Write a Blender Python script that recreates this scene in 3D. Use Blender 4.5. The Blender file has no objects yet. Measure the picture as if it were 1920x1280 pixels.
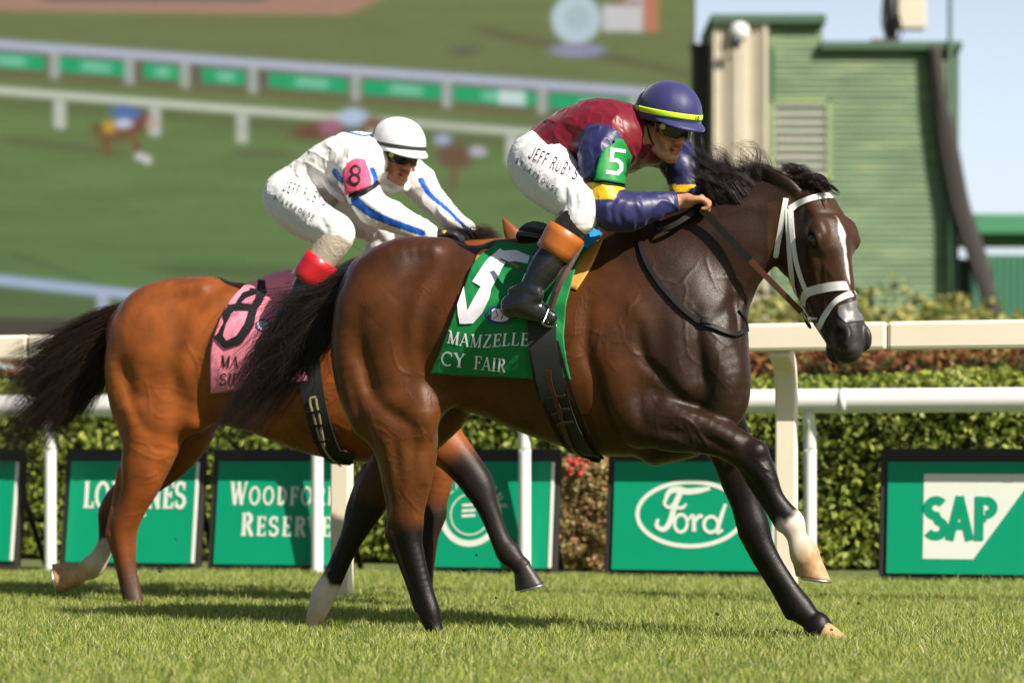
import bpy, bmesh, math, random
import numpy as np
from mathutils import Vector, Matrix
from mathutils.bvhtree import BVHTree
R = math.radians
random.seed(7)
rng = np.random.default_rng(11)
scn = bpy.context.scene
COL = scn.collection

# ---------------------------------------------------------------- camera, world, sun, exposure
F = 4500.0; YH = 853.0; CH = 0.69          # focal length in photo pixels (1920 wide), horizon row, camera height
cam = bpy.data.cameras.new('camera'); camo = bpy.data.objects.new('camera', cam); COL.objects.link(camo)
camo.location = (0, 0, CH); camo.rotation_euler = (R(90), 0, 0)
cam.sensor_width = 36; cam.lens = 36 * F / 1920
cam.shift_y = (YH - 640) / 1920
cam.clip_end = 3000; cam.clip_start = 0.1
cam.dof.use_dof = True; cam.dof.focus_distance = 9.0; cam.dof.aperture_fstop = 2.1; cam.dof.aperture_blades = 9
scn.camera = camo

SUN_EL, SUN_AZ = R(40), R(46)              # azimuth: to the right of straight behind the camera
w = bpy.data.worlds.new('World'); scn.world = w; w.use_nodes = True
nt = w.node_tree; nt.nodes.clear()
bg = nt.nodes.new('ShaderNodeBackground'); out = nt.nodes.new('ShaderNodeOutputWorld')
sky = nt.nodes.new('ShaderNodeTexSky'); sky.sky_type = 'NISHITA'; sky.sun_disc = False
sky.sun_elevation = SUN_EL
sky.sun_rotation = math.pi - SUN_AZ
sky.air_density = 1.0; sky.dust_density = 2.0; sky.ozone_density = 1.0
bg.inputs['Strength'].default_value = 0.05
# pale haze low over the horizon
gtc = nt.nodes.new('ShaderNodeTexCoord'); gsp = nt.nodes.new('ShaderNodeSeparateXYZ'); nt.links.new(gtc.outputs['Generated'], gsp.inputs[0])
gmr = nt.nodes.new('ShaderNodeMapRange'); gmr.interpolation_type = 'SMOOTHSTEP'; gmr.inputs['From Min'].default_value = .10; gmr.inputs['From Max'].default_value = .42; gmr.inputs['To Min'].default_value = 1; gmr.inputs['To Max'].default_value = 0
nt.links.new(gsp.outputs[2], gmr.inputs[0])
gmx = nt.nodes.new('ShaderNodeMix'); gmx.data_type = 'RGBA'; gmx.blend_type = 'ADD'; gmx.inputs[7].default_value = (7.1, 7.6, 8.4, 1); gmy = nt.nodes.new('ShaderNodeMapRange'); gmy.interpolation_type = 'SMOOTHSTEP'; gmy.inputs['From Min'].default_value = .2; gmy.inputs['From Max'].default_value = .8; nt.links.new(gsp.outputs[1], gmy.inputs[0])
gml = nt.nodes.new('ShaderNodeMath'); gml.operation = 'MULTIPLY'; nt.links.new(gmr.outputs[0], gml.inputs[0]); nt.links.new(gmy.outputs[0], gml.inputs[1]); nt.links.new(gml.outputs[0], gmx.inputs[0]); nt.links.new(sky.outputs[0], gmx.inputs[6])
nt.links.new(gmx.outputs[2], bg.inputs[0]); nt.links.new(bg.outputs[0], out.inputs[0])
sl = bpy.data.lights.new('sun', 'SUN'); so = bpy.data.objects.new('sun', sl); COL.objects.link(so)
sl.energy = 5.0; sl.angle = R(0.5); sl.color = (1.0, 0.92, 0.80)
ldir = Vector((-math.sin(SUN_AZ) * math.cos(SUN_EL), math.cos(SUN_AZ) * math.cos(SUN_EL), -math.sin(SUN_EL)))
so.rotation_euler = ldir.to_track_quat('-Z', 'Y').to_euler()
scn.view_settings.view_transform = 'Standard'; scn.view_settings.look = 'None'
scn.view_settings.exposure = 0.62; scn.view_settings.gamma = 1.0
scn.render.engine = 'CYCLES'
scn.cycles.max_bounces = 6; scn.cycles.transparent_max_bounces = 8
try: scn.cycles.use_denoising = True
except Exception: pass

# ---------------------------------------------------------------- coordinates
def P(px, py, Y):
    """real point standing at depth Y metres whose place in the photograph is (px, py)"""
    return np.array([(px - 960) / F * Y, Y, CH + (YH - py) / F * Y])
def proj(V):
    V = np.asarray(V, float)
    return 960 + V[..., 0] / V[..., 1] * F, YH - (V[..., 2] - CH) / V[..., 1] * F

# ---------------------------------------------------------------- materials
def new_mat(name):
    m = bpy.data.materials.new(name); m.use_nodes = True
    nt = m.node_tree; b = nt.nodes['Principled BSDF']
    return m, nt, b
def N(nt, t, **kw):
    n = nt.nodes.new(t)
    for k, v in kw.items(): setattr(n, k, v)
    return n
def mat(name, col, rough=0.6, metal=0.0, spec=0.5, var=0.12, vscale=8.0, bump=0.0, bscale=60.0, sheen=0.0, coat=0.0, stretch=None, bdist=0.002):
    m, nt, b = new_mat(name)
    col = tuple(col) + (1,)
    tc = N(nt, 'ShaderNodeTexCoord'); mp = N(nt, 'ShaderNodeMapping')
    nt.links.new(tc.outputs['Object'], mp.inputs[0])
    if stretch: mp.inputs['Scale'].default_value = stretch
    n1 = N(nt, 'ShaderNodeTexNoise'); n1.inputs['Scale'].default_value = vscale; n1.inputs['Detail'].default_value = 5
    nt.links.new(mp.outputs[0], n1.inputs['Vector'])
    mx = N(nt, 'ShaderNodeMix', data_type='RGBA')
    mx.inputs[6].default_value = tuple(c * (1 - var) for c in col[:3]) + (1,)
    mx.inputs[7].default_value = tuple(min(1, c * (1 + var)) for c in col[:3]) + (1,)
    nt.links.new(n1.outputs[0], mx.inputs[0]); nt.links.new(mx.outputs[2], b.inputs['Base Color'])
    b.inputs['Roughness'].default_value = rough; b.inputs['Metallic'].default_value = metal
    b.inputs['Specular IOR Level'].default_value = spec
    if sheen: b.inputs['Sheen Weight'].default_value = sheen; b.inputs['Sheen Roughness'].default_value = 0.4
    if coat: b.inputs['Coat Weight'].default_value = coat; b.inputs['Coat Roughness'].default_value = 0.15
    if bump:
        n2 = N(nt, 'ShaderNodeTexNoise'); n2.inputs['Scale'].default_value = bscale; n2.inputs['Detail'].default_value = 4
        nt.links.new(mp.outputs[0], n2.inputs['Vector'])
        bp = N(nt, 'ShaderNodeBump'); bp.inputs['Strength'].default_value = bump; bp.inputs['Distance'].default_value = bdist
        nt.links.new(n2.outputs[0], bp.inputs['Height']); nt.links.new(bp.outputs[0], b.inputs['Normal'])
    return m
def emis(name, col, s=1.0):
    m, nt, b = new_mat(name)
    b.inputs['Base Color'].default_value = (0, 0, 0, 1)
    b.inputs['Emission Color'].default_value = tuple(col) + (1,); b.inputs['Emission Strength'].default_value = s
    return m

# ---------------------------------------------------------------- objects
def mesh_np(name, V, faces, m=None, parent=None, smooth=True, col=None):
    """faces: (n,3) or (n,4) array, or list of lists"""
    me = bpy.data.meshes.new(name)
    V = np.asarray(V, dtype=np.float32)
    if isinstance(faces, np.ndarray) and faces.ndim == 2:
        n, k = faces.shape
        me.vertices.add(len(V)); me.vertices.foreach_set('co', V.ravel())
        me.loops.add(n * k); me.loops.foreach_set('vertex_index', faces.astype(np.int32).ravel())
        me.polygons.add(n)
        me.polygons.foreach_set('loop_start', (np.arange(n) * k).astype(np.int32))
        me.polygons.foreach_set('loop_total', np.full(n, k, dtype=np.int32))
        me.update(calc_edges=True)
    else:
        me.from_pydata([tuple(v) for v in V.tolist()], [], [list(f) for f in faces]); me.update()
    if smooth:
        me.polygons.foreach_set('use_smooth', np.ones(len(me.polygons), dtype=bool))
    if col is not None:
        a = me.color_attributes.new('Col', 'FLOAT_COLOR', 'POINT')
        c = np.ones((len(V), 4), dtype=np.float32); c[:, :3] = np.asarray(col)[:, :3]
        a.data.foreach_set('color', c.ravel())
    o = bpy.data.objects.new(name, me); COL.objects.link(o)
    if m is not None:
        for mm in (m if isinstance(m, (list, tuple)) else [m]): me.materials.append(mm)
    if parent is not None: o.parent = parent; o.matrix_parent_inverse = parent.matrix_basis.inverted()
    return o
def empty(name, loc=(0, 0, 0)):
    o = bpy.data.objects.new(name, None); COL.objects.link(o); o.location = tuple(float(c) for c in loc); o.empty_display_size = 0.1
    return o
def tag(o, label=None, cat=None, group=None, kind=None):
    if label: o['label'] = label
    if cat: o['category'] = cat
    if group: o['group'] = group
    if kind: o['kind'] = kind
    return o
class MB:
    def __init__(s): s.v = []; s.f = []; s.n = 0
    def add(s, V, Fc):
        V = np.asarray(V, float); s.v.append(V); s.f += [[i + s.n for i in f] for f in Fc]; s.n += len(V); return s
    def box(s, c, h, axes=None):
        """centre, half sizes, 3x3 axes (rows)"""
        A = np.eye(3) if axes is None else np.asarray(axes, float)
        V = [np.asarray(c) + A[0] * h[0] * i + A[1] * h[1] * j + A[2] * h[2] * k for i in (-1, 1) for j in (-1, 1) for k in (-1, 1)]
        return s.add(V, [(0, 1, 3, 2), (4, 6, 7, 5), (0, 4, 5, 1), (2, 3, 7, 6), (0, 2, 6, 4), (1, 5, 7, 3)])
    def tube(s, pts, r, seg=12, cap=True, flat=None, up=None):
        """sweep along points; r scalar/list; flat=(wu,wv) multiplies section; up: reference normal"""
        pts = np.asarray(pts, float); n = len(pts)
        r = np.full(n, r) if np.isscalar(r) else np.asarray(r, float)
        T = np.gradient(pts, axis=0); T /= np.linalg.norm(T, axis=1)[:, None] + 1e-12
        V = []
        prev = None
        for i in range(n):
            t = T[i]
            if up is not None:
                ref = np.asarray(up[i] if np.ndim(up) == 2 else up, float)
                a = ref - t * ref.dot(t)
            else:
                ref = prev if prev is not None else (np.array([0, 0, 1.]) if abs(t[2]) < .9 else np.array([1., 0, 0]))
                a = ref - t * ref.dot(t)
            a /= np.linalg.norm(a) + 1e-12; b = np.cross(t, a); prev = a
            fu, fv = (1, 1) if flat is None else flat
            for k in range(seg):
                th = 2 * math.pi * (k + .5) / seg
                if flat is not None and seg == 4:
                    cu, cv = (1 if math.cos(th) > 0 else -1), (1 if math.sin(th) > 0 else -1)
                else: cu, cv = math.cos(th), math.sin(th)
                V.append(pts[i] + a * r[i] * fu * cu + b * r[i] * fv * cv)
        Fc = [(i * seg + k, i * seg + (k + 1) % seg, (i + 1) * seg + (k + 1) % seg, (i + 1) * seg + k) for i in range(n - 1) for k in range(seg)]
        if cap: Fc += [tuple(range(seg))[::-1], tuple((n - 1) * seg + k for k in range(seg))]
        return s.add(V, Fc)
    def lathe(s, c, prof, axis=(0, 0, 1), seg=24, sx=1, sy=1, xdir=None):
        ax = np.asarray(axis, float); ax /= np.linalg.norm(ax)
        ref = np.asarray(xdir, float) if xdir is not None else (np.array([1., 0, 0]) if abs(ax[0]) < .9 else np.array([0, 1., 0]))
        u = ref - ax * ref.dot(ax); u /= np.linalg.norm(u); v = np.cross(ax, u)
        V = [np.asarray(c) + ax * z + u * r * sx * math.cos(2 * math.pi * k / seg) + v * r * sy * math.sin(2 * math.pi * k / seg) for r, z in prof for k in range(seg)]
        n = len(prof)
        Fc = [(i * seg + k, i * seg + (k + 1) % seg, (i + 1) * seg + (k + 1) % seg, (i + 1) * seg + k) for i in range(n - 1) for k in range(seg)]
        Fc += [tuple(range(seg))[::-1], tuple((n - 1) * seg + k for k in range(seg))]
        return s.add(V, Fc)
    def prism(s, poly, o, u, v, w, d):
        """2-D polygon in frame (o,u,v), thickness d along w"""
        n = len(poly); o, u, v, w = map(lambda a: np.asarray(a, float), (o, u, v, w))
        V = [o + u * a + v * b for a, b in poly] + [o + u * a + v * b + w * d for a, b in poly]
        return s.add(V, [tuple(range(n))[::-1], tuple(range(n, 2 * n))] + [(i, (i + 1) % n, n + (i + 1) % n, n + i) for i in range(n)])
    def build(s, name, m, parent=None, smooth=False, bevel=0, sharp=None):
        o = mesh_np(name, np.concatenate(s.v), s.f, m, parent, smooth)
        me = o.data
        bm = bmesh.new(); bm.from_mesh(me); bmesh.ops.recalc_face_normals(bm, faces=bm.faces)
        bm.to_mesh(me); bm.free()
        if sharp: me.set_sharp_from_angle(angle=R(sharp))
        if bevel:
            md = o.modifiers.new('bevel', 'BEVEL'); md.width = bevel; md.segments = 2; md.limit_method = 'ANGLE'
        return o
def catmull(pts, k=6):
    pts = np.asarray(pts, float)
    if len(pts) < 3: return np.array([pts[0] + (pts[-1] - pts[0]) * t for t in np.linspace(0, 1, k + 1)])
    Q = np.vstack([2 * pts[0] - pts[1], pts, 2 * pts[-1] - pts[-2]]); out = []
    for i in range(1, len(Q) - 2):
        p0, p1, p2, p3 = Q[i - 1:i + 3]
        for t in np.linspace(0, 1, k, endpoint=False):
            out.append(.5 * ((2 * p1) + (p2 - p0) * t + (2 * p0 - 5 * p1 + 4 * p2 - p3) * t * t + (3 * p1 - p0 - 3 * p2 + p3) * t ** 3))
    out.append(pts[-1]); return np.array(out)
def unit(v): v = np.asarray(v, float); return v / (np.linalg.norm(v) + 1e-12)

# ---------------------------------------------------------------- signed distance sculpting (numpy) and surface extraction
class Field:
    def __init__(s, lo, hi, h):
        s.lo = np.asarray(lo, float); s.h = h
        s.n = np.ceil((np.asarray(hi) - s.lo) / h).astype(int) + 1
        s.a = np.full(s.n, 0.3, dtype=np.float32)
        s.ax = [(s.lo[i] + np.arange(s.n[i]) * h).astype(np.float32) for i in range(3)]
    def _box(s, lo, hi):
        i0 = np.maximum(0, np.floor((np.asarray(lo) - s.lo) / s.h).astype(int)); i1 = np.minimum(s.n, np.ceil((np.asarray(hi) - s.lo) / s.h).astype(int) + 1)
        return i0, i1
    def _apply(s, i0, i1, d, k, mode):
        sl = tuple(slice(i0[j], i1[j]) for j in range(3)); cur = s.a[sl]
        if mode == 'sub': cur, d = -cur, d
        if k > 0:
            hh = np.maximum(k - np.abs(cur - d), 0) / k
            r = np.minimum(cur, d) - hh * hh * k * .25
        else: r = np.minimum(cur, d)
        s.a[sl] = -r if mode == 'sub' else r
    def tube(s, pts, a, b=None, k=0.03, w=(0, 1, 0), mode='add', sub=4, m=None):
        """smooth elliptical limb. a: half width in the plane across w, b: half width along w"""
        pts = np.asarray(pts, float); a = np.asarray(a, float) * np.ones(len(pts)); b = a if b is None else np.asarray(b, float) * np.ones(len(pts))
        if sub > 1 and len(pts) > 2:
            Q = catmull(np.column_stack([pts, a, b]), sub); pts, a, b = Q[:, :3], np.maximum(Q[:, 3], 1e-3), np.maximum(Q[:, 4], 1e-3)
        rm = np.maximum(a, b); pad = 2.5 * k + 4 * s.h
        i0, i1 = s._box((pts - rm[:, None]).min(0) - pad, (pts + rm[:, None]).max(0) + pad)
        if np.any(i1 <= i0): return s
        D = np.full(i1 - i0, 0.3, dtype=np.float32); w = unit(w); kt = .003
        for j in range(len(pts) - 1):
            A, B = pts[j], pts[j + 1]; rr = max(rm[j], rm[j + 1]) + pad
            j0, j1 = s._box(np.minimum(A, B) - rr, np.maximum(A, B) + rr)
            j0 = np.maximum(j0, i0); j1 = np.minimum(j1, i1)
            if np.any(j1 <= j0): continue
            X = s.ax[0][j0[0]:j1[0], None, None]; Y = s.ax[1][None, j0[1]:j1[1], None]; Z = s.ax[2][None, None, j0[2]:j1[2]]
            u = B - A; L2 = u.dot(u) + 1e-12
            t = np.clip(((X - A[0]) * u[0] + (Y - A[1]) * u[1] + (Z - A[2]) * u[2]) / L2, 0, 1).astype(np.float32)
            qx = X - A[0] - t * u[0]; qy = Y - A[1] - t * u[1]; qz = Z - A[2] - t * u[2]
            uu = unit(u); ww = w - uu * w.dot(uu)
            ww = unit(ww) if np.linalg.norm(ww) > .05 else unit(np.cross(uu, [1, 0, 0]))
            nn = np.cross(uu, ww)
            ra = a[j] + t * (a[j + 1] - a[j]); rb = b[j] + t * (b[j + 1] - b[j]); rmn = np.minimum(ra, rb)
            if m is not None: rmn = rmn * 0 + m
            qn = (qx * nn[0] + qy * nn[1] + qz * nn[2]) / ra; qw = (qx * ww[0] + qy * ww[1] + qz * ww[2]) / rb; qu = (qx * uu[0] + qy * uu[1] + qz * uu[2]) / rmn
            k0 = np.sqrt(qn * qn + qw * qw + qu * qu); k1 = np.sqrt((qn / ra) ** 2 + (qw / rb) ** 2 + (qu / rmn) ** 2) + 1e-6
            d = np.where(k0 < .05, -rmn * .9, k0 * (k0 - 1) / k1)
            d = np.maximum(d, np.sqrt(qx * qx + qy * qy + qz * qz) - np.maximum(ra, rb))
            sl = tuple(slice(j0[q] - i0[q], j1[q] - i0[q]) for q in range(3))
            cur = D[sl]; hh = np.maximum(kt - np.abs(cur - d), 0) / kt; D[sl] = np.minimum(cur, d) - hh * hh * kt * .25
        s._apply(i0, i1, D, k, mode); return s
    def ell(s, c, r, k=0.03, axes=None, mode='add'):
        c = np.asarray(c, float); r = np.asarray(r, float) * np.ones(3); A = np.eye(3) if axes is None else np.asarray(axes, float)
        ext = np.abs(A.T * r).sum(1) if axes is not None else r
        pad = 2.5 * k + 4 * s.h; i0, i1 = s._box(c - ext - pad, c + ext + pad)
        if np.any(i1 <= i0): return s
        X = s.ax[0][i0[0]:i1[0], None, None] - c[0]; Y = s.ax[1][None, i0[1]:i1[1], None] - c[1]; Z = s.ax[2][None, None, i0[2]:i1[2]] - c[2]
        q = [(X * A[j][0] + Y * A[j][1] + Z * A[j][2]) / r[j] for j in range(3)]
        k0 = np.sqrt(q[0] ** 2 + q[1] ** 2 + q[2] ** 2); k1 = np.sqrt((q[0] / r[0]) ** 2 + (q[1] / r[1]) ** 2 + (q[2] / r[2]) ** 2) + 1e-6
        d = np.where(k0 < .05, -r.min() * .9, k0 * (k0 - 1) / k1); d = np.maximum(d, np.sqrt(X * X + Y * Y + Z * Z) - r.max()).astype(np.float32)
        s._apply(i0, i1, d, k, mode); return s
    def loft(s, pts, a, b, k=0.0, m=.05, sub=8):
        """sections along the x axis: centre, half height, half width, blended without seams"""
        Q = catmull(np.column_stack([pts, a, b]), sub); lo, hi = Q[0, 0], Q[-1, 0]
        X = s.ax[0]; xc = np.clip(X, lo, hi); cy, cz, A, B = [np.interp(xc, Q[:, 0], Q[:, j])[:, None, None].astype(np.float32) for j in (1, 2, 3, 4)]
        e = ((X - xc) / m)[:, None, None]; qn = (s.ax[2][None, None, :] - cz) / A; qw = (s.ax[1][None, :, None] - cy) / B
        k0 = np.sqrt(qn * qn + qw * qw + e * e); k1 = np.sqrt((qn / A) ** 2 + (qw / B) ** 2 + (e / m) ** 2) + 1e-6
        d = np.where(k0 < .05, -.1, k0 * (k0 - 1) / k1).astype(np.float32)
        s._apply(np.zeros(3, int), s.n, d, k, 'add'); return s
    def halfspace_cut(s, o, nrm, rad=.3):
        """remove what lies on the side the normal points to, within rad of the point"""
        o = np.asarray(o, float); n = unit(nrm); x = s.ax[0][:, None, None] - o[0]; y = s.ax[1][None, :, None] - o[1]; z = s.ax[2][None, None, :] - o[2]
        d = np.minimum(x * n[0] + y * n[1] + z * n[2], rad - np.sqrt(x * x + y * y + z * z))
        s.a = np.maximum(s.a, d.astype(np.float32)); return s
    def surface(s, smooth=2):
        a = s.a; ins = a < 0
        c = ins[:-1, :-1, :-1].astype(np.int8)
        tot = np.zeros(c.shape, np.int8)
        offs = [(i, j, k) for i in (0, 1) for j in (0, 1) for k in (0, 1)]
        sh = c.shape
        for o in offs: tot += ins[o[0]:o[0] + sh[0], o[1]:o[1] + sh[1], o[2]:o[2] + sh[2]]
        act = (tot > 0) & (tot < 8); I = np.argwhere(act)
        idx = np.full(sh, -1, np.int32); idx[act] = np.arange(len(I))
        vals = {o: a[I[:, 0] + o[0], I[:, 1] + o[1], I[:, 2] + o[2]] for o in offs}
        acc = np.zeros((len(I), 3)); cnt = np.zeros(len(I))
        for o in offs:
            for ax in range(3):
                if o[ax]: continue
                q = list(o); q[ax] = 1; q = tuple(q)
                v0, v1 = vals[o], vals[q]; cr = (v0 < 0) != (v1 < 0)
                t = np.where(cr, v0 / np.where(cr, v0 - v1, 1), 0)
                p = np.tile(np.array(o, float), (len(I), 1)); p[:, ax] += t
                acc += p * cr[:, None]; cnt += cr
        V = s.lo + (I + acc / cnt[:, None]) * s.h
        Q = []
        for ax in range(3):
            b, cx = (ax + 1) % 3, (ax + 2) % 3
            s0 = [slice(None)] * 3; s1 = [slice(None)] * 3; s0[ax] = slice(0, -1); s1[ax] = slice(1, None)
            A0, A1 = ins[tuple(s0)], ins[tuple(s1)]
            E = np.argwhere(A0 != A1); E = E[(E[:, b] > 0) & (E[:, cx] > 0) & (E[:, b] < s.n[b] - 1) & (E[:, cx] < s.n[cx] - 1)]
            inside = A0[tuple(E.T)]
            def g(db, dc):
                e = E.copy(); e[:, b] -= db; e[:, cx] -= dc; return idx[tuple(e.T)]
            q = np.column_stack([g(1, 1), g(0, 1), g(0, 0), g(1, 0)])
            q[~inside] = q[~inside][:, ::-1]; Q.append(q)
        Fc = np.vstack(Q)
        for _ in range(smooth): V = lap(V, Fc, .5); V = lap(V, Fc, -.48)
        return V, Fc
def lap(V, Fc, f):
    S = np.zeros_like(V); c = np.zeros(len(V))
    for i in range(4):
        a, b = Fc[:, i], Fc[:, (i + 1) % 4]
        for d in range(3):
            S[:, d] += np.bincount(a, V[b, d], len(V)) + np.bincount(b, V[a, d], len(V))
        c += np.bincount(a, minlength=len(V)) + np.bincount(b, minlength=len(V))
    return V + f * (S / np.maximum(c, 1)[:, None] - V)
def vnoise(V, scale, seed=0):
    """cheap smooth value noise in 3-D, -1..1"""
    r = np.random.default_rng(seed); T = r.uniform(-1, 1, (64, 64, 64)).astype(np.float32)
    q = np.asarray(V) * scale + 1000; i = np.floor(q).astype(int); f = q - i; f = f * f * (3 - 2 * f); o = 0
    for dx in (0, 1):
        for dy in (0, 1):
            for dz in (0, 1):
                wgt = (f[..., 0] if dx else 1 - f[..., 0]) * (f[..., 1] if dy else 1 - f[..., 1]) * (f[..., 2] if dz else 1 - f[..., 2])
                o = o + wgt * T[(i[..., 0] + dx) % 64, (i[..., 1] + dy) % 64, (i[..., 2] + dz) % 64]
    return o
def bvh_of(V, Fc): return BVHTree.FromPolygons([tuple(v) for v in V.tolist()], [tuple(f) for f in Fc.tolist()])
def seg_dist(V, pts):
    """distance to a polyline and the parameter (0..n-1) of the closest point"""
    best = np.full(len(V), 1e9); tp = np.zeros(len(V))
    for j in range(len(pts) - 1):
        A, B = pts[j], pts[j + 1]; u = B - A; t = np.clip((V - A) @ u / (u @ u + 1e-12), 0, 1)
        d = np.linalg.norm(V - A - t[:, None] * u, axis=1); m = d < best; best[m] = d[m]; tp[m] = j + t[m]
    return best, tp
def sstep(a, b, x): t = np.clip((x - a) / (b - a), 0, 1); return t * t * (3 - 2 * t)
# ---------------------------------------------------------------- drape, ribbons, lettering, hair
CAM = np.array([0, 0, CH])
def ray(px, py, bvh, off=0.0, fallback=None):
    """the point of a body's surface seen at (px,py), lifted by off along the surface normal"""
    d = Vector(unit(P(px, py, 10) - CAM)); h = bvh.ray_cast(Vector(CAM), d)
    if h[0] is None:
        q = Vector(P(px, py, fallback if fallback else 9)); h = bvh.find_nearest(q)
        n = np.array(h[1]); p = np.array(h[0]);
        return np.array(q) * .0 + p + n * off, n
    n = np.array(h[1]);
    if n.dot(np.array(d)) > 0: n = -n
    return np.array(h[0]) + n * off, n
def fill_grid(L, Rr, nu, nv):
    """ruled grid of photo points between a left and a right traced edge"""
    def res(p, n):
        p = np.asarray(p, float); p = catmull(p, 8) if len(p) > 2 else p
        s = np.r_[0, np.cumsum(np.linalg.norm(np.diff(p, axis=0), axis=1))]; t = np.linspace(0, s[-1], n)
        return np.column_stack([np.interp(t, s, p[:, 0]), np.interp(t, s, p[:, 1])])
    A, B = res(L, nv), res(Rr, nv); t = np.linspace(0, 1, nu)
    return A[None] * (1 - t[:, None, None]) + B[None] * t[:, None, None]
def grid_faces(nu, nv):
    i, j = np.meshgrid(np.arange(nu - 1), np.arange(nv - 1), indexing='ij'); a = (i * nv + j).ravel()
    return np.column_stack([a, a + 1, a + nv + 1, a + nv])
def thick_sheet(name, G, nrm, th, m, parent):
    """G (nu,nv,3) grid, thickened to a closed sheet along nrm"""
    nu, nv = G.shape[:2]; V0 = G.reshape(-1, 3); V1 = V0 - nrm.reshape(-1, 3) * th
    F0 = grid_faces(nu, nv); F1 = F0[:, ::-1] + nu * nv
    idx = np.arange(nu * nv).reshape(nu, nv); ring = np.r_[idx[:, 0], idx[-1, 1:], idx[-2::-1, -1], idx[0, -2:0:-1]]
    nx = np.roll(ring, -1); S = np.column_stack([ring, nx, nx + nu * nv, ring + nu * nv])
    return mesh_np(name, np.vstack([V0, V1]), np.vstack([F0, F1, S]), m, parent)
def ribbon(pts, wd, closed=False):
    """mitred flat strip in 2-D: returns left and right edges"""
    p = np.asarray(pts, float); n = len(p)
    if closed: d = np.roll(p, -1, 0) - np.roll(p, 1, 0); dn = np.stack([-d[:, 1], d[:, 0]], 1); dn /= np.linalg.norm(dn, axis=1)[:, None] + 1e-9; m = dn
    else:
        s = np.diff(p, axis=0); s /= np.linalg.norm(s, axis=1)[:, None] + 1e-9; nn = np.stack([-s[:, 1], s[:, 0]], 1)
        m = np.zeros_like(p); m[0] = nn[0]; m[-1] = nn[-1]
        for i in range(1, n - 1):
            q = nn[i - 1] + nn[i]; q = q / (np.linalg.norm(q) + 1e-9); m[i] = q / max(.45, q.dot(nn[i]))
    wd = np.asarray(wd, float) * np.ones(n)
    return p + m * wd[:, None] / 2, p - m * wd[:, None] / 2
def arc(cx, cy, rx, ry, a0, a1, n=14):
    t = np.radians(np.linspace(a0, a1, n)); return np.column_stack([cx + rx * np.cos(t), cy + ry * np.sin(t)])
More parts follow.
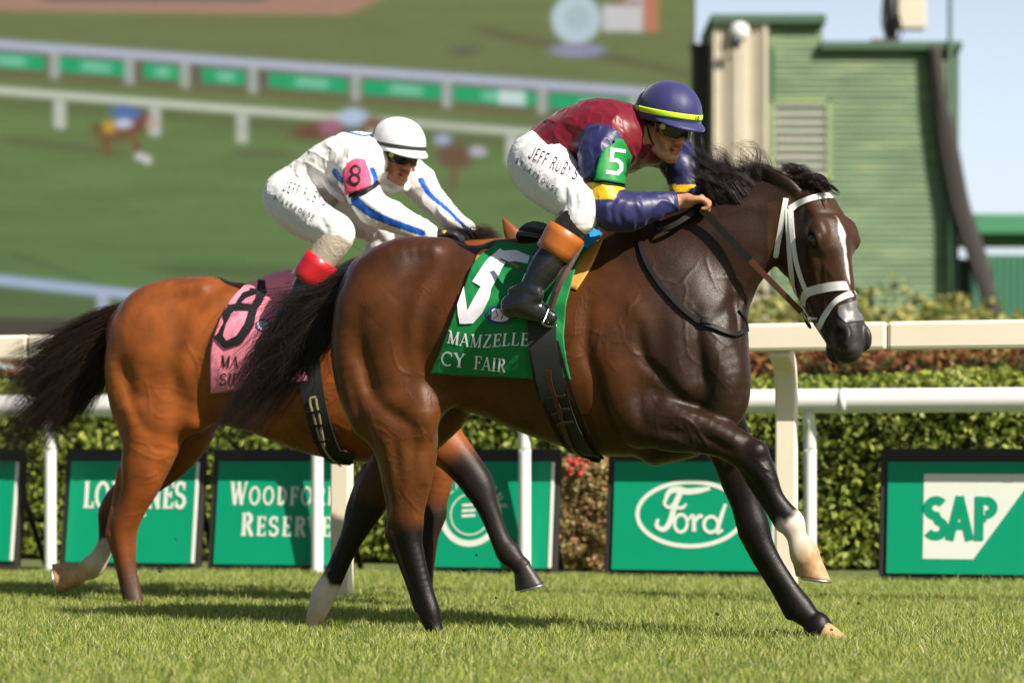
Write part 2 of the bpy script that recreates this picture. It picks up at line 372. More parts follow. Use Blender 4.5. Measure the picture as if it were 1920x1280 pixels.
def glyph(ch, sty):
    """strokes of a letter in a unit-high cell: list of (points, width); sty: serif / sans / heavy / thin"""
    T, t = {'serif': (.155, .062), 'slab': (.19, .10), 'sans': (.13, .12), 'heavy': (.22, .19), 'thin': (.10, .09)}[sty]
    sf = sty in ('serif', 'slab'); e = t / 2; S = []
    def L(x0, y0, x1, y1, wd): S.append((np.array([[x0, y0], [x1, y1]], float), wd))
    def A(*a, wd=T): S.append((arc(*a), wd))
    def sv(x, y, hw=.15):
        if sf: L(x - hw, abs(y - e), x + hw, abs(y - e), t)
    wdt = .72
    c = T / 2
    if ch in 'LEFDPRBHIKNMUJ':
        x = .2
        if ch not in 'NMJU': L(x, 0, x, 1, T); sv(x, 0); sv(x, 1)
    if ch == 'I': wdt = .4
    elif ch == 'L': L(x, e, .62, e, t); wdt = .68; sf and L(.62, 0, .62, .24, t)
    elif ch in 'EF':
        L(x, 1 - e, .6, 1 - e, t); L(x, .52, .5, .52, t); wdt = .68
        if ch == 'E': L(x, e, .62, e, t)
        if sf: L(.6, .76, .6, 1, t); L(.5, .4, .5, .64, t); ch == 'E' and L(.62, 0, .62, .24, t)
    elif ch == 'D': A(.25, .5, .42, .5 - e, 90, -90, wd=T); L(x, 1 - e, .3, 1 - e, t); L(x, e, .3, e, t); wdt = .8
    elif ch in 'PRB':
        A(.38, .745, .22, .255 - e, 90, -90); L(x, 1 - e, .4, 1 - e, t); L(x, .5, .4, .5, t)
        if ch == 'R': L(.4, .5, .68, 0, T); sv(.68, 0, .1); wdt = .76
        if ch == 'B': A(.38, .26, .26, .26 - e, 90, -90); L(x, e, .4, e, t); wdt = .74
        if ch == 'P': wdt = .7
    elif ch == 'H': L(.62, 0, .62, 1, T); L(x, .5, .62, .5, t); sv(.62, 0); sv(.62, 1); wdt = .82
    elif ch == 'K': L(x, .4, .62, 1, t); L(.32, .5, .66, 0, T); sv(.64, 0, .1); sv(.6, 1, .1); wdt = .74
    elif ch == 'N': L(.17, 0, .17, 1, t if sf else T); L(.17, 1, .68, 0, T); L(.68, 0, .68, 1, t if sf else T); sv(.17, 0, .12); sv(.68, 1, .12); sv(.14, 1, .1); wdt = .84
    elif ch == 'M': L(.15, 0, .17, 1, t if sf else T); L(.17, 1, .46, 0, T); L(.46, 0, .76, 1, t if sf else T); L(.77, 0, .77, 1, T); sv(.15, 0, .12); sv(.77, 0, .13); sv(.13, 1, .1); sv(.8, 1, .1); wdt = .94
    elif ch == 'U': S.append((np.vstack([[[.18, 1]], arc(.42, .3, .24, .3 - e, 180, 360), [[.66, 1]]]), (T + t) / 2)); sv(.18, 1); sv(.66, 1, .12); wdt = .84
    elif ch == 'J': S.append((np.vstack([[[.45, 1]], arc(.25, .25, .2, .25 - e, 0, -170)]), T)); wdt = .6
    elif ch == 'A': L(.06, 0, .36, 1, t if sf else T); L(.34, 1, .66, 0, T); L(.16, .33, .54, .33, t); sv(.06, 0, .11); sv(.66, 0, .13); wdt = .74
    elif ch == 'V': L(.06, 1, .36, 0, T); L(.34, 0, .64, 1, t if sf else T); sv(.06, 1, .12); sv(.64, 1, .11); wdt = .7
    elif ch == 'W': L(.05, 1, .28, 0, T); L(.27, 0, .48, .9, t if sf else T); L(.46, 1, .7, 0, T); L(.69, 0, .93, 1, t if sf else T); sv(.05, 1, .11); sv(.93, 1, .1); sv(.48, 1, .1); wdt = .99
    elif ch == 'Y': L(.05, 1, .35, .48, T); L(.35, .5, .63, 1, t if sf else T); L(.35, 0, .35, .5, T); sv(.35, 0); sv(.06, 1, .12); sv(.63, 1, .1); wdt = .7
    elif ch == 'Z': L(.1, 1 - e, .6, 1 - e, t); L(.56, 1 - e, .12, e, T); L(.08, e, .62, e, t); wdt = .7; sf and L(.62, 0, .62, .22, t)
    elif ch == 'T': L(.36, 0, .36, 1, T); L(.04, 1 - e, .68, 1 - e, t); sv(.36, 0); wdt = .74
    elif ch == 'O': S.append((arc(.43, .5, .35, .5 - e, 0, 360, 28), (T + t) / 2 + .01)); wdt = .88
    elif ch in 'CG':
        S.append((arc(.44, .5, .36, .5 - e, 50, 310, 24), (T + t) / 2 + .02)); wdt = .82
        if sf: L(.69, .68, .69, .96, t)
        if ch == 'G': L(.68, .0 + .06, .68, .44, T * .8); sf and sv(.66, .44, .12) if False else None; L(.5, .44, .76, .44, t); wdt = .86
    elif ch == 'S': S.append((np.vstack([arc(.34, .73, .24, .27 - e, 35, 270, 14), arc(.34, .27 - 0, .26, .27 - e, 90, -150, 14)[1:]]), (T + t) / 2 + .02)); wdt = .7; sf and (L(.53, .7, .56, .97, t), L(.1, .03, .12, .3, t))
    elif ch == "'": L(.12, .7, .14, 1, T); wdt = .26
    elif ch == '8': S += [(arc(.36, .745, .22, .2, 0, 360, 20), T), (arc(.36, .28, .26, .24, 0, 360, 20), T)]; wdt = .74
    elif ch == '5': S += [(np.array([[.6, .93], [.17, .93], [.14, .55], [.4, .6], [.58, .5], [.6, .25], [.45, .08], [.2, .08], [.1, .2]]), T)]; wdt = .72
    elif ch == '1': L(.25, 0, .25, 1, T); L(.25, .95, .1, .78, t); wdt = .45
    elif ch == '0': S.append((arc(.34, .5, .26, .5 - e, 0, 360, 24), T)); wdt = .7
    elif ch == ' ': wdt = .45
    return wdt, S
def text_strokes(txt, sty='serif', gap=.04, sx=1.0, smallcaps=None):
    x = 0; out = []
    for i, ch in enumerate(txt):
        sc = 1.0
        if smallcaps and i > 0 and txt[i - 1] != ' ': sc = smallcaps
        wd, S = glyph(ch, sty)
        for p, t in S: out.append((np.column_stack([(x + p[:, 0] * sc) * sx, p[:, 1] * sc]), t * sc))
        x += wd * sc + gap
    return (x - gap) * sx, out
def strokes_mesh(name, strokes, fmap, m, parent, off=0.0004, sub=3):
    """lay strokes (2-D ribbons) on a surface given by fmap(points2d, lift) -> world points; each ribbon a hair above the last"""
    V = []; Fc = []; n = 0
    for si, (p, wd) in enumerate(strokes):
        p = np.asarray(p, float)
        q = [p[0]]
        for i in range(len(p) - 1):
            L = np.linalg.norm(p[i + 1] - p[i]); kk = max(1, int(round(L * sub)))
            for j in range(1, kk + 1): q.append(p[i] + (p[i + 1] - p[i]) * j / kk)
        q = np.array(q)
        if not np.isscalar(wd): wd = np.interp(np.linspace(0, 1, len(q)), np.linspace(0, 1, len(wd)), wd)
        A, B = ribbon(q, wd); k = len(q)
        W = fmap(np.vstack([A, B]), off * (si % 5)); V.append(W)
        Fc += [[n + i, n + i + 1, n + k + i + 1, n + k + i] for i in range(k - 1)]; n += 2 * k
    return mesh_np(name, np.concatenate(V), Fc, m, parent, smooth=False)
def drape_map(bvh, A, lift=.003, fb=None):
    """affine map from text space to photo points, then onto the surface of bvh. A = (origin, u vector, v vector) in photo px"""
    o, u, v = [np.asarray(a, float) for a in A]
    def f(p, l):
        q = o + p[:, :1] * u + p[:, 1:] * v
        return np.array([ray(x, y, bvh, lift + l, fb)[0] for x, y in q])
    return f
def plane_map(o, u, v, nrm, lift=.003):
    o, u, v, nrm = [np.asarray(a, float) for a in (o, u, v, nrm)]
    return lambda p, l: o + p[:, :1] * u + p[:, 1:] * v + nrm * (lift + l)
def strand_mesh(name, guides, n, m, parent, r0=.02, r1=.05, width=.0007, seg=16, seed=0, len_rng=(.55, 1.0), frizz=.02, curl=0.0, rr=None, clump=24):
    """hair as many thin tapered tubes that follow world-space guides (list of (k,3) arrays), blended between neighbours"""
    r = np.random.default_rng(seed); Gd = []
    for g in guides:
        c = catmull(g, 8); s = np.r_[0, np.cumsum(np.linalg.norm(np.diff(c, axis=0), axis=1))]; t = np.linspace(0, s[-1], seg)
        Gd.append(np.column_stack([np.interp(t, s, c[:, i]) for i in range(3)]))
    Gd = np.array(Gd); ng = len(Gd)
    ncl = max(1, n // clump)
    ci = r.uniform(0, ng - 1, ncl); coff = r.normal(0, 1, (ncl, 3)) * [.6, .5, .6]; cl_len = r.uniform(*len_rng, ncl); cph = r.uniform(0, 6.28, (ncl, 3, 2)); camp = r.uniform(.4, 1.2, (ncl, 3, 2))
    w_ = r.integers(0, ncl, n)
    gi = np.clip(ci[w_] + r.normal(0, .10, n), 0, ng - 1.0001) if ng > 1 else np.zeros(n)
    i0 = np.floor(gi).astype(int); i1 = np.minimum(i0 + 1, ng - 1); f = (gi - i0)[:, None, None]
    base = Gd[i0] * (1 - f) + Gd[i1] * f
    t = np.linspace(0, 1, seg); ln = np.clip(cl_len[w_] * r.uniform(.8, 1.05, n), .1, 1.0)
    tt = t[None] * ln[:, None] * (seg - 1); a0 = np.clip(np.floor(tt).astype(int), 0, seg - 2); fr = (tt - a0)[..., None]
    row = np.arange(n)[:, None]; C = base[row, a0] * (1 - fr) + base[row, a0 + 1] * fr
    rad = (r0 + (r1 - r0) * t ** 1.0)[None, :, None]
    jit = r.normal(0, 1, (n, 3))
    C = C + coff[w_][:, None] * rad + jit[:, None] * rad * .26 * (1 - .62 * t)[None, :, None]
    ph = t[None, :, None] * 2 * math.pi
    for kf in (0, 1):
        C = C + frizz * camp[w_][:, None, :, kf] * (t[None, :, None] ** 1.3) * np.sin(ph * (.8 + kf * 1.1) + cph[w_][:, None, :, kf]) / (1 + kf)
    sing = r.random(n) < .06
    C = C + (sing * r.normal(0, 1, n))[:, None, None] * r.normal(0, 1, (n, 3))[:, None] * frizz * .9 * (t[None, :, None] ** 2)
    T = np.gradient(C, axis=1); T /= np.linalg.norm(T, axis=2, keepdims=True) + 1e-9
    ref = np.broadcast_to(unit([.2, -1, .1]), T.shape); U = np.cross(T, ref); U /= np.linalg.norm(U, axis=2, keepdims=True) + 1e-9; W = np.cross(T, U)
    wd = (width * r.uniform(.7, 1.5, n))[:, None, None] * (1.05 - t ** 2)[None, :, None]
    V = np.stack([C + wd * (U * math.cos(a) + W * math.sin(a)) for a in (0, 2.094, 4.189)], axis=2).reshape(-1, 3)
    s_ = np.arange(seg - 1); b = (np.arange(n)[:, None, None] * seg + s_[None, :, None]) * 3; k = np.arange(3)[None, None]; k2 = (k + 1) % 3
    Fc = np.stack([b + k, b + k2, b + 3 + k2, b + 3 + k], axis=-1).reshape(-1, 4)
    return mesh_np(name, V, Fc, m, parent)

def veins(seed, areas):
    """branching surface veins: areas = (x, y, direction degrees, length px, branches)"""
    r = np.random.default_rng(seed); out = []
    def go(x, y, a, L, w, hgt, dep):
        pts = [(x, y)]; n = max(3, int(L / 11))
        for i in range(n):
            a += r.normal(0, 13); x += 11 * math.cos(R(a)); y += 11 * math.sin(R(a)); pts.append((x, y))
            if dep and r.random() < .28: go(x, y, a + r.choice([-1, 1]) * r.uniform(25, 55), L * .5, w * .85, hgt * .8, dep - 1)
        out.append((pts, w, hgt))
    for x, y, a, L, k in areas:
        for _ in range(k): go(x + r.normal(0, 12), y + r.normal(0, 12), a + r.normal(0, 10), L, 2.0, 1.7, 2)
    return out
def vnormals(V, Fc):
    n = np.cross(V[Fc[:, 2]] - V[Fc[:, 0]], V[Fc[:, 3]] - V[Fc[:, 1]]); out = np.zeros_like(V)
    for i in range(4):
        for d in range(3): out[:, d] += np.bincount(Fc[:, i], n[:, d], len(V))
    return out / (np.linalg.norm(out, axis=1)[:, None] + 1e-12)
def crease(V, Fc, lines, mask=None):
    """press grooves (negative) and raise ridges (positive) on the side facing the track: (points, width px, height mm)"""
    Nn = vnormals(V, Fc); X, Y = proj(V); XY = np.column_stack([X, Y]); D = np.zeros(len(V)); wn = np.clip(-Nn[:, 1] * 1.6, 0, 1)
    if mask is not None: wn = wn * mask
    for pts, wd, hgt in lines:
        wd *= 1.5
        p = catmull(np.asarray(pts, float), 5); lo = p.min(0) - 3 * wd; hi = p.max(0) + 3 * wd
        i = np.where((X > lo[0]) & (X < hi[0]) & (Y > lo[1]) & (Y < hi[1]) & (wn > 0))[0]
        if len(i) == 0: continue
        d, tp = seg_dist(XY[i], p); e = np.sin(np.clip((tp + .35) / (len(p) - .3), 0, 1) * math.pi) ** .6
        D[i] += hgt * .001 * np.exp(-(d / wd) ** 2) * e
    return V + Nn * (D * wn)[:, None]
# ---------------------------------------------------------------- horses
def coat_mat(name, rough=.36, spec=.5, vein=.5):
    m, nt, b = new_mat(name)
    vc = N(nt, 'ShaderNodeVertexColor', layer_name='Col'); tc = N(nt, 'ShaderNodeTexCoord')
    n1 = N(nt, 'ShaderNodeTexNoise'); n1.inputs['Scale'].default_value = 9; n1.inputs['Detail'].default_value = 6
    mp = N(nt, 'ShaderNodeMapping'); mp.inputs['Scale'].default_value = (30, 30, 90); mp.inputs['Rotation'].default_value = (0, R(35), 0)
    nt.links.new(tc.outputs['Object'], n1.inputs['Vector']); nt.links.new(tc.outputs['Object'], mp.inputs[0])
    n2 = N(nt, 'ShaderNodeTexNoise'); n2.inputs['Scale'].default_value = 6; n2.inputs['Detail'].default_value = 4; nt.links.new(mp.outputs[0], n2.inputs['Vector'])
    mx = N(nt, 'ShaderNodeMix', data_type='RGBA', blend_type='MULTIPLY'); mx.inputs[0].default_value = 1
    cr = N(nt, 'ShaderNodeMapRange'); cr.inputs['From Min'].default_value = .3; cr.inputs['From Max'].default_value = .7; cr.inputs['To Min'].default_value = .72; cr.inputs['To Max'].default_value = 1.25
    nt.links.new(n1.outputs[0], cr.inputs[0]); nt.links.new(vc.outputs[0], mx.inputs[6]); nt.links.new(cr.outputs[0], mx.inputs[7]); nt.links.new(mx.outputs[2], b.inputs['Base Color'])
    rm_ = N(nt, 'ShaderNodeMapRange'); rm_.inputs['From Min'].default_value = .3; rm_.inputs['From Max'].default_value = .7; rm_.inputs['To Min'].default_value = rough - .06; rm_.inputs['To Max'].default_value = rough + .16; nt.links.new(n2.outputs[0], rm_.inputs[0]); nt.links.new(rm_.outputs[0], b.inputs['Roughness']); b.inputs['Specular IOR Level'].default_value = spec
    b.inputs['Sheen Weight'].default_value = .02; b.inputs['Sheen Roughness'].default_value = .3
    # veins and skin folds as ridges
    n3 = N(nt, 'ShaderNodeTexNoise'); n3.inputs['Scale'].default_value = 7; n3.inputs['Detail'].default_value = 3; n3.inputs['Distortion'].default_value = .6; nt.links.new(tc.outputs['Object'], n3.inputs['Vector'])
    rd = N(nt, 'ShaderNodeMapRange'); 
    sb = N(nt, 'ShaderNodeMath', operation='SUBTRACT'); sb.inputs[1].default_value = .5; ab = N(nt, 'ShaderNodeMath', operation='ABSOLUTE')
    nt.links.new(n3.outputs[0], sb.inputs[0]); nt.links.new(sb.outputs[0], ab.inputs[0]); nt.links.new(ab.outputs[0], rd.inputs[0])
    rd.inputs['From Max'].default_value = .03; rd.inputs['To Min'].default_value = 1; rd.inputs['To Max'].default_value = 0; rd.interpolation_type = 'SMOOTHSTEP'
    n5 = N(nt, 'ShaderNodeTexNoise'); n5.inputs['Scale'].default_value = 3.5; nt.links.new(tc.outputs['Object'], n5.inputs['Vector'])
    mk = N(nt, 'ShaderNodeMapRange'); mk.inputs['From Min'].default_value = .5; mk.inputs['From Max'].default_value = .62; nt.links.new(n5.outputs[0], mk.inputs[0])
    ml = N(nt, 'ShaderNodeMath', operation='MULTIPLY'); nt.links.new(rd.outputs[0], ml.inputs[0]); nt.links.new(mk.outputs[0], ml.inputs[1])
    b1 = N(nt, 'ShaderNodeBump'); b1.inputs['Strength'].default_value = vein; b1.inputs['Distance'].default_value = .001; nt.links.new(ml.outputs[0], b1.inputs['Height'])
    n4 = N(nt, 'ShaderNodeTexNoise'); n4.inputs['Scale'].default_value = 22; n4.inputs['Detail'].default_value = 5; nt.links.new(tc.outputs['Object'], n4.inputs['Vector'])
    b3 = N(nt, 'ShaderNodeBump'); b3.inputs['Strength'].default_value = .35; b3.inputs['Distance'].default_value = .004; nt.links.new(n4.outputs[0], b3.inputs['Height']); nt.links.new(b1.outputs[0], b3.inputs['Normal'])
    b2 = N(nt, 'ShaderNodeBump'); b2.inputs['Strength'].default_value = .75; b2.inputs['Distance'].default_value = .0012; nt.links.new(n2.outputs[0], b2.inputs['Height']); nt.links.new(b3.outputs[0], b2.inputs['Normal'])
    nt.links.new(b2.outputs[0], b.inputs['Normal'])
    return m
def hair_mat(name, c0, c1, rough=.4):
    m, nt, b = new_mat(name)
    g = N(nt, 'ShaderNodeNewGeometry'); mx = N(nt, 'ShaderNodeMix', data_type='RGBA'); mx.inputs[6].default_value = c0 + (1,); mx.inputs[7].default_value = c1 + (1,)
    nt.links.new(g.outputs['Random Per Island'], mx.inputs[0]); nt.links.new(mx.outputs[2], b.inputs['Base Color'])
    b.inputs['Roughness'].default_value = rough; b.inputs['Specular IOR Level'].default_value = .45
    return m
M_coat_dark = coat_mat('dark bay coat', .34, .28, .5)
M_coat_bay = coat_mat('bay coat', .38, .26, .35)
M_hair = hair_mat('black horse hair', (.012, .009, .008), (.03, .02, .016))
M_hair_bay = hair_mat('dark brown horse hair', (.012, .008, .006), (.04, .02, .012))
M_eye = mat('horse eye', (.007, .003, .002), rough=.10, spec=.9, var=0)
M_hoof_pale = mat('muddy pale hoof', (.44, .26, .12), rough=.6, var=.65, vscale=38, bump=.3, bscale=150)
M_hoof_dark = mat('dark hoof', (.035, .03, .028), rough=.45, var=.3, vscale=40, bump=.3, bscale=150)
M_shoe = mat('worn steel', (.5, .5, .5), rough=.35, metal=.9)

class HeadFrame:
    def __init__(s, poll, f, lean, side, sc=1.0):
        """poll: world point; f: horizontal heading; lean: angle of the face from vertical; side: towards the camera side"""
        f = unit(f); z = np.array([0, 0, 1.]); s.o = np.asarray(poll, float)
        s.L = unit(f * math.sin(lean) - z * math.cos(lean)); s.V = unit(f * math.cos(lean) + z * math.sin(lean)); s.S = unit(side); s.sc = sc
    def p(s, a, v, l): return s.o + (s.L * a + s.V * v + s.S * l) * s.sc
    def loc(s, X): q = (np.asarray(X) - s.o) / s.sc; return q @ s.L, q @ s.V, q @ s.S
def sculpt_head(fd, H):
    st = [(-.01, -.06, .07, .055), (.07, -.04, .085, .072), (.15, -.074, .140, .094), (.23, -.080, .150, .090), (.31, -.084, .142, .074), (.40, -.083, .120, .062), (.48, -.077, .099, .056), (.555, -.071, .078, .056), (.60, -.076, .062, .050), (.63, -.084, .048, .038)]
    fd.tube([H.p(a, v, 0) for a, v, _, _ in st], [h for _, _, h, _ in st], [l for *_, l in st], k=.03, w=H.S, m=.03)
    fd.tube([H.p(.04, .010, 0), H.p(.13, .02, 0), H.p(.20, .026, 0), H.p(.25, .018, 0)], [.03, .036, .038, .03], [.057, .086, .103, .086], k=.045, w=H.S)   # flat forehead
    fd.tube([H.p(.2, .03, 0), H.p(.32, .020, 0), H.p(.42, -.002, 0), H.p(.53, -.024, 0)], [.028, .026, .025, .024], [.045, .036, .032, .030], k=.018, w=H.S)   # nasal bone
    ax = [H.L, H.V, H.S]
    for sg in (1, -1):
        fd.ell(H.p(.198, .038, .079 * sg), np.array([.040, .022, .018]) * H.sc, .035, ax)           # brow
        fd.tube([H.p(.245, -.015, .082 * sg), H.p(.31, -.040, .070 * sg), H.p(.39, -.058, .056 * sg)], [.014, .013, .008], k=.022, w=H.S)   # facial crest
        fd.ell(H.p(.19, -.135, .066 * sg), np.array([.095, .082, .030]) * H.sc, .025, ax)           # cheek muscle
        fd.ell(H.p(.27, -.035, .058 * sg), np.array([.05, .03, .02]) * H.sc, .02, ax)
        fd.tube([H.p(.30, -.125, .045 * sg), H.p(.42, -.115, .042 * sg), H.p(.52, -.11, .036 * sg)], [.022, .02, .016], k=.02, w=H.S)     # jaw bar
        fd.ell(H.p(.226, .018, .116 * sg), np.array([.023, .017, .018]) * H.sc, .010, ax, 'sub')    # eye socket
        fd.tube([H.p(.198, .024, .094 * sg), H.p(.211, .040, .097 * sg), H.p(.230, .043, .097 * sg), H.p(.248, .032, .094 * sg), H.p(.256, .020, .088 * sg)], [.006, .009, .010, .007, .004], k=.006, w=H.S)     # upper lid
        fd.tube([H.p(.200, .020, .093 * sg), H.p(.212, .002, .093 * sg), H.p(.230, -.002, .092 * sg), H.p(.252, .012, .088 * sg)], [.004, .006, .006, .004], k=.006, w=H.S)     # lower lid
        fd.ell(H.p(.135, .02, .102 * sg), np.array([.024, .016, .014]) * H.sc, .03, ax, 'sub')       # hollow above the eye
        # nostril
        fd.tube([H.p(.47, -.025, .036 * sg), H.p(.54, -.030, .044 * sg), H.p(.60, -.046, .042 * sg)], [.016, .026, .028], [.012, .020, .022], k=.022, w=H.S)
        fd.ell(H.p(.575, -.042, .036 * sg), np.array([.040, .034, .022]) * H.sc, .016, ax)
        fd.ell(H.p(.585, -.036, .066 * sg), np.array([.032, .022, .036]) * H.sc, .006, ax, 'sub')
        fd.tube([H.p(.545, -.024, .046 * sg), H.p(.560, -.008, .046 * sg), H.p(.590, -.004, .048 * sg), H.p(.618, -.022, .052 * sg), H.p(.626, -.050, .054 * sg)], [.008, .011, .012, .011, .008], k=.009, w=H.S)
        fd.tube([H.p(.650, -.118, .010 * sg), H.p(.63, -.114, .034 * sg), H.p(.60, -.110, .048 * sg), H.p(.55, -.104, .054 * sg), H.p(.50, -.098, .056 * sg)], [.008, .008, .008, .007, .005], k=.006, w=H.S, mode='sub')   # mouth line
        # ear
        fd.tube([H.p(.03, -.022, .054 * sg), H.p(-.01, -.032, .080 * sg), H.p(-.05, -.050, .108 * sg), H.p(-.092, -.072, .124 * sg), H.p(-.128, -.094, .126 * sg)], [.026, .034, .032, .021, .003], [.020, .019, .014, .009, .003], k=.007, w=H.S)
    fd.ell(H.p(.628, -.070, 0), np.array([.032, .044, .042]) * H.sc, .02, ax)                        # upper lip
    fd.ell(H.p(.595, -.140, 0), np.array([.044, .026, .034]) * H.sc, .012, ax)                       # lower lip and chin
def hoof(name, pts, base, half, m, parent, sole=True):
    """pts: coronet front, coronet back, toe, heel as world points"""
    CFt, CB, TO, HE = [np.asarray(p, float) for p in pts]; mid_ = (CFt + CB) / 2; CFt = mid_ + (CFt - mid_) * .90; CB = mid_ + (CB - mid_) * .90; side = np.array([0, 1., 0]); mb = MB()
    rings = []
    for t in (-.10, 0, .08, .3, .6, .9, 1.0):
        A, B = CFt + (TO - CFt) * t, CB + (HE - CB) * t; c = (A + B) / 2; e = (A - B) / 2; wd = half[0] + (half[1] - half[0]) * t
        bul = 1.0 if t >= 0 else .78
        if t in (0,): bul = 1.05
        ring = []
        for k in range(24):
            th = 2 * math.pi * k / 24; cx = math.cos(th); sy = math.sin(th)
            taper = 1 - .22 * (cx < 0) * abs(cx)
            ring.append(c + e * cx * bul + side * wd * sy * bul * taper)
        rings.append(ring)
    V = np.array(rings).reshape(-1, 3); n = len(rings)
    Fc = [(i * 24 + k, i * 24 + (k + 1) % 24, (i + 1) * 24 + (k + 1) % 24, (i + 1) * 24 + k) for i in range(n - 1) for k in range(24)] + [tuple(range(24)), tuple((n - 1) * 24 + k for k in range(24))]
    mb.add(V, Fc); o = mb.build(name, m, parent, smooth=True)
    dn = unit((TO + HE) / 2 - (CFt + CB) / 2)
    last = np.array(rings[-1]); c = last.mean(0); mb = MB(); arcp = [c + (last[k % 24] - c) * .93 + dn * .004 for k in range(-9, 10)]
    mb.tube(catmull(arcp, 2), .006, 6); sh = mb.build('horseshoe', M_shoe, o, smooth=True)
    return o
class Horse:
    """traced limb by limb; every point is (photo x, photo y, sideways offset from the spine plane in metres)"""
    def __init__(s, base, x0, slope): s.base, s.x0, s.slope = base, x0, slope
    def D(s, px, off=0.): return s.base + (s.x0 - px) * s.slope + off
    def W(s, px, py, off=0.): return P(px, py, s.D(px, off))
    def t(s, fd, L, k=.03, mode='add', **kw):
        pts = [s.W(q[0], q[1], q[2]) for q in L]; pm = s.base / F
        a = [q[3] * pm for q in L]; b = [(q[4] if len(q) > 4 else q[3]) * pm for q in L]
        fd.tube(pts, a, b, k=k, mode=mode, **kw)
    def e(s, fd, px, py, off, rx, ry, rd, k=.03, mode='add', rot=0):
        pm = s.base / F; c, n = math.cos(R(rot)), math.sin(R(rot))
        ax = [unit([c, -s.slope * F / s.base * 0, -n]), np.array([0, 1., 0]), unit([n, 0, c])]
        fd.ell(s.W(px, py, off), [rx * pm, rd * pm, ry * pm], k, ax, mode)
    def legline(s, L): return np.array([s.W(q[0], q[1], q[2]) for q in L])

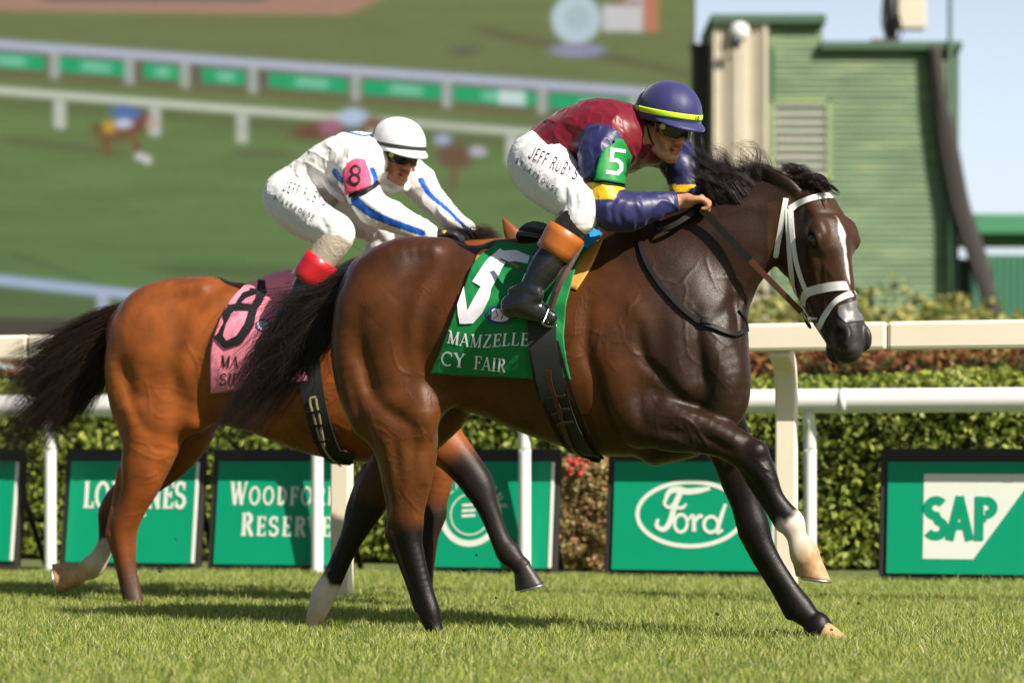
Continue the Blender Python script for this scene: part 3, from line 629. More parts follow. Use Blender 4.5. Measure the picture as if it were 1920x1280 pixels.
# ======== the near dark bay horse
NH = Horse(9.0, 1000, .00056)
def build_near():
    h = NH
    fd = Field((-.80, 8.25, -.06), (1.38, 9.60, 1.84), .0052)
    tors = [(655, 520, 700, .12), (700, 486, 742, .19), (760, 464, 762, .235), (830, 456, 764, .25), (900, 460, 780, .255), (980, 466, 812, .265), (1060, 464, 838, .27), (1130, 452, 852, .262), (1190, 440, 852, .245), (1250, 436, 838, .22), (1310, 455, 815, .19), (1355, 500, 790, .15), (1378, 560, 760, .10)]
    pm = h.base / F
    fd.loft([h.W(x, (a + b) / 2, 0) for x, a, b, wd in tors], [(b - a) / 2 * pm for x, a, b, wd in tors], [wd for *_, wd in tors])
    # withers, croup and spine
    h.t(fd, [(940, 480, 0, 30, 55), (1060, 468, 0, 30, 45), (1150, 446, 0, 28, 28), (1215, 440, 0, 30, 26)], k=.05)
    h.t(fd, [(664, 572, 0, 34, 60), (684, 536, 0, 36, 75), (716, 508, 0, 36, 85), (760, 492, 0, 34, 90)], k=.05)
    h.t(fd, [(690, 510, 0, 28, 70), (760, 482, 0, 34, 90), (830, 474, 0, 26, 75)], k=.06)
    # neck
    h.t(fd, [(1225, 560, -.005, 148, 78), (1275, 540, -.01, 138, 64), (1318, 505, -.015, 112, 50), (1355, 472, -.02, 93, 40), (1398, 443, -.02, 77, 32), (1440, 415, -.01, 62, 26), (1478, 405, -.0, 50, 26)], k=.05, sub=10)
    h.t(fd, [(1215, 440, 0, 26, 26), (1290, 408, -.01, 24, 22), (1370, 372, -.01, 22, 20), (1430, 358, .0, 20, 16), (1480, 362, .0, 18, 18)], k=.04)     # crest
    h.t(fd, [(1420, 495, -.02, 14), (1385, 552, -.03, 18), (1366, 620, -.02, 26), (1360, 700, 0, 34)], k=.03)   # windpipe
    # chest
    for off in (-.085, .085): h.t(fd, [(1320, 640, off, 56), (1352, 690, off, 50), (1358, 750, off, 44), (1335, 800, off, 34)], k=.035)
    h.t(fd, [(1340, 720, 0, 58, 70), (1300, 800, 0, 50, 60), (1230, 838, 0, 34, 55)], k=.04)
    # hind quarters, near side: hip, thigh, hamstring, stifle
    for sd, kk in ((-1, .04), (1, .04)):
        o = .12 * sd
        h.e(fd, 745, 590, o, 112, 120, 62, kk)
        h.t(fd, [(672, 580, o, 44, 48), (668, 650, o * 1.05, 48, 52), (684, 720, o * 1.05, 54, 52), (706, 780, o * 1.05, 52, 46)], k=.03)
        h.t(fd, [(742, 620, o, 90, 55), (760, 700, o * 1.05, 76, 52), (770, 770, o * 1.05, 60, 46)], k=.03)
        h.t(fd, [(840, 560, o, 60, 34), (828, 650, o, 54, 36), (812, 740, o, 40, 34)], k=.05)
    # near hind leg
    o = -.135
    LH = [(738, 760, o, 84, 52), (757, 815, o, 66, 46), (764, 865, o, 54, 40), (766, 915, o, 40, 32), (764, 955, o, 32, 25), (764, 985, o, 30, 21), (768, 1015, o, 24, 18), (780, 1060, o, 20, 15), (793, 1110, o, 20, 14), (804, 1145, o, 21, 17), (812, 1172, o, 17, 14), (818, 1192, o, 17, 15)]
    h.t(fd, LH, k=.02)
    h.t(fd, [(722, 840, o, 16), (728, 900, o, 13), (734, 950, o, 10), (736, 985, o, 11), (738, 1005, o, 13)], k=.016)     # tendon to the point of hock
    h.t(fd, [(738, 1000, o, 17, 15), (754, 1050, o, 10), (772, 1100, o, 9), (786, 1138, o, 11)], k=.008)      # flexor tendon
    h.e(fd, 790, 780, o - .05, 30, 44, 20, .05)      # stifle
    h.t(fd, [(800, 800, o - .03, 9), (788, 850, o - .035, 8), (790, 900, o - .02, 6)], k=.03)
    # far hind leg with the sock
    o = .11
    RH = [(790, 745, o, 70, 48), (775, 800, o, 58, 42), (742, 860, o, 44, 34), (706, 915, o, 38, 28), (690, 948, o, 33, 24), (672, 985, o, 25, 20), (650, 1030, o, 19, 16), (630, 1075, o, 18, 15), (608, 1112, o, 24, 18), (598, 1140, o, 20, 16), (588, 1165, o, 17, 15), (584, 1185, o, 17, 15)]
    h.t(fd, RH, k=.02)
    h.t(fd, [(690, 880, o, 14), (668, 930, o, 12), (660, 960, o, 13), (648, 1000, o, 9), (622, 1060, o, 8), (600, 1110, o, 11)], k=.012)
    h.t(fd, [(850, 560, .1, 70, 40), (850, 680, .12, 62, 50), (835, 760, .12, 50, 40), (800, 800, .11, 44, 36)], k=.05)
    # near fore leg (raised and reaching)
    o = -.15
    h.t(fd, [(1175, 500, -.11, 50, 30), (1215, 580, -.13, 66, 36), (1255, 660, -.14, 62, 38), (1285, 725, -.14, 44, 36)], k=.04)      # shoulder blade muscles
    h.t(fd, [(1150, 560, -.13, 40, 26), (1160, 650, -.15, 52, 34), (1185, 740, -.15, 62, 38), (1215, 800, -.14, 50, 36)], k=.03)      # triceps
    LF = [(1205, 765, o + .01, 62, 42), (1255, 795, o, 50, 38), (1305, 808, o, 40, 32), (1360, 826, o, 33, 27), (1408, 857, o, 31, 25), (1432, 893, o, 24, 22), (1450, 930, o, 18, 16), (1468, 957, o, 19, 16), (1484, 980, o, 24, 18), (1494, 1006, o, 18, 15), (1506, 1032, o, 25, 20), (1511, 1044, o, 26, 21)]
    h.t(fd, LF, k=.02)
    h.t(fd, [(1392, 868, o, 12, 11), (1412, 908, o, 9), (1438, 948, o, 8), (1466, 985, o, 12)], k=.01)       # tendon
    h.t(fd, [(1250, 765, o - .03, 20), (1310, 792, o - .03, 17), (1375, 826, o - .03, 12)], k=.02)             # extensor muscle
    h.e(fd, 1418, 846, o - .01, 22, 20, 22, .015)
    # far fore leg
    o = .13
    h.t(fd, [(1185, 500, .12, 50, 30), (1240, 640, .14, 62, 38), (1290, 730, .14, 52, 36)], k=.04)
    RF = [(1320, 745, o, 60, 44), (1350, 800, o, 50, 38), (1372, 850, o, 40, 32), (1388, 900, o, 36, 28), (1400, 945, o, 29, 24), (1412, 985, o, 30, 24), (1426, 1020, o, 24, 20), (1448, 1060, o, 21, 16), (1478, 1106, o, 21, 16), (1500, 1140, o, 25, 19), (1520, 1160, o, 20, 16), (1531, 1170, o, 25, 21), (1535, 1178, o, 26, 22)]
    h.t(fd, RF, k=.02)
    h.t(fd, [(1396, 1000, o, 12), (1420, 1050, o, 9), (1455, 1106, o, 9), (1482, 1150, o, 12)], k=.01)
    # head
    pd = h.D(1512, -.0)
    ph = R(55); f = (math.cos(ph), -math.sin(ph), 0); side = (-math.sin(ph), -math.cos(ph), 0)
    H = HeadFrame(P(1524, 354, 8.72), f, R(24.2), side, 1.0); sculpt_head(fd, H)
    V, Fc = fd.surface(5)
    V = crease(V, Fc, [
        ([(846, 480), (808, 512), (780, 566), (772, 655), (793, 720)], 9, 6), ([(850, 480), (826, 530), (800, 585), (792, 655), (810, 715)], 13, -7),
        ([(672, 560), (676, 640), (685, 688), (693, 727), (718, 763), (761, 792), (778, 820)], 9, -11), ([(655, 700), (672, 774), (700, 835), (722, 880)], 8, -9),
        ([(779, 790), (774, 850), (762, 900)], 8, -7), ([(800, 700), (812, 735), (822, 770)], 9, -9), ([(720, 640), (742, 720), (745, 780)], 22, 7), ([(790, 765), (793, 800)], 14, 3),
        ([(735, 810), (745, 870), (750, 930)], 7, -7), ([(740, 560), (700, 600)], 30, 6), ([(640, 620), (650, 700)], 14, 4),
        ([(1197, 600), (1200, 640), (1210, 675), (1239, 706), (1262, 732), (1285, 750), (1320, 768)], 8, -15), ([(1306, 580), (1310, 640), (1316, 693), (1319, 725), (1306, 755)], 7, -12),
        ([(1266, 590), (1268, 653), (1262, 719)], 15, 9), ([(1234, 600), (1240, 650)], 12, -4), ([(1399, 715), (1380, 770)], 8, -7), ([(1335, 640), (1350, 700), (1340, 750)], 14, 6), ([(1362, 650), (1372, 700)], 8, -5),
        ([(1104, 560), (1098, 620), (1101, 666), (1114, 705), (1126, 760), (1150, 815), (1180, 845)], 9, -17), ([(1135, 620), (1150, 690), (1165, 760), (1195, 810)], 20, 12),
        ([(1178, 560), (1200, 600), (1190, 640)], 12, 6), ([(1203, 735), (1200, 770), (1210, 800)], 8, -7), ([(1223, 806), (1266, 810), (1300, 818)], 7, -7), ([(1225, 775), (1265, 782), (1300, 795)], 11, 7), ([(1310, 812), (1356, 838), (1380, 850)], 6, -7),
        ([(1413, 520), (1385, 560), (1350, 595), (1318, 622)], 9, -8), ([(1345, 402), (1380, 388), (1416, 378)], 7, 5), ([(1340, 420), (1390, 405), (1430, 400)], 12, -5), ([(1437, 470), (1430, 510), (1408, 545)], 8, -6), ([(1290, 470), (1330, 520), (1350, 560)], 18, -5),
        ([(1160, 470), (1190, 540)], 16, -5), ([(905, 720), (915, 780)], 9, 3), ([(935, 720), (948, 795)], 9, 3), ([(968, 722), (985, 808)], 9, 3), ([(1085, 640), (1095, 740), (1110, 820)], 9, -3),
        ([(744, 985), (760, 1050), (778, 1110), (800, 1160)], 5, -6), ([(1412, 885), (1440, 940)], 4, -4), ([(1404, 1010), (1440, 1075), (1470, 1125)], 5, -4),
        ([(1240, 800), (1212, 830)], 12, 4), ([(1468, 400), (1458, 450), (1446, 500), (1440, 530)], 7, -11), ([(1480, 430), (1486, 480), (1492, 530)], 16, 5), ([(1524, 500), (1536, 530), (1540, 560)], 6, -4), ([(1535, 470), (1552, 500), (1560, 530)], 7, 3.5), ([(1500, 430), (1495, 470)], 6, -4), ([(1552, 560), (1560, 590)], 5, -3), ([(1560, 655), (1580, 668), (1604, 664)], 3.5, -5), ([(1556, 600), (1548, 625), (1556, 650)], 4, -4), ([(1575, 600), (1600, 598)], 5, 3), ([(1530, 415), (1545, 425), (1548, 445)], 5, 3)]
        + veins(4, [(1225, 690, 200, 60, 2), (1190, 560, 75, 110, 2), (1290, 560, 85, 150, 2), (1350, 620, 80, 110, 2), (1230, 830, -12, 120, 2), (1180, 800, -60, 80, 2), (1240, 760, 15, 120, 2), (1120, 620, 95, 120, 1),
                    (900, 790, -8, 200, 3), (980, 770, -4, 120, 2), (800, 770, 100, 110, 2), (690, 760, 60, 120, 2), (740, 640, 80, 110, 1), (760, 900, 95, 90, 2), (1400, 700, 100, 60, 1), (1400, 860, 50, 80, 2), (1330, 480, 100, 110, 2), (1535, 490, 75, 70, 2), (1500, 520, 60, 60, 2)]))
    # ---- coat colours
    X, Y = proj(V); n1 = vnoise(V, 9, 3); n2 = vnoise(V, 40, 4)
    brown = np.array([.088, .028, .0065]); dark = np.array([.026, .012, .007]); black = np.array([.0055, .0042, .004])
    C = np.tile(brown, (len(V), 1)) * (1 + .18 * vnoise(V, 4, 12) + .10 * vnoise(V, 26, 13))[:, None]
    wt = sstep(1080, 1260, X + n1 * 40)[:, None]; C = C * (1 - wt) + dark * .85 * wt
    wt = (sstep(560, 470, Y + n1 * 14) * .55)[:, None]; C = C * (1 - wt) + dark * wt
    a, v, l = H.loc(V); inh = (a > -.1) & (X > 1440) & (Y < 700) & (V[:, 1] < 9.1)
    legs = [(LH, 4.2, 5.6, None), (RH, 2.5, 4.4, (7.0, 7.6)), (LF, 3.0, 4.6, (7.2, 7.9)), (RF, 1.0, 4.2, None)]
    for L, t0, t1, sock in legs:
        pts = h.legline(L); d, tp = seg_dist(V, pts); near = d < (np.interp(tp, range(len(L)), [q[3] for q in L]) * pm * 1.45 + .01)
        if L is RH or L is RF: near &= V[:, 1] > h.base + (h.x0 - X) * h.slope + .0
        else: near &= V[:, 1] < h.base + (h.x0 - X) * h.slope + .0
        wk = (near * sstep(t0, t1, tp + n1 * .4))[:, None]; C = C * (1 - wk) + black * wk
        if sock:
            ws = (near * sstep(sock[0], sock[1], tp + n2 * .35))[:, None]
            wht = np.array([.58, .50, .43]); C = C * (1 - ws) + wht * ws
            mud = (near * sstep(sock[1] + .6, sock[1] + 2.3, tp + n1 * .6))[:, None]; C = C * (1 - mud * .8) + np.array([.52, .36, .19]) * mud * .8
    # face: lighter warm cheek, dark muzzle, blaze
    m1 = inh & (a > .02)
    C[m1] = C[m1] * .4 + np.array([.062, .026, .011]) * .6
    mz = (inh * sstep(.44, .56, a + n1 * .02))[:, None]; C = C * (1 - mz) + np.array([.030, .027, .027]) * mz
    er = np.linalg.norm(np.stack([(a - .226) / 1.25, v - .018], -1), axis=1); ek = (inh * sstep(.030, .020, er) * (np.abs(l) > .06))[:, None]; C = C * (1 - ek) + np.array([.006, .005, .005]) * ek
    nk = (inh * sstep(.030, .016, np.hypot(a - .587, v + .036)) * (np.abs(l) > .03) * (np.abs(l) < .052))[:, None]; C = C * (1 - nk) + np.array([.10, .045, .04]) * nk
    bw = np.interp(a, [.15, .18, .205, .225, .25, .30, .38, .41], [.0, .003, .014, .017, .010, .0055, .0045, 0])
    bz = (inh & (v > -.03)) * sstep(.003, -.003, np.abs(l - np.interp(a, [.15, .25, .45], [.004, .008, .004]) + n2 * .004) - bw); bz[bw <= 0] = 0
    C = C * (1 - bz[:, None]) + np.array((.58, .55, .53)) * bz[:, None]
    root = tag(empty('racehorse', h.W(1000, 1205, 0)), 'dark bay racehorse in a white bridle and green number 5 cloth, galloping in front', 'horse')
    body = mesh_np('body', V, Fc, M_coat_dark, root, col=C)
    bv = bvh_of(V, Fc)
    hf = lambda a_, b_, c_, d_, o: [h.W(*a_, o), h.W(*b_, o), h.W(*c_, o), h.W(*d_, o)]
    hoof('hoof', hf((1536, 1030), (1482, 1048), (1558, 1088), (1492, 1080), -.15), 9, (.036, .055), M_hoof_pale, root)
    hoof('hoof', hf((1556, 1164), (1512, 1184), (1598, 1200), (1522, 1212), .13), 9, (.038, .056), M_hoof_pale, root)
    hoof('hoof', hf((836, 1190), (802, 1192), (852, 1226), (800, 1226), -.135), 9, (.036, .054), M_hoof_dark, root)
    hoof('hoof', hf((604, 1176), (570, 1172), (614, 1206), (564, 1206), .11), 9, (.034, .050), M_hoof_pale, root)
    for sg in (1, -1):
        mb = MB(); c = H.p(.228, .019, .0925 * sg); mb.lathe(c, [(max(1e-4, .0225 * math.sin(t)), -.0225 * math.cos(t)) for t in np.linspace(0, math.pi, 13)], H.S * sg, 24)
        mb.build('eye', M_eye, root, smooth=True)
    return root, body, bv, H
near_root, near_body, near_bvh, NHead = build_near()
# ======== the chestnut bay horse behind
BH = Horse(10.6, 700, .00070)
def build_bay():
    h = BH; pm = h.base / F
    fd = Field((-2.05, 9.75, -.06), (.42, 11.25, 1.82), .0065)
    tors = [(222, 590, 730, .10), (262, 556, 768, .17), (320, 528, 790, .225), (390, 522, 798, .24), (450, 528, 806, .25), (520, 534, 832, .26), (590, 530, 855, .262), (660, 512, 866, .25), (720, 496, 866, .235), (780, 492, 850, .20), (830, 505, 815, .165), (868, 545, 780, .12), (885, 590, 740, .09)]
    fd.loft([h.W(x, (a + b) / 2, 0) for x, a, b, wd in tors], [(b - a) / 2 * pm for x, a, b, wd in tors], [wd for *_, wd in tors])
    h.t(fd, [(500, 546, 0, 24, 48), (600, 530, 0, 24, 38), (690, 508, 0, 24, 24), (740, 498, 0, 26, 24)], k=.05)
    h.t(fd, [(236, 618, 0, 30, 50), (252, 590, 0, 32, 65), (280, 568, 0, 32, 75), (320, 556, 0, 31, 80), (400, 544, 0, 20, 66)], k=.06)
    h.t(fd, [(760, 590, 0, 120, 66), (800, 560, 0, 108, 54), (845, 545, 0, 84, 42), (890, 528, 0, 70, 34), (935, 512, 0, 58, 28), (970, 505, 0, 50, 26)], k=.05, sub=10)
    h.t(fd, [(740, 496, 0, 20, 20), (820, 482, 0, 18, 18), (890, 468, 0, 17, 16), (950, 464, 0, 16, 16)], k=.04)
    for off in (-.08, .08): h.t(fd, [(820, 640, off, 48), (850, 690, off, 44), (850, 745, off, 38), (830, 790, off, 30)], k=.035)
    h.t(fd, [(840, 700, 0, 50, 60), (800, 800, 0, 42, 52), (740, 840, 0, 30, 46)], k=.04)
    for sd in (-1, 1):
        o = .11 * sd
        h.e(fd, 306, 640, o, 94, 104, 58, .04)
        h.t(fd, [(240, 622, o, 36, 42), (236, 690, o * 1.05, 40, 44), (248, 750, o * 1.05, 44, 44), (264, 806, o * 1.05, 42, 40)], k=.03)
        h.t(fd, [(300, 660, o, 76, 50), (310, 735, o * 1.05, 66, 46), (312, 790, o * 1.05, 52, 42)], k=.03)
        h.t(fd, [(400, 620, o, 50, 32), (385, 700, o, 46, 34), (360, 780, o, 36, 32)], k=.05)
        h.t(fd, [(690, 530, o, 42, 28), (740, 620, o * 1.15, 56, 36), (785, 710, o * 1.2, 50, 34)], k=.04)
        h.t(fd, [(660, 600, o * 1.1, 36, 26), (680, 700, o * 1.25, 48, 34), (720, 790, o * 1.2, 46, 34)], k=.03)
    o = -.125
    LH = [(288, 775, o, 68, 48), (284, 825, o, 56, 44), (272, 872, o, 46, 38), (262, 912, o, 36, 30), (247, 950, o, 28, 23), (234, 985, o, 26, 20), (234, 1018, o, 22, 17), (238, 1060, o, 18, 14), (246, 1100, o, 17, 13), (252, 1128, o, 18, 15), (258, 1150, o, 15, 13), (264, 1168, o, 15, 13)]
    h.t(fd, LH, k=.02)
    h.t(fd, [(232, 880, o, 13), (222, 930, o, 10), (212, 975, o, 10), (210, 1000, o, 12)], k=.014)
    h.t(fd, [(212, 1000, o, 14, 12), (222, 1050, o, 9), (234, 1100, o, 9), (242, 1130, o, 10)], k=.008)
    o = .12
    RH = [(355, 745, o, 62, 44), (352, 800, o, 54, 40), (318, 856, o, 44, 34), (268, 902, o, 34, 26), (228, 930, o, 27, 21), (206, 958, o, 22, 19), (204, 985, o, 20, 16), (200, 1015, o, 17, 13), (186, 1046, o, 19, 15), (172, 1062, o, 23, 18), (154, 1072, o, 18, 15), (144, 1076, o, 22, 18)]
    h.t(fd, RH, k=.018)
    o = -.14
    LF = [(770, 770, o, 56, 40), (815, 815, o, 46, 34), (850, 850, o, 36, 28), (880, 885, o, 31, 25), (898, 912, o, 29, 24), (912, 945, o, 21, 19), (926, 980, o, 18, 15), (940, 1015, o, 18, 15), (953, 1036, o, 22, 17), (968, 1052, o, 17, 14), (978, 1062, o, 18, 15)]
    h.t(fd, LF, k=.02)
    o = .10
    RF = [(800, 780, o, 54, 38), (818, 840, o, 40, 32), (822, 890, o, 30, 25), (815, 940, o, 24, 20), (812, 965, o, 25, 21), (806, 1000, o, 18, 15), (800, 1050, o, 16, 13), (795, 1095, o, 17, 13), (796, 1120, o, 19, 15), (802, 1142, o, 15, 13), (806, 1160, o, 15, 13)]
    h.t(fd, RF, k=.02)
    ph = R(12); f = (math.cos(ph), -math.sin(ph), 0); side = (-math.sin(ph), -math.cos(ph), 0)
    H = HeadFrame(h.W(985, 472, 0), f, R(50), side, .93); sculpt_head(fd, H)
    h.t(fd, [(975, 474, -.10, 16, 9), (968, 452, -.115, 17, 8), (955, 430, -.12, 12, 6), (943, 409, -.12, 2)], k=.01)
    V, Fc = fd.surface(5)
    V = crease(V, Fc, [
        ([(470, 532), (428, 548), (405, 565), (372, 600), (350, 650), (345, 700), (372, 770)], 9, 5), ([(480, 548), (440, 570), (395, 620), (372, 680), (385, 740)], 12, -6),
        ([(232, 690), (240, 740), (262, 790), (285, 818)], 8, -8), ([(330, 660), (322, 730), (330, 800)], 16, 6), ([(215, 720), (225, 790), (232, 850)], 8, -6),
        ([(345, 760), (338, 800), (325, 840)], 10, -8), ([(252, 828), (300, 842), (330, 836)], 6, -4), ([(300, 850), (296, 900)], 7, -5), ([(266, 620), (256, 680)], 14, 4),
        ([(470, 770), (520, 780), (580, 775)], 6, -2.5), ([(480, 800), (530, 815), (590, 822)], 7, -3), ([(240, 1000), (246, 1060), (252, 1110)], 5, -5)]
        + veins(6, [(470, 790, 10, 150, 3), (520, 770, 5, 120, 2), (250, 830, 20, 70, 2), (300, 860, 100, 90, 2), (280, 700, 80, 110, 1), (345, 640, 90, 90, 1)]))
    X, Y = proj(V); n1 = vnoise(V, 9, 3); n2 = vnoise(V, 40, 4)
    bay = np.array([.27, .076, .016]); deep = np.array([.17, .046, .010]); black = np.array([.02, .012, .010]); C = np.tile(bay, (len(V), 1))
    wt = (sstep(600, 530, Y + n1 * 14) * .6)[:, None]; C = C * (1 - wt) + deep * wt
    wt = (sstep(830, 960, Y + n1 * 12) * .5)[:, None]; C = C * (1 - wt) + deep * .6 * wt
    for L, t0, t1, sock, blk in [(LH, 5.6, 8.5, None, [.06, .032, .024]), (RH, 3.4, 6.0, (6.6, 7.2), [.05, .028, .02]), (LF, 1.6, 3.0, None, [.014, .010, .009]), (RF, 1.8, 3.6, None, [.02, .012, .010])]:
        pts = h.legline(L); d, tp = seg_dist(V, pts); near = d < (np.interp(tp, range(len(L)), [q[3] for q in L]) * pm * 1.5 + .01)
        pl = h.base + (h.x0 - X) * h.slope; near &= (V[:, 1] > pl) if L in (RH, RF) else (V[:, 1] < pl)
        wk = (near * sstep(t0, t1, tp + n1 * .4))[:, None]; C = C * (1 - wk) + np.array(blk) * wk
        if sock:
            ws = (near * sstep(sock[0], sock[1], tp + n2 * .35))[:, None]; C = C * (1 - ws) + np.array([.62, .55, .46]) * ws
            mud = (near * sstep(8, 9.5, tp + n1 * .6))[:, None]; C = C * (1 - mud * .8) + np.array([.50, .32, .12]) * mud * .8
    root = tag(empty('racehorse', h.W(600, 1160, 0)), 'reddish bay racehorse with a pink number 8 cloth, galloping behind the darker horse', 'horse')
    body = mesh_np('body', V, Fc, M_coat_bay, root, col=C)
    hf = lambda a_, b_, c_, d_, o: [h.W(*a_, o), h.W(*b_, o), h.W(*c_, o), h.W(*d_, o)]
    hoof('hoof', hf((278, 1164), (250, 1166), (290, 1194), (248, 1194), -.125), 9, (.034, .05), M_hoof_dark, root)
    hoof('hoof', hf((154, 1098), (140, 1052), (112, 1112), (98, 1056), .12), 9, (.040, .056), M_hoof_pale, root)
    hoof('hoof', hf((994, 1054), (962, 1072), (1020, 1093), (966, 1108), -.14), 9, (.036, .052), M_hoof_dark, root)
    hoof('hoof', hf((820, 1158), (792, 1158), (832, 1188), (790, 1188), .10), 9, (.034, .05), M_hoof_dark, root)
    for sg in (1, -1):
        mb = MB(); c = H.p(.227, .018, .083 * sg); mb.lathe(c, [(max(1e-4, .0172 * math.sin(t)), -.0172 * math.cos(t)) for t in np.linspace(0, math.pi, 13)], H.S * sg, 24)
        mb.build('eye', M_eye, root, smooth=True)
    return root, body, bvh_of(V, Fc), H
bay_root, bay_body, bay_bvh, BHead = build_bay()

# ---------------------------------------------------------------- manes and tails
def W3(h, L): return np.array([h.W(x, y, o) for x, y, o in L])
def tails():
    n = NH
    G = [W3(n, [(752, 488, 0), (690, 512, .0), (625, 552, .01), (560, 588, .02), (500, 608, .03), (435, 622, .03)]),
         W3(n, [(750, 492, 0), (690, 520, 0), (625, 568, .01), (560, 622, .02), (490, 670, .03), (440, 745, .03), (400, 830, .02)]),
         W3(n, [(748, 494, 0), (690, 522, 0), (630, 562, 0), (570, 625, .01), (505, 710, .02), (440, 800, .02), (365, 878, .0)]),
         W3(n, [(742, 498, 0), (690, 530, 0), (640, 572, 0), (595, 630, 0), (540, 700, .01), (480, 780, .02), (425, 850, .02)]),
         W3(n, [(738, 500, 0), (690, 535, 0), (650, 580, 0), (618, 625, 0), (585, 670, 0), (560, 700, 0)])]
    strand_mesh('tail', G, 8500, M_hair, near_root, r0=.018, r1=.064, width=.0007, seg=24, seed=1, len_rng=(.32, 1.0), frizz=.034, clump=20)
    G = [W3(n, [(690, 520, 0), (600, 600, 0), (520, 720, 0), (450, 800, .0), (440, 860, 0), (480, 800, 0)]),
         W3(n, [(700, 520, 0), (640, 590, 0), (628, 640, -.02), (650, 690, -.02), (690, 720, 0)]), W3(n, [(660, 530, 0), (560, 560, 0), (470, 575, 0), (400, 640, 0), (360, 740, 0), (350, 800, 0)])]
    strand_mesh('tail_wisps', G, 380, M_hair, near_root, r0=.03, r1=.09, width=.0007, seg=24, seed=2, frizz=.045, clump=4)
    b = BH
    G = [W3(b, [(268, 572, 0), (215, 592, 0), (160, 618, .01), (95, 645, .02), (30, 668, .02), (-40, 690, .02)]),
         W3(b, [(266, 576, 0), (212, 604, 0), (150, 642, .01), (85, 690, .02), (25, 740, .02), (-10, 790, .02)]),
         W3(b, [(262, 582, 0), (212, 618, 0), (158, 668, 0), (95, 730, .0), (40, 800, .0), (10, 862, .0), (0, 895, 0)]),
         W3(b, [(258, 590, 0), (218, 632, 0), (180, 690, 0), (140, 750, 0), (90, 800, 0), (60, 850, 0), (40, 885, 0)]),
         W3(b, [(256, 596, 0), (226, 640, .02), (205, 690, .03), (190, 730, .03), (180, 765, .03), (172, 790, .03)])]
    strand_mesh('tail', G, 8000, M_hair_bay, bay_root, r0=.022, r1=.066, width=.0009, seg=22, seed=3, len_rng=(.4, 1.0), frizz=.030, clump=22)
    strand_mesh('tail_wisps', G[:4], 320, M_hair_bay, bay_root, r0=.03, r1=.10, width=.0008, seg=22, seed=33, frizz=.05, clump=4)
    # manes: roots along the crest, blown back
    def mane(h, crest, flow, n, root, m, seed, L0, L1, nm, w=.00075, r0=.012, r1=.03, fr=.016):
        G = []
        for (x, y, o), (dx, dy, dz) in zip(crest, flow):
            G.append(np.array([h.W(x, y + 6, o), h.W(x + dx * .25, y + dy * .42 - 4, o + dz * .3), h.W(x + dx * .6, y + dy * .8, o + dz * .7), h.W(x + dx, y + dy, o + dz)]))
        return strand_mesh(nm, G, n, m, root, r0=r0, r1=r1, width=w, seg=14, seed=seed, len_rng=(L0, L1), frizz=fr, clump=18)
    mane(n, [(1322, 384, -.03), (1350, 376, -.03), (1385, 366, -.03), (1415, 356, -.01), (1450, 350, .03), (1480, 346, .04)],
         [(-18, -96, .0), (-48, -96, -.02), (-78, -66, -.03), (-105, -44, -.03), (-125, -30, .0), (-120, -22, .0)], 4200, near_root, M_hair, 5, .30, 1.15, 'mane', r0=.016, r1=.034, fr=.020)
    mane(n, [(1322, 384, -.045), (1350, 376, -.06), (1380, 368, -.06), (1405, 364, -.04), (1420, 360, -.02)],
         [(-30, -60, .0), (-56, -56, -.02), (-76, -44, -.02), (-90, -32, -.02), (-100, -24, -.01)], 2600, near_root, M_hair, 15, .4, 1.0, 'mane', r1=.024, r0=.016, fr=.016)
    mane(n, [(1330, 380, -.03), (1370, 368, -.03), (1410, 358, -.01), (1450, 350, .02)], [(-30, -112, .0), (-50, -100, -.02), (-70, -80, -.02), (-80, -60, .0)], 260, near_root, M_hair, 55, .35, .9, 'mane_wisps', r0=.02, r1=.06, fr=.04)
    mane(n, [(1490, 346, -.02), (1520, 342, -.03), (1542, 346, -.05)], [(20, -20, -.02), (38, 2, -.03), (30, 12, -.04)], 700, near_root, M_hair, 6, .5, 1.1, 'forelock', r0=.012, r1=.014, fr=.016)
    mane(n, [(1500, 342, .04), (1530, 340, .03)], [(-70, -26, .02), (-50, -20, .0)], 420, near_root, M_hair, 7, .6, 1.1, 'forelock', r0=.010, r1=.02, fr=.03)
    mane(b, [(760, 488, 0), (800, 478, 0), (840, 468, 0), (890, 456, 0), (940, 452, 0)], [(-20, -14, 0), (-26, -22, 0), (-14, -46, 0), (-45, -26, 0), (-50, -20, 0)], 2600, bay_root, M_hair_bay, 8, .5, 1.0, 'mane')
tails()
# ---------------------------------------------------------------- the setting: ground, rails, boards, hedges, screen, buildings
def gmat():
    m, nt, b = new_mat('turf soil'); tc = N(nt, 'ShaderNodeTexCoord')
    n = N(nt, 'ShaderNodeTexNoise'); n.inputs['Scale'].default_value = 1.3; n.inputs['Detail'].default_value = 8; nt.links.new(tc.outputs['Object'], n.inputs['Vector'])
    mx = N(nt, 'ShaderNodeMix', data_type='RGBA'); mx.inputs[6].default_value = (.075, .105, .022, 1); mx.inputs[7].default_value = (.13, .16, .04, 1)
    nt.links.new(n.outputs[0], mx.inputs[0]); nt.links.new(mx.outputs[2], b.inputs['Base Color']); b.inputs['Roughness'].default_value = .95
    return m
gx = np.linspace(-300, 300, 61); gy = np.linspace(-20, 900, 93)
GX, GY = np.meshgrid(gx, gy, indexing='ij')
tag(mesh_np('ground', np.stack([GX, GY, 0 * GX], -1).reshape(-1, 3), grid_faces(61, 93)[:, ::-1].copy(), gmat(), smooth=False), kind='structure')
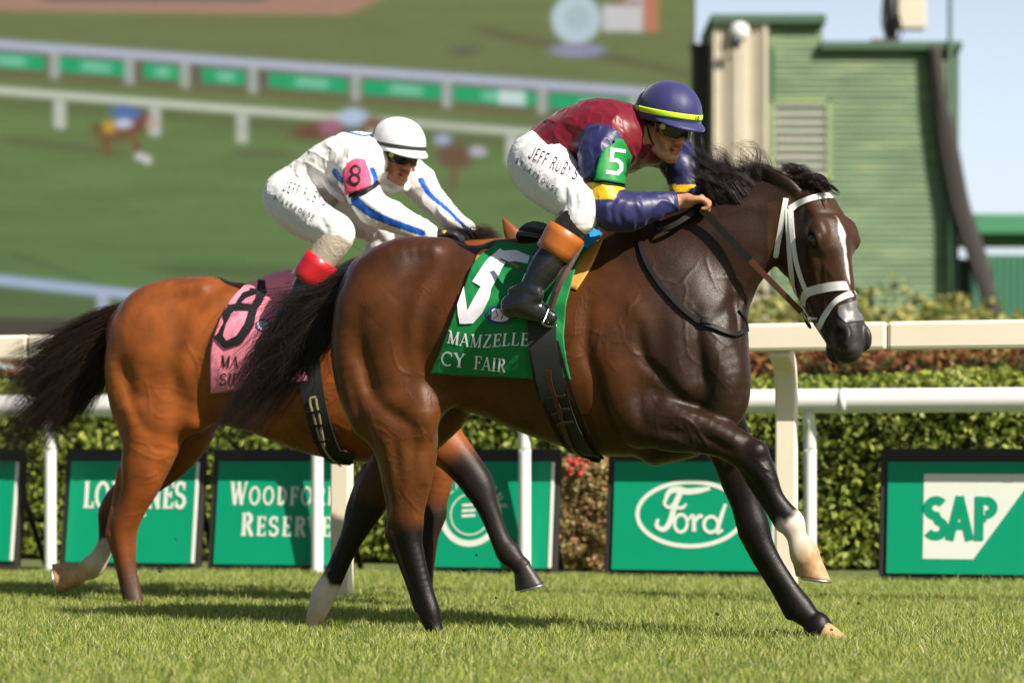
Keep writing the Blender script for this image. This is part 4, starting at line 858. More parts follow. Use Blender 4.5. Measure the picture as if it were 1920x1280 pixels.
def leaf_mat(name, c0, c1, rough=.5, trans=.25):
    m, nt, b = new_mat(name); g = N(nt, 'ShaderNodeNewGeometry'); cr = N(nt, 'ShaderNodeMix', data_type='RGBA'); cr.inputs[6].default_value = c0 + (1,); cr.inputs[7].default_value = c1 + (1,)
    nt.links.new(g.outputs['Random Per Island'], cr.inputs[0]); nt.links.new(cr.outputs[2], b.inputs['Base Color']); b.inputs['Roughness'].default_value = rough
    b.inputs['Specular IOR Level'].default_value = .3
    tr = N(nt, 'ShaderNodeBsdfTranslucent'); nt.links.new(cr.outputs[2], tr.inputs[0]); ms = N(nt, 'ShaderNodeMixShader'); ms.inputs[0].default_value = trans
    o = nt.nodes['Material Output']; nt.links.new(b.outputs[0], ms.inputs[1]); nt.links.new(tr.outputs[0], ms.inputs[2]); nt.links.new(ms.outputs[0], o.inputs[0])
    return m
M_grass = leaf_mat('grass blades', (.14, .21, .034), (.42, .47, .16), .42, .35)
_nt = M_grass.node_tree; _mx = [n for n in _nt.nodes if n.bl_idname == 'ShaderNodeMix'][0]; _g = [n for n in _nt.nodes if n.bl_idname == 'ShaderNodeNewGeometry'][0]
_r = N(_nt, 'ShaderNodeValToRGB'); _e = _r.color_ramp.elements; _e[0].color = (.10, .19, .045, 1); _e[1].color = (.62, .58, .34, 1); _e[1].position = 1.0
for _p, _c in ((.35, (.20, .28, .05, 1)), (.62, (.36, .42, .06, 1)), (.84, (.46, .47, .14, 1))): _r.color_ramp.elements.new(_p).color = _c
_nt.links.new(_g.outputs['Random Per Island'], _r.inputs[0])
for _l in list(_mx.outputs[2].links): _nt.links.new(_r.outputs[0], _l.to_socket)
def grass():
    r = np.random.default_rng(5)
    # denser near the camera-side strip, thinning away; only where the frame can see, with a margin
    n = 430000; Y = 6.9 + (r.random(n) ** 1.1) * 6.9; hw = Y * .235 + .95; X = r.uniform(-1, 1, n) * hw
    B = np.stack([X, Y, np.zeros(n)], 1)
    keep = Y < 13.50 - .291 * X; B = B[keep]; n = len(B)
    cl = vnoise(B, 5, 1) * .5 + vnoise(B, 17, 2) * .5
    H = (.036 + .013 * cl + r.normal(0, .009, n)).clip(.014, .075); tall = r.random(n) < .012; H[tall] *= 1.35
    az = r.uniform(0, 2 * math.pi, n); lean = r.uniform(.05, .75, n) * H; wv = r.uniform(.0013, .0027, n)
    d = np.stack([np.cos(az), np.sin(az), np.zeros(n)], 1); a2 = r.uniform(0, math.pi, n); p = np.stack([np.cos(a2), np.sin(a2) * .4, np.zeros(n)], 1); z = np.array([0, 0, 1.])
    mid = B + d * (lean * .35)[:, None] + z * (H * .62)[:, None]; tip = B + d * lean[:, None] + z * H[:, None]
    V = np.stack([B - p * wv[:, None], B + p * wv[:, None], mid + p * (wv * .8)[:, None], mid - p * (wv * .8)[:, None], tip + p * (wv * .15)[:, None], tip - p * (wv * .15)[:, None]], 1).reshape(-1, 3)
    i = (np.arange(n) * 6)[:, None]; Fc = np.vstack([i + [0, 1, 2, 3], i + [3, 2, 4, 5]])
    o = mesh_np('grass', V, Fc, M_grass, None, smooth=False); tag(o, 'short bright green racetrack turf grass', 'grass', kind='stuff')
grass()
def foliage(name, lo, hi, n, size, m, core, label, cat, seed, front=None, bump=.10, bs=3.0, group=None, kind=None, line=None):
    """a clipped or loose mass of leaves: box from lo to hi along the rail direction with an uneven skin"""
    r = np.random.default_rng(seed); lo, hi = np.array(lo, float), np.array(hi, float); ext = hi - lo
    root = tag(empty(name, ((lo[0] + hi[0]) / 2, (lo[1] + hi[1]) / 2, 0)), label, cat, group, kind)
    f = r.random(n); U = r.random((n, 3)); Pn = np.zeros((n, 3)); P_ = lo + U * ext
    top = f < .28; P_[top, 2] = hi[2]; Pn[top, 2] = 1; fr = (f >= .28) & (f < .86); P_[fr, 1] = lo[1]; Pn[fr, 1] = -1
    e = (f >= .86); sd = r.random(n) < .5; P_[e, 0] = np.where(sd[e], lo[0], hi[0]); Pn[e, 0] = np.where(sd[e], -1, 1)
    # round the shoulders
    q = (P_ - (lo + hi) / 2) / (ext / 2); rr = np.linalg.norm(np.abs(q[:, 1:]) ** 6, axis=1) ** (1 / 6.); P_[:, 1:] = ((lo + hi) / 2)[1:] + q[:, 1:] / np.maximum(rr, 1)[:, None] * (ext / 2)[1:]
    nb = vnoise(P_, bs, seed) * .6 + vnoise(P_, bs * 3, seed + 1) * .4
    depth = r.random(n) ** 2 * .13 * max(1, size / .03)
    P_ = P_ + Pn * (nb * bump - depth)[:, None]; P_[:, 2] = np.maximum(P_[:, 2], .01)
    if line is not None: P_[:, 1] += -.291 * P_[:, 0]
    a = r.normal(0, 1, (n, 3)) + Pn * .9; a /= np.linalg.norm(a, axis=1)[:, None]; b = np.cross(a, r.normal(0, 1, (n, 3))); b /= np.linalg.norm(b, axis=1)[:, None]; c = np.cross(a, b)
    s_ = (size * r.uniform(.6, 1.3, n))[:, None]
    V = np.stack([P_ - b * s_ * .5, P_ + c * s_ * .3 + a * s_ * .08, P_ + b * s_ * .6, P_ - c * s_ * .3 + a * s_ * .08], 1).reshape(-1, 3)
    i = (np.arange(n) * 4)[:, None]; mesh_np('leaves', V, i + [0, 1, 2, 3], m, root, smooth=False)
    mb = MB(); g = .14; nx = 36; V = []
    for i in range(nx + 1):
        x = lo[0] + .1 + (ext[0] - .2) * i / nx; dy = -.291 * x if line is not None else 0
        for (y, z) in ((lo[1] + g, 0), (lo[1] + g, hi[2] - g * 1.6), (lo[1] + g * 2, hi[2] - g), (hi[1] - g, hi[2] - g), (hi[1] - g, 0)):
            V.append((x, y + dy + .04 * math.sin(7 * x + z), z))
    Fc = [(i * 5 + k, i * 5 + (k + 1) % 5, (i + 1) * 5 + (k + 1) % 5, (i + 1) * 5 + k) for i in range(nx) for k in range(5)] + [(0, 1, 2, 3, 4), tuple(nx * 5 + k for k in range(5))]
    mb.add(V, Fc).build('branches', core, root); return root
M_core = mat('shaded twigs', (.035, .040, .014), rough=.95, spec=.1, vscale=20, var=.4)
M_leafg = leaf_mat('hedge leaf', (.09, .15, .018), (.40, .45, .08)); M_leafr = leaf_mat('red shrub leaf', (.26, .05, .035), (.30, .20, .06)); M_leafp = leaf_mat('pink brown leaf', (.42, .22, .13), (.36, .34, .12))
M_leafy = leaf_mat('yellow green leaf', (.14, .19, .05), (.38, .34, .10))
foliage('hedge', (-7.5, 14.95, 0), (7.2, 15.9, 1.16), 76000, .050, M_leafg, M_core, 'long clipped green hedge standing behind the advertising boards', 'hedge', 21, bump=.11, line=1)
foliage('shrub_row', (-7.5, 16.9, 0), (7.2, 17.8, 1.48), 27000, .06, M_leafr, M_core, 'row of dark red leaved shrubs just behind the clipped hedge', 'shrub', 22, bump=.18, bs=2, line=1)
foliage('shrub', (.28, 14.33, 0), (.62, 14.75, .66), 3800, .034, M_leafp, M_core, 'pinkish brown flowering shrub between the seal board and the oval logo board', 'shrub', 23, bump=.09, bs=5, line=1)
foliage('bushes', (2.3, 26, 0), (7.0, 28.2, 2.26), 7000, .13, M_leafy, M_core, 'loose yellow green bushes growing at the foot of the green building', 'bush', 25, bump=.62, bs=1.4)
M_petal = mat('red petals', (.55, .03, .03), rough=.5)
fr_ = empty('flowers', (0.37, 14.2, .6)); tag(fr_, 'few red flowers on top of the pinkish brown shrub', 'flowers')
for k in range(16):
    mb = MB(); c = np.array([.33 + .13 * random.random(), 14.15 + .1 * random.random(), .57 + .12 * random.random()]); mb.lathe(c, [(.001, -.008), (.016, 0), (.012, .008), (.001, .012)], (random.uniform(-.5, .5), -1, .4), 7); mb.build('flower', M_petal, fr_, smooth=True)

# ---- rails
DR = unit([1, -.291, 0]); NR = unit([-.291, -1, 0])           # along the rails, and towards the track
def rl(D0, X, z=0.): return np.array([X, D0 - .291 * X, z])
M_cream = mat('cream painted rail', (.90, .82, .66), rough=.38, var=.06, vscale=3, bump=.15, bscale=25, coat=.2); M_white = mat('white painted rail', (.80, .80, .80), rough=.35, var=.05, vscale=4, coat=.2)
def rail(D0, posts, z1, kind, m, label, off):
    root = tag(empty('rail', rl(D0, 0)), label, 'rail')
    xs = np.linspace(-7.3, 7.7, 16)
    if kind == 'box':
        for i in range(15):
            mb = MB(); a = rl(D0, xs[i], z1 - .062) + NR * off; b = rl(D0, xs[i + 1], z1 - .062) + NR * off; L = np.linalg.norm(b - a)
            mb.box((a + b) / 2, (L / 2 - .001, .035, .062), [DR, NR, (0, 0, 1)]); mb.build('rail_bar', m, root, bevel=.016)
    else:
        mb = MB(); pts = [rl(D0, x, z1 - .066) + NR * off for x in np.linspace(-7.3, 7.7, 40)]; mb.tube(pts, .066, 20); mb.build('rail_bar', m, root, smooth=True)
        for x in (-2.2, .35, 1.78, 3.0): mb = MB(); mb.tube([rl(D0, x - .02, z1 - .066) + NR * off, rl(D0, x + .02, z1 - .066) + NR * off], .0675, 20); mb.build('rail_joint', m, root, smooth=True)
    for X in posts:
        mb = MB(); r = .047 if kind == 'box' else .035; b0 = rl(D0, X)
        zt = z1 - (.125 if kind == 'box' else .10)
        prof = [(0, -.05), (0, .3), (0, .7), (0, zt - .22), (.015, zt - .12), (.05, zt - .05), (off * .75, zt - .01), (off, zt + .01 if kind == 'box' else zt + .03)]
        pts = catmull([b0 + NR * u + np.array([0, 0, z]) for u, z in prof], 5)
        if kind == 'box': mb.tube(pts, r, 4, flat=(.8, 1), up=NR); mb.build('post', m, root, bevel=.012)
        else: mb.tube(pts, r, 16, up=NR); mb.build('post', m, root, smooth=True)
    return root
rail(11.20, [-4.91, -2.86, -.81, 1.24, 3.29, 5.34], 1.275, 'box', M_cream, 'cream flat sided running rail just behind the horses', .18)
rail(13.35, [-5.8, -4.3, -2.72, -1.11, .07, 1.60, 3.1, 4.6, 6.1], 1.045, 'round', M_white, 'white round tubular rail in front of the advertising boards', .06)

# ---- advertising boards
M_green = mat('green board panel', (.0, .29, .15), rough=.45, var=.04, vscale=5, spec=.3); M_black = mat('black board frame', (.022, .019, .02), rough=.6, bump=.2, bscale=80)
M_ink = mat('white board lettering', (.70, .74, .68), rough=.5, var=.03)
BL = 13.39
def board(px0, px1, label, H=.71, flip=None):
    """board whose foot runs from photo column px0 to px1 along the boards' line"""
    def X(px): t = (px - 960) / F; return BL * t / (1 + .291 * t)
    x0, x1 = X(px0), X(px1); root = tag(empty('advertising_board', rl(BL, (x0 + x1) / 2)), label, 'advertising board', 'advertising boards behind the rail')
    a, b = rl(BL, x0), rl(BL, x1); W_ = np.linalg.norm(b - a); up = unit(np.array([0, 0, H]) - NR * .10); o = (a + b) / 2; nr = unit(np.cross(DR, up)); nr = nr if nr[1] < 0 else -nr; hl = H / up[2]
    mb = MB(); mb.box(o + up * (hl / 2 + .005) - nr * .03, (W_ / 2 + .03, hl / 2 + .012, .025), [DR, up, nr]); mb.build('frame', M_black, root, bevel=.006)
    mb = MB(); mb.box(o + up * .360 + nr * .002, (W_ / 2 - .012, .300, .006), [DR, up, nr]); mb.build('panel', M_green, root, bevel=.002)
    for s_ in (-.8, .8): mb = MB(); mb.tube([o + DR * s_ * W_ / 2 + up * hl * .9 - nr * .06, o + DR * s_ * W_ / 2 - NR * .55 + np.array([0, 0, .02])], .018, 8); mb.build('back_brace', M_black, root, smooth=True)
    mb = MB(); mb.box(o + DR * (W_ / 2 - .006) + up * .360 + nr * .004, (.008, .295, .008), [DR, up, nr]); mb.build('edge_strip', M_ink, root)
    return root, plane_map(o + up * .360 + nr * .009, DR, up, nr, .0015), W_, hl
def put(fm, root, S, off=.0006, name='lettering', m=None): return strokes_mesh(name, S, fm, m or M_ink, root, off=off, sub=1.5)
def place(strokes, w0, cx, cy, sc, wx=1.0): return [(np.column_stack([(p[:, 0] - w0 / 2) * sc * wx + cx, p[:, 1] * sc + cy]), t * sc * (wx + 1) / 2) for p, t in strokes]
r0_, fm, W_, hl = board(-150, 22, 'advertising board with a plain green face at the left edge, beside the white post')
r1_, fm, W_, hl = board(118, 362, 'advertising board lettered LONGINES in slab serif capitals')
w0, S = text_strokes('LONGINES', 'slab', .05); sc = .125; put(fm, r1_, place(S, w0, .02, .02, .16, .66 / (w0 * .16)))
put(fm, r1_, [(np.array([[-.05, -.015], [.0, -.035], [.05, -.035], [.10, -.015]]), .012), (np.array([[.0, -.05], [.05, -.05]]), .01)], name='emblem')
r2_, fm, W_, hl = board(396, 640, 'advertising board lettered WOODFORD RESERVE on two lines')
w0, S = text_strokes('WOODFORD', 'slab', .16, smallcaps=.8); put(fm, r2_, place(S, w0, .03, .045, .135, .66 / (w0 * .135)))
w0, S = text_strokes('RESERVE', 'slab', .16, smallcaps=.85); put(fm, r2_, place(S, w0, .05, -.135, .135, .56 / (w0 * .135)))
r3_, fm, W_, hl = board(764, 1032, 'advertising board with a round white seal, left of the pinkish shrub')
cx = -.06; S = [(arc(cx, .0, .165, .165, 180, 360, 40), .035), (arc(cx, 0, .165, .165, -60, 40, 20), .035), (arc(cx, 0, .115, .115, 0, 360, 40), .008)]
for k, ch in enumerate('CLAIBORNE'):
    w0, g = glyph(ch, 'sans'); an = R(150 - k * 17); c, s_ = math.cos(an), math.sin(an)
    for p, t in g:
        q = (p - [w0 / 2, 0]) * .05; S.append((np.column_stack([cx + c * (.165 + q[:, 1]) + s_ * q[:, 0], s_ * (.165 + q[:, 1]) - c * q[:, 0]]), t * .05))
for y in (.05, .02, -.01): S.append((np.array([[cx - .05, y], [cx + .03, y + .005]]), .016))
put(fm, r3_, S, name='seal')
r4_, fm, W_, hl = board(1142, 1450, 'advertising board with white oval logo reading Ford in script')
S = [(arc(.0, -.03, .265, .155, 0, 360, 64), .022)]
S += [(np.array([[-.125, .05], [-.10, .082], [-.06, .088], [-.02, .078], [.04, .084], [.095, .095]]), [.02, .03, .034, .032, .030, .018]),       # F top sweep
      (np.array([[-.045, .085], [-.075, .02], [-.10, -.07], [-.13, -.105], [-.165, -.09], [-.16, -.055]]), [.028, .03, .03, .026, .022, .016]),
      (np.array([[-.115, .06], [-.13, .02], [-.105, .0], [-.09, .02]]), [.02, .018, .016, .01]), (np.array([[-.09, .0], [-.04, .0], [-.02, .02]]), [.016, .018, .01]),
      (catmull(arc(-.045, -.075, .032, .042, 0, 360, 12) + [0, 0], 2), .017), (np.array([[-.012, -.06], [.015, -.04], [.022, -.115]]), [.012, .02, .022]), (np.array([[.022, -.07], [.045, -.04], [.062, -.045]]), [.014, .02, .02]),
      (catmull(arc(.105, -.08, .035, .038, 0, 360, 12), 2), .018), (np.array([[.175, .02], [.155, -.04], [.138, -.115], [.165, -.105]]), [.016, .022, .022, .012])]
S = [(catmull(p, 4) if len(p) > 2 and np.isscalar(w_) is False else p, w_) for p, w_ in S]
put(fm, r4_, [(p * [1.12, 1.14] + [-.01, .045], w_ * 1.1 if np.isscalar(w_) else list(np.array(w_) * 1.1)) for p, w_ in S], name='logo')
r5_, fm, W_, hl = board(1657, 2010, 'advertising board with blue-white SAP logo panel at the right edge')
r5_['label'] = 'advertising board with a white slanted SAP logo at the right edge'
up2 = lambda p, l: fm(np.asarray(p, float), l)
q = up2([[-.285, -.22], [-.02, -.22], [.30, .235], [-.285, .235]], .0); mesh_np('logo_panel', q, [[0, 1, 2, 3]], M_ink, r5_, smooth=False)
w0, S = text_strokes('SAP', 'heavy', -.02); put(fm, r5_, [(p, t) for p, t in place(S, w0, -.09, -.12, .235, .38 / (w0 * .235))], name='lettering', m=M_green, off=.0004)
for o in [c for c in r5_.children if c.name.startswith('lettering')]: o.location = o.location + Vector(-fm(np.array([[0., 0.]]), 0)[0] + fm(np.array([[0., 0.]]), .002)[0])

# ---- the big video screen
def screen():
    x0, x1, y0, y1, Y = -330, 1300, -190, 600, 66.0
    nx, ny = 760, 400; xs = np.linspace(x0, x1, nx); ys = np.linspace(y1, y0, ny); X, Yy = np.meshgrid(xs, ys, indexing='ij')
    r = np.random.default_rng(3); lin = lambda c: (np.array(c) / 255.) ** 2.2
    C = np.zeros((nx, ny, 3)); t = np.clip(Yy / 600, 0, 1)[..., None]
    C[:] = lin((115, 134, 78)) * (1 - t) + lin((95, 126, 74)) * t
    pts = np.stack([X, Yy * 3, 0 * X], -1); nz = vnoise(pts * [.3, 1, 1], .02, 1) * .5 + vnoise(pts * [.2, 1, 1], .05, 2) * .3
    C *= (1 + .16 * nz)[..., None]
    band = lambda y, h, s=4: sstep(h / 2 + s, h / 2 - s, np.abs(Yy - y))
    def mixc(m, col, a=1.0):
        nonlocal C; m = np.clip(m, 0, 1)[..., None] * a; C = C * (1 - m) + lin(col) * m
    def xr(a, b, s=4): return sstep(a - s, a + s, X) * sstep(b + s, b - s, X)
    def blob(cx, cy, rx, ry, col, rot=0, a=1.0, soft=.5):
        c, s_ = math.cos(R(rot)), math.sin(R(rot)); dx, dy = X - cx, Yy - cy; u = (dx * c + dy * s_) / rx; v = (-dx * s_ + dy * c) / ry; mixc(sstep(1 + soft, 1 - soft, np.sqrt(u * u + v * v)), col, a)
    mixc(sstep(150, 60, np.abs(Yy - (120 + .07 * X) + 75)), (118, 116, 78), .45)                       # dry grass
    mixc(band(100 + .073 * X, 20), (105, 92, 74), .8); mixc(band(138 + .0745 * X, 16), (112, 104, 72), .8); mixc(band(112 + .0745 * X, 38), (104, 96, 84), .9)
    for a, b in ((-300, -220), (-200, -80), (-60, 84), (108, 240), (268, 336), (378, 460), (503, 652), (680, 828), (850, 1006), (1030, 1200)):
        mixc(band(113 + .0735 * X, 28, 2) * xr(a, b, 2), (22, 172, 110)); mixc(band(113 + .0735 * X, 18) * xr(a + (b - a) * .35, a + (b - a) * .75, 10), (140, 215, 185), .7)
    mixc(band(113 + .0735 * X, 26, 3) * xr(935, 985), (215, 235, 235), .9)
    mixc(band(84 + .0735 * X, 17), (188, 192, 214))
    for a in (102, 243, 347, 474, 667, 838, 1017, 1190, -70, -210): mixc(xr(a - 9, a + 9, 3) * sstep(86, 94, Yy - .0735 * X) * sstep(146, 134, Yy - .0735 * X), (176, 186, 176), .9)
    mixc(band(190 + .079 * X, 26, 10), (95, 96, 62), .5); mixc(band(170 + .079 * X, 14), (208, 214, 196))
    for a in (-110, 112, 290, 454, 700, 960): mixc(xr(a - 11, a + 11, 3) * sstep(176, 182, Yy - .079 * X) * sstep(236, 228, Yy - .079 * X), (205, 212, 200), .9)
    mixc(band(262 + .11 * X, 9, 14) * xr(0, 240, 40), (84, 78, 58), .8); mixc(band(288 + .0 * X, 8, 12) * xr(440, 540, 30), (88, 78, 60), .8); mixc(band(500 + .02 * X, 16, 22) * xr(300, 560, 50), (76, 88, 58), .8)
    mixc(band(470 + .33 * X, 5, 10) * xr(15, 180, 20), (80, 92, 62), .7); mixc(band(250 - .02 * X, 8, 30) * xr(420, 1200, 60), (88, 96, 60), .35)
    mixc(band(556 + .10 * X, 40, 14), (84, 92, 66), .5); mixc(band(525 + .11 * X, 18), (176, 190, 222)); mixc(xr(182, 204, 3) * sstep(545, 552, Yy), (178, 190, 212), .9)
    mixc(sstep(590, 610, Yy + .0 * X + 8), (92, 84, 70), .8)
    # horses shown on the screen
    blob(222, 250, 44, 18, (118, 86, 58), -8); blob(262, 228, 24, 14, (120, 68, 46), -35); blob(285, 232, 10, 13, (196, 170, 160), 0); blob(190, 240, 20, 6, (96, 66, 50), 15); blob(205, 238, 13, 12, (200, 160, 60)); blob(236, 212, 27, 14, (84, 116, 178), 6); blob(232, 232, 16, 8, (212, 220, 235)); blob(200, 275, 6, 18, (128, 80, 52), -15); blob(256, 276, 6, 20, (128, 74, 50), -15); blob(262, 294, 9, 7, (222, 222, 222)); blob(276, 300, 8, 8, (222, 222, 222))
    blob(600, 245, 56, 16, (112, 76, 56), -8); blob(620, 238, 22, 14, (170, 104, 128)); blob(662, 220, 26, 16, (188, 206, 236)); blob(700, 232, 20, 12, (128, 90, 66)); blob(852, 292, 34, 26, (112, 84, 64), 10); blob(830, 262, 16, 10, (170, 180, 210)); blob(896, 284, 16, 9, (196, 190, 206)); blob(850, 340, 8, 26, (118, 100, 72), 10)
    # infield: planting bed, clock, shadow
    mixc(sstep(0, 6, 24 + .012 * X - Yy) * sstep(730, 690, X + Yy * 2), (176, 136, 116)); mixc(sstep(0, 6, 6 + .004 * X - Yy) * sstep(520, 480, X) * sstep(60, 100, X), (120, 112, 100)); mixc(sstep(0, 8, -20 - Yy), (104, 122, 84), .8)
    mixc(band(55 + .215 * (X - 895), 12, 9) * xr(900, 1300, 30), (96, 84, 66), .7); blob(1195, 25, 34, 34, (205, 205, 214), soft=.15); mixc(xr(1130, 1205) * band(34, 50), (212, 210, 212)); mixc(xr(1205, 1235) * band(20, 80), (196, 128, 100)); mixc(xr(1145, 1200) * band(6, 8), (150, 110, 90))
    blob(1080, 36, 46, 46, (196, 216, 224), soft=.12); blob(1084, 34, 24, 24, (178, 200, 206), soft=.4); blob(1082, 95, 52, 13, (150, 150, 178), soft=.3); blob(870, 96, 28, 10, (104, 104, 84), soft=.8)
    for _ in range(4):
        C[1:-1] = (C[:-2] + 2 * C[1:-1] + C[2:]) / 4; C[:, 1:-1] = (C[:, :-2] + 2 * C[:, 1:-1] + C[:, 2:]) / 4
    C *= (1 + .10 * vnoise(pts * [1, 1, 1], .11, 9) * .5 + .05 * vnoise(pts, .5, 10))[..., None]
    sc_ = 1 + .035 * np.sin(Yy * 2 * math.pi / 6.2); C *= sc_[..., None]
    V = np.array([P(a, b, Y) for a, b in ((x0, y1), (x1, y1), (x0, y0))]); U = (V[1] - V[0]); Wv = V[2] - V[0]
    G = V[0] + ((X - x0) / (x1 - x0))[..., None] * U + ((y1 - Yy) / (y1 - y0))[..., None] * Wv
    root = tag(empty('video_screen', (V[0] + V[1]) / 2 * [1, 1, 0]), 'huge outdoor video screen showing the race behind the riders', 'screen')
    m, nt, b = new_mat('lit screen'); vc = N(nt, 'ShaderNodeVertexColor', layer_name='Col'); nt.links.new(vc.outputs[0], b.inputs['Emission Color']); b.inputs['Emission Strength'].default_value = .53; b.inputs['Base Color'].default_value = (.01, .01, .01, 1); b.inputs['Roughness'].default_value = .6; b.inputs['Specular IOR Level'].default_value = .1
    mesh_np('display', G.reshape(-1, 3), grid_faces(nx, ny), m, root, smooth=False, col=C.reshape(-1, 3))
    mb = MB(); c = V[0] + U / 2 + Wv / 2 + [0, .55, 0]; mb.box(c, (np.linalg.norm(U) / 2 + .06, .5, np.linalg.norm(Wv) / 2 + .06)); 
    mb.box(V[0] + U / 2 + [0, .0, -.28], (np.linalg.norm(U) / 2 + .06, .06, .26)); mb.build('cabinet', mat('dark screen cabinet', (.03, .026, .022), rough=.7), root)
    for k in (.15, .5, .85): mb = MB(); mb.box(V[0] + U * k + [0, .5, -V[0][2] / 2], (.35, .3, V[0][2] / 2)); mb.build('support_column', mat('support', (.12, .12, .12)), root)
screen()

# ---- green clapboard building and neighbours
M_clap = mat('weathered green clapboard', (.085, .20, .095), rough=.75, var=.25, vscale=.8); M_clap_y = mat('peeled yellow green paint', (.26, .34, .16), rough=.8, var=.3, vscale=3)
def clapmat():
    m, nt, b = new_mat('weathered clapboard'); tc = N(nt, 'ShaderNodeTexCoord'); mp = N(nt, 'ShaderNodeMapping'); mp.inputs['Scale'].default_value = (.5, .5, 2.6); nt.links.new(tc.outputs['Object'], mp.inputs[0])
    n = N(nt, 'ShaderNodeTexNoise'); n.inputs['Scale'].default_value = 1.3; n.inputs['Detail'].default_value = 6; nt.links.new(mp.outputs[0], n.inputs['Vector'])
    cr = N(nt, 'ShaderNodeValToRGB'); e = cr.color_ramp.elements; e[0].position = .35; e[0].color = (.115, .18, .10, 1); e[1].position = .75; e[1].color = (.30, .34, .16, 1); x = cr.color_ramp.elements.new(.55); x.color = (.15, .24, .13, 1)
    nt.links.new(n.outputs[0], cr.inputs[0]); nt.links.new(cr.outputs[0], b.inputs['Base Color']); b.inputs['Roughness'].default_value = .7; return m
M_cb = clapmat(); M_trim = mat('dark green trim', (.05, .11, .065), rough=.6); M_louv = mat('pale grey louvers', (.50, .50, .47), rough=.5); M_beige = mat('beige corrugated panel', (.50, .45, .36), rough=.7, var=.15, vscale=2); M_brown = mat('dark brown sheet', (.055, .045, .04), rough=.7)
def building():
    Y = 60.0; w = lambda x, y, dy=0: P(x, y, Y) + np.array([0, dy, 0]); root = tag(empty('clapboard_building', P(1620, 853, Y) * [1, 1, 0]), 'faded green clapboard building with a louvered vent', 'building')
    mb = MB(); A, B = w(1442, 92), w(1795, 92); z1 = A[2]; ph = 11.2 / F * Y; n = int(z1 / ph)
    for i in range(n):   # lapped boards
        z = i * ph; x0, x1 = A[0], B[0]; mb.add([(x0, Y - .05, z), (x1, Y - .05, z), (x1, Y, z + ph), (x0, Y, z + ph)], [(0, 1, 2, 3)]); mb.add([(x0, Y - .03, z), (x1, Y - .03, z), (x1, Y + .0, z), (x0, Y + .0, z)], [(0, 3, 2, 1)])
    z = n * ph; xt = w(1543, 40)
    for i in range(int((xt[2] - z) / ph)):
        zz = z + i * ph; mb.add([(A[0], Y - .03, zz), (xt[0], Y - .03, zz), (xt[0], Y, zz + ph), (A[0], Y, zz + ph)], [(0, 1, 2, 3)])
    mb.build('siding', M_cb, root)
    mb = MB(); mb.box(((A[0] + B[0]) / 2, Y + 3.04, (z1 - .1) / 2), ((B[0] - A[0]) / 2 - .01, 3, (z1 - .1) / 2)); mb.box(((A[0] + xt[0]) / 2, Y + 1.5, (z1 + xt[2]) / 2), ((xt[0] - A[0]) / 2 - .02, 1.4, (xt[2] - z1) / 2)); mb.build('walls', M_clap, root)
    mb = MB(); h = .10
    mb.box(((xt[0] + B[0]) / 2, Y + 2.9, z1 + .05), ((B[0] - xt[0]) / 2 + .08, 3.15, h)); mb.box((((w(1335, 40)[0]) + xt[0]) / 2, Y + 1.35, xt[2] + .02), ((xt[0] - w(1335, 40)[0]) / 2 + .05, 1.6, .11)); mb.box((B[0] - .08, Y - .02, z1 / 2), (.10, .09, z1 / 2)); mb.box((A[0] + .05, Y - .02, z1 / 2), (.09, .09, z1 / 2)); mb.build('trim', M_trim, root, bevel=.01)
    vr = MB(); a, b = w(1448, 190), w(1552, 335); c = (a + b) / 2; vr.box((c[0], Y - .06, a[2] + .02), (abs(b[0] - a[0]) / 2 + .06, .06, .07)); vr.box((a[0] - .02, Y - .06, c[2]), (.06, .06, abs(a[2] - b[2]) / 2 + .06)); vr.box((b[0] + .02, Y - .06, c[2]), (.06, .06, abs(a[2] - b[2]) / 2 + .06)); vr.box((c[0], Y - .055, b[2]), (abs(b[0] - a[0]) / 2 + .06, .06, .06)); v = vr.build('louvered_vent', M_clap_y, root)
    mb = MB()
    for k in range(9):
        z = b[2] + (a[2] - b[2]) * (k + .5) / 9; mb.box((c[0], Y - .05, z), (abs(b[0] - a[0]) / 2 - .02, .085, .018), [(1, 0, 0), unit((0, 1, .75)), unit((0, -.75, 1))])
    mb.build('slats', M_louv, v)
    # beige corrugated corner and brown column
    mb = MB(); a, b = w(1338, 48), w(1440, 48); k = 90; V = []
    for i in range(k + 1):
        t = i / k; yy = Y - .12 + .07 * math.sin(t * 11) + .03 * math.sin(t * 47); V += [(a[0] + (b[0] - a[0]) * t, yy, 0), (a[0] + (b[0] - a[0]) * t, yy, a[2])]
    V += [(b[0], Y + 2, 0), (b[0], Y + 2, a[2]), (a[0], Y + 2, 0), (a[0], Y + 2, a[2])]; nn = k + 3
    mb.add(V, [(2 * i, 2 * i + 2, 2 * i + 3, 2 * i + 1) for i in range(nn - 1)] + [(2 * nn - 2, 0, 1, 2 * nn - 1), tuple(2 * i + 1 for i in range(nn))]); mb.build('corner_panel', M_beige, root)
    # lamp on the corner panel
    lm = tag(empty('security_camera', w(1383, 65, -.3)), 'small white dome camera mounted high on the beige corner panel', 'camera'); mb = MB(); c = w(1385, 62, -.22); mb.lathe(c, [(.01, -.2), (.2, -.16), (.25, 0), (.2, .1), (.01, .14)], (0, -1, .1), 24); mb.box(c + np.array([0, .16, 0]), (.06, .12, .06)); mb.build('housing', mat('white housing', (.7, .7, .7)), lm, smooth=True)
    mb = MB(); mb.lathe(w(1378, 84, -.4), [(.01, -.02), (.13, 0), (.13, .12), (.01, .16)], (-.3, -.6, -.8), 20); mb.build('lens', mat('lens', (.02, .04, .06), rough=.1), lm, smooth=True)
    col = tag(empty('brown_column', w(1322, 853)), 'dark brown steel column between the screen and the beige panel', 'column'); mb = MB(); a = w(1322, 75, 1.2)
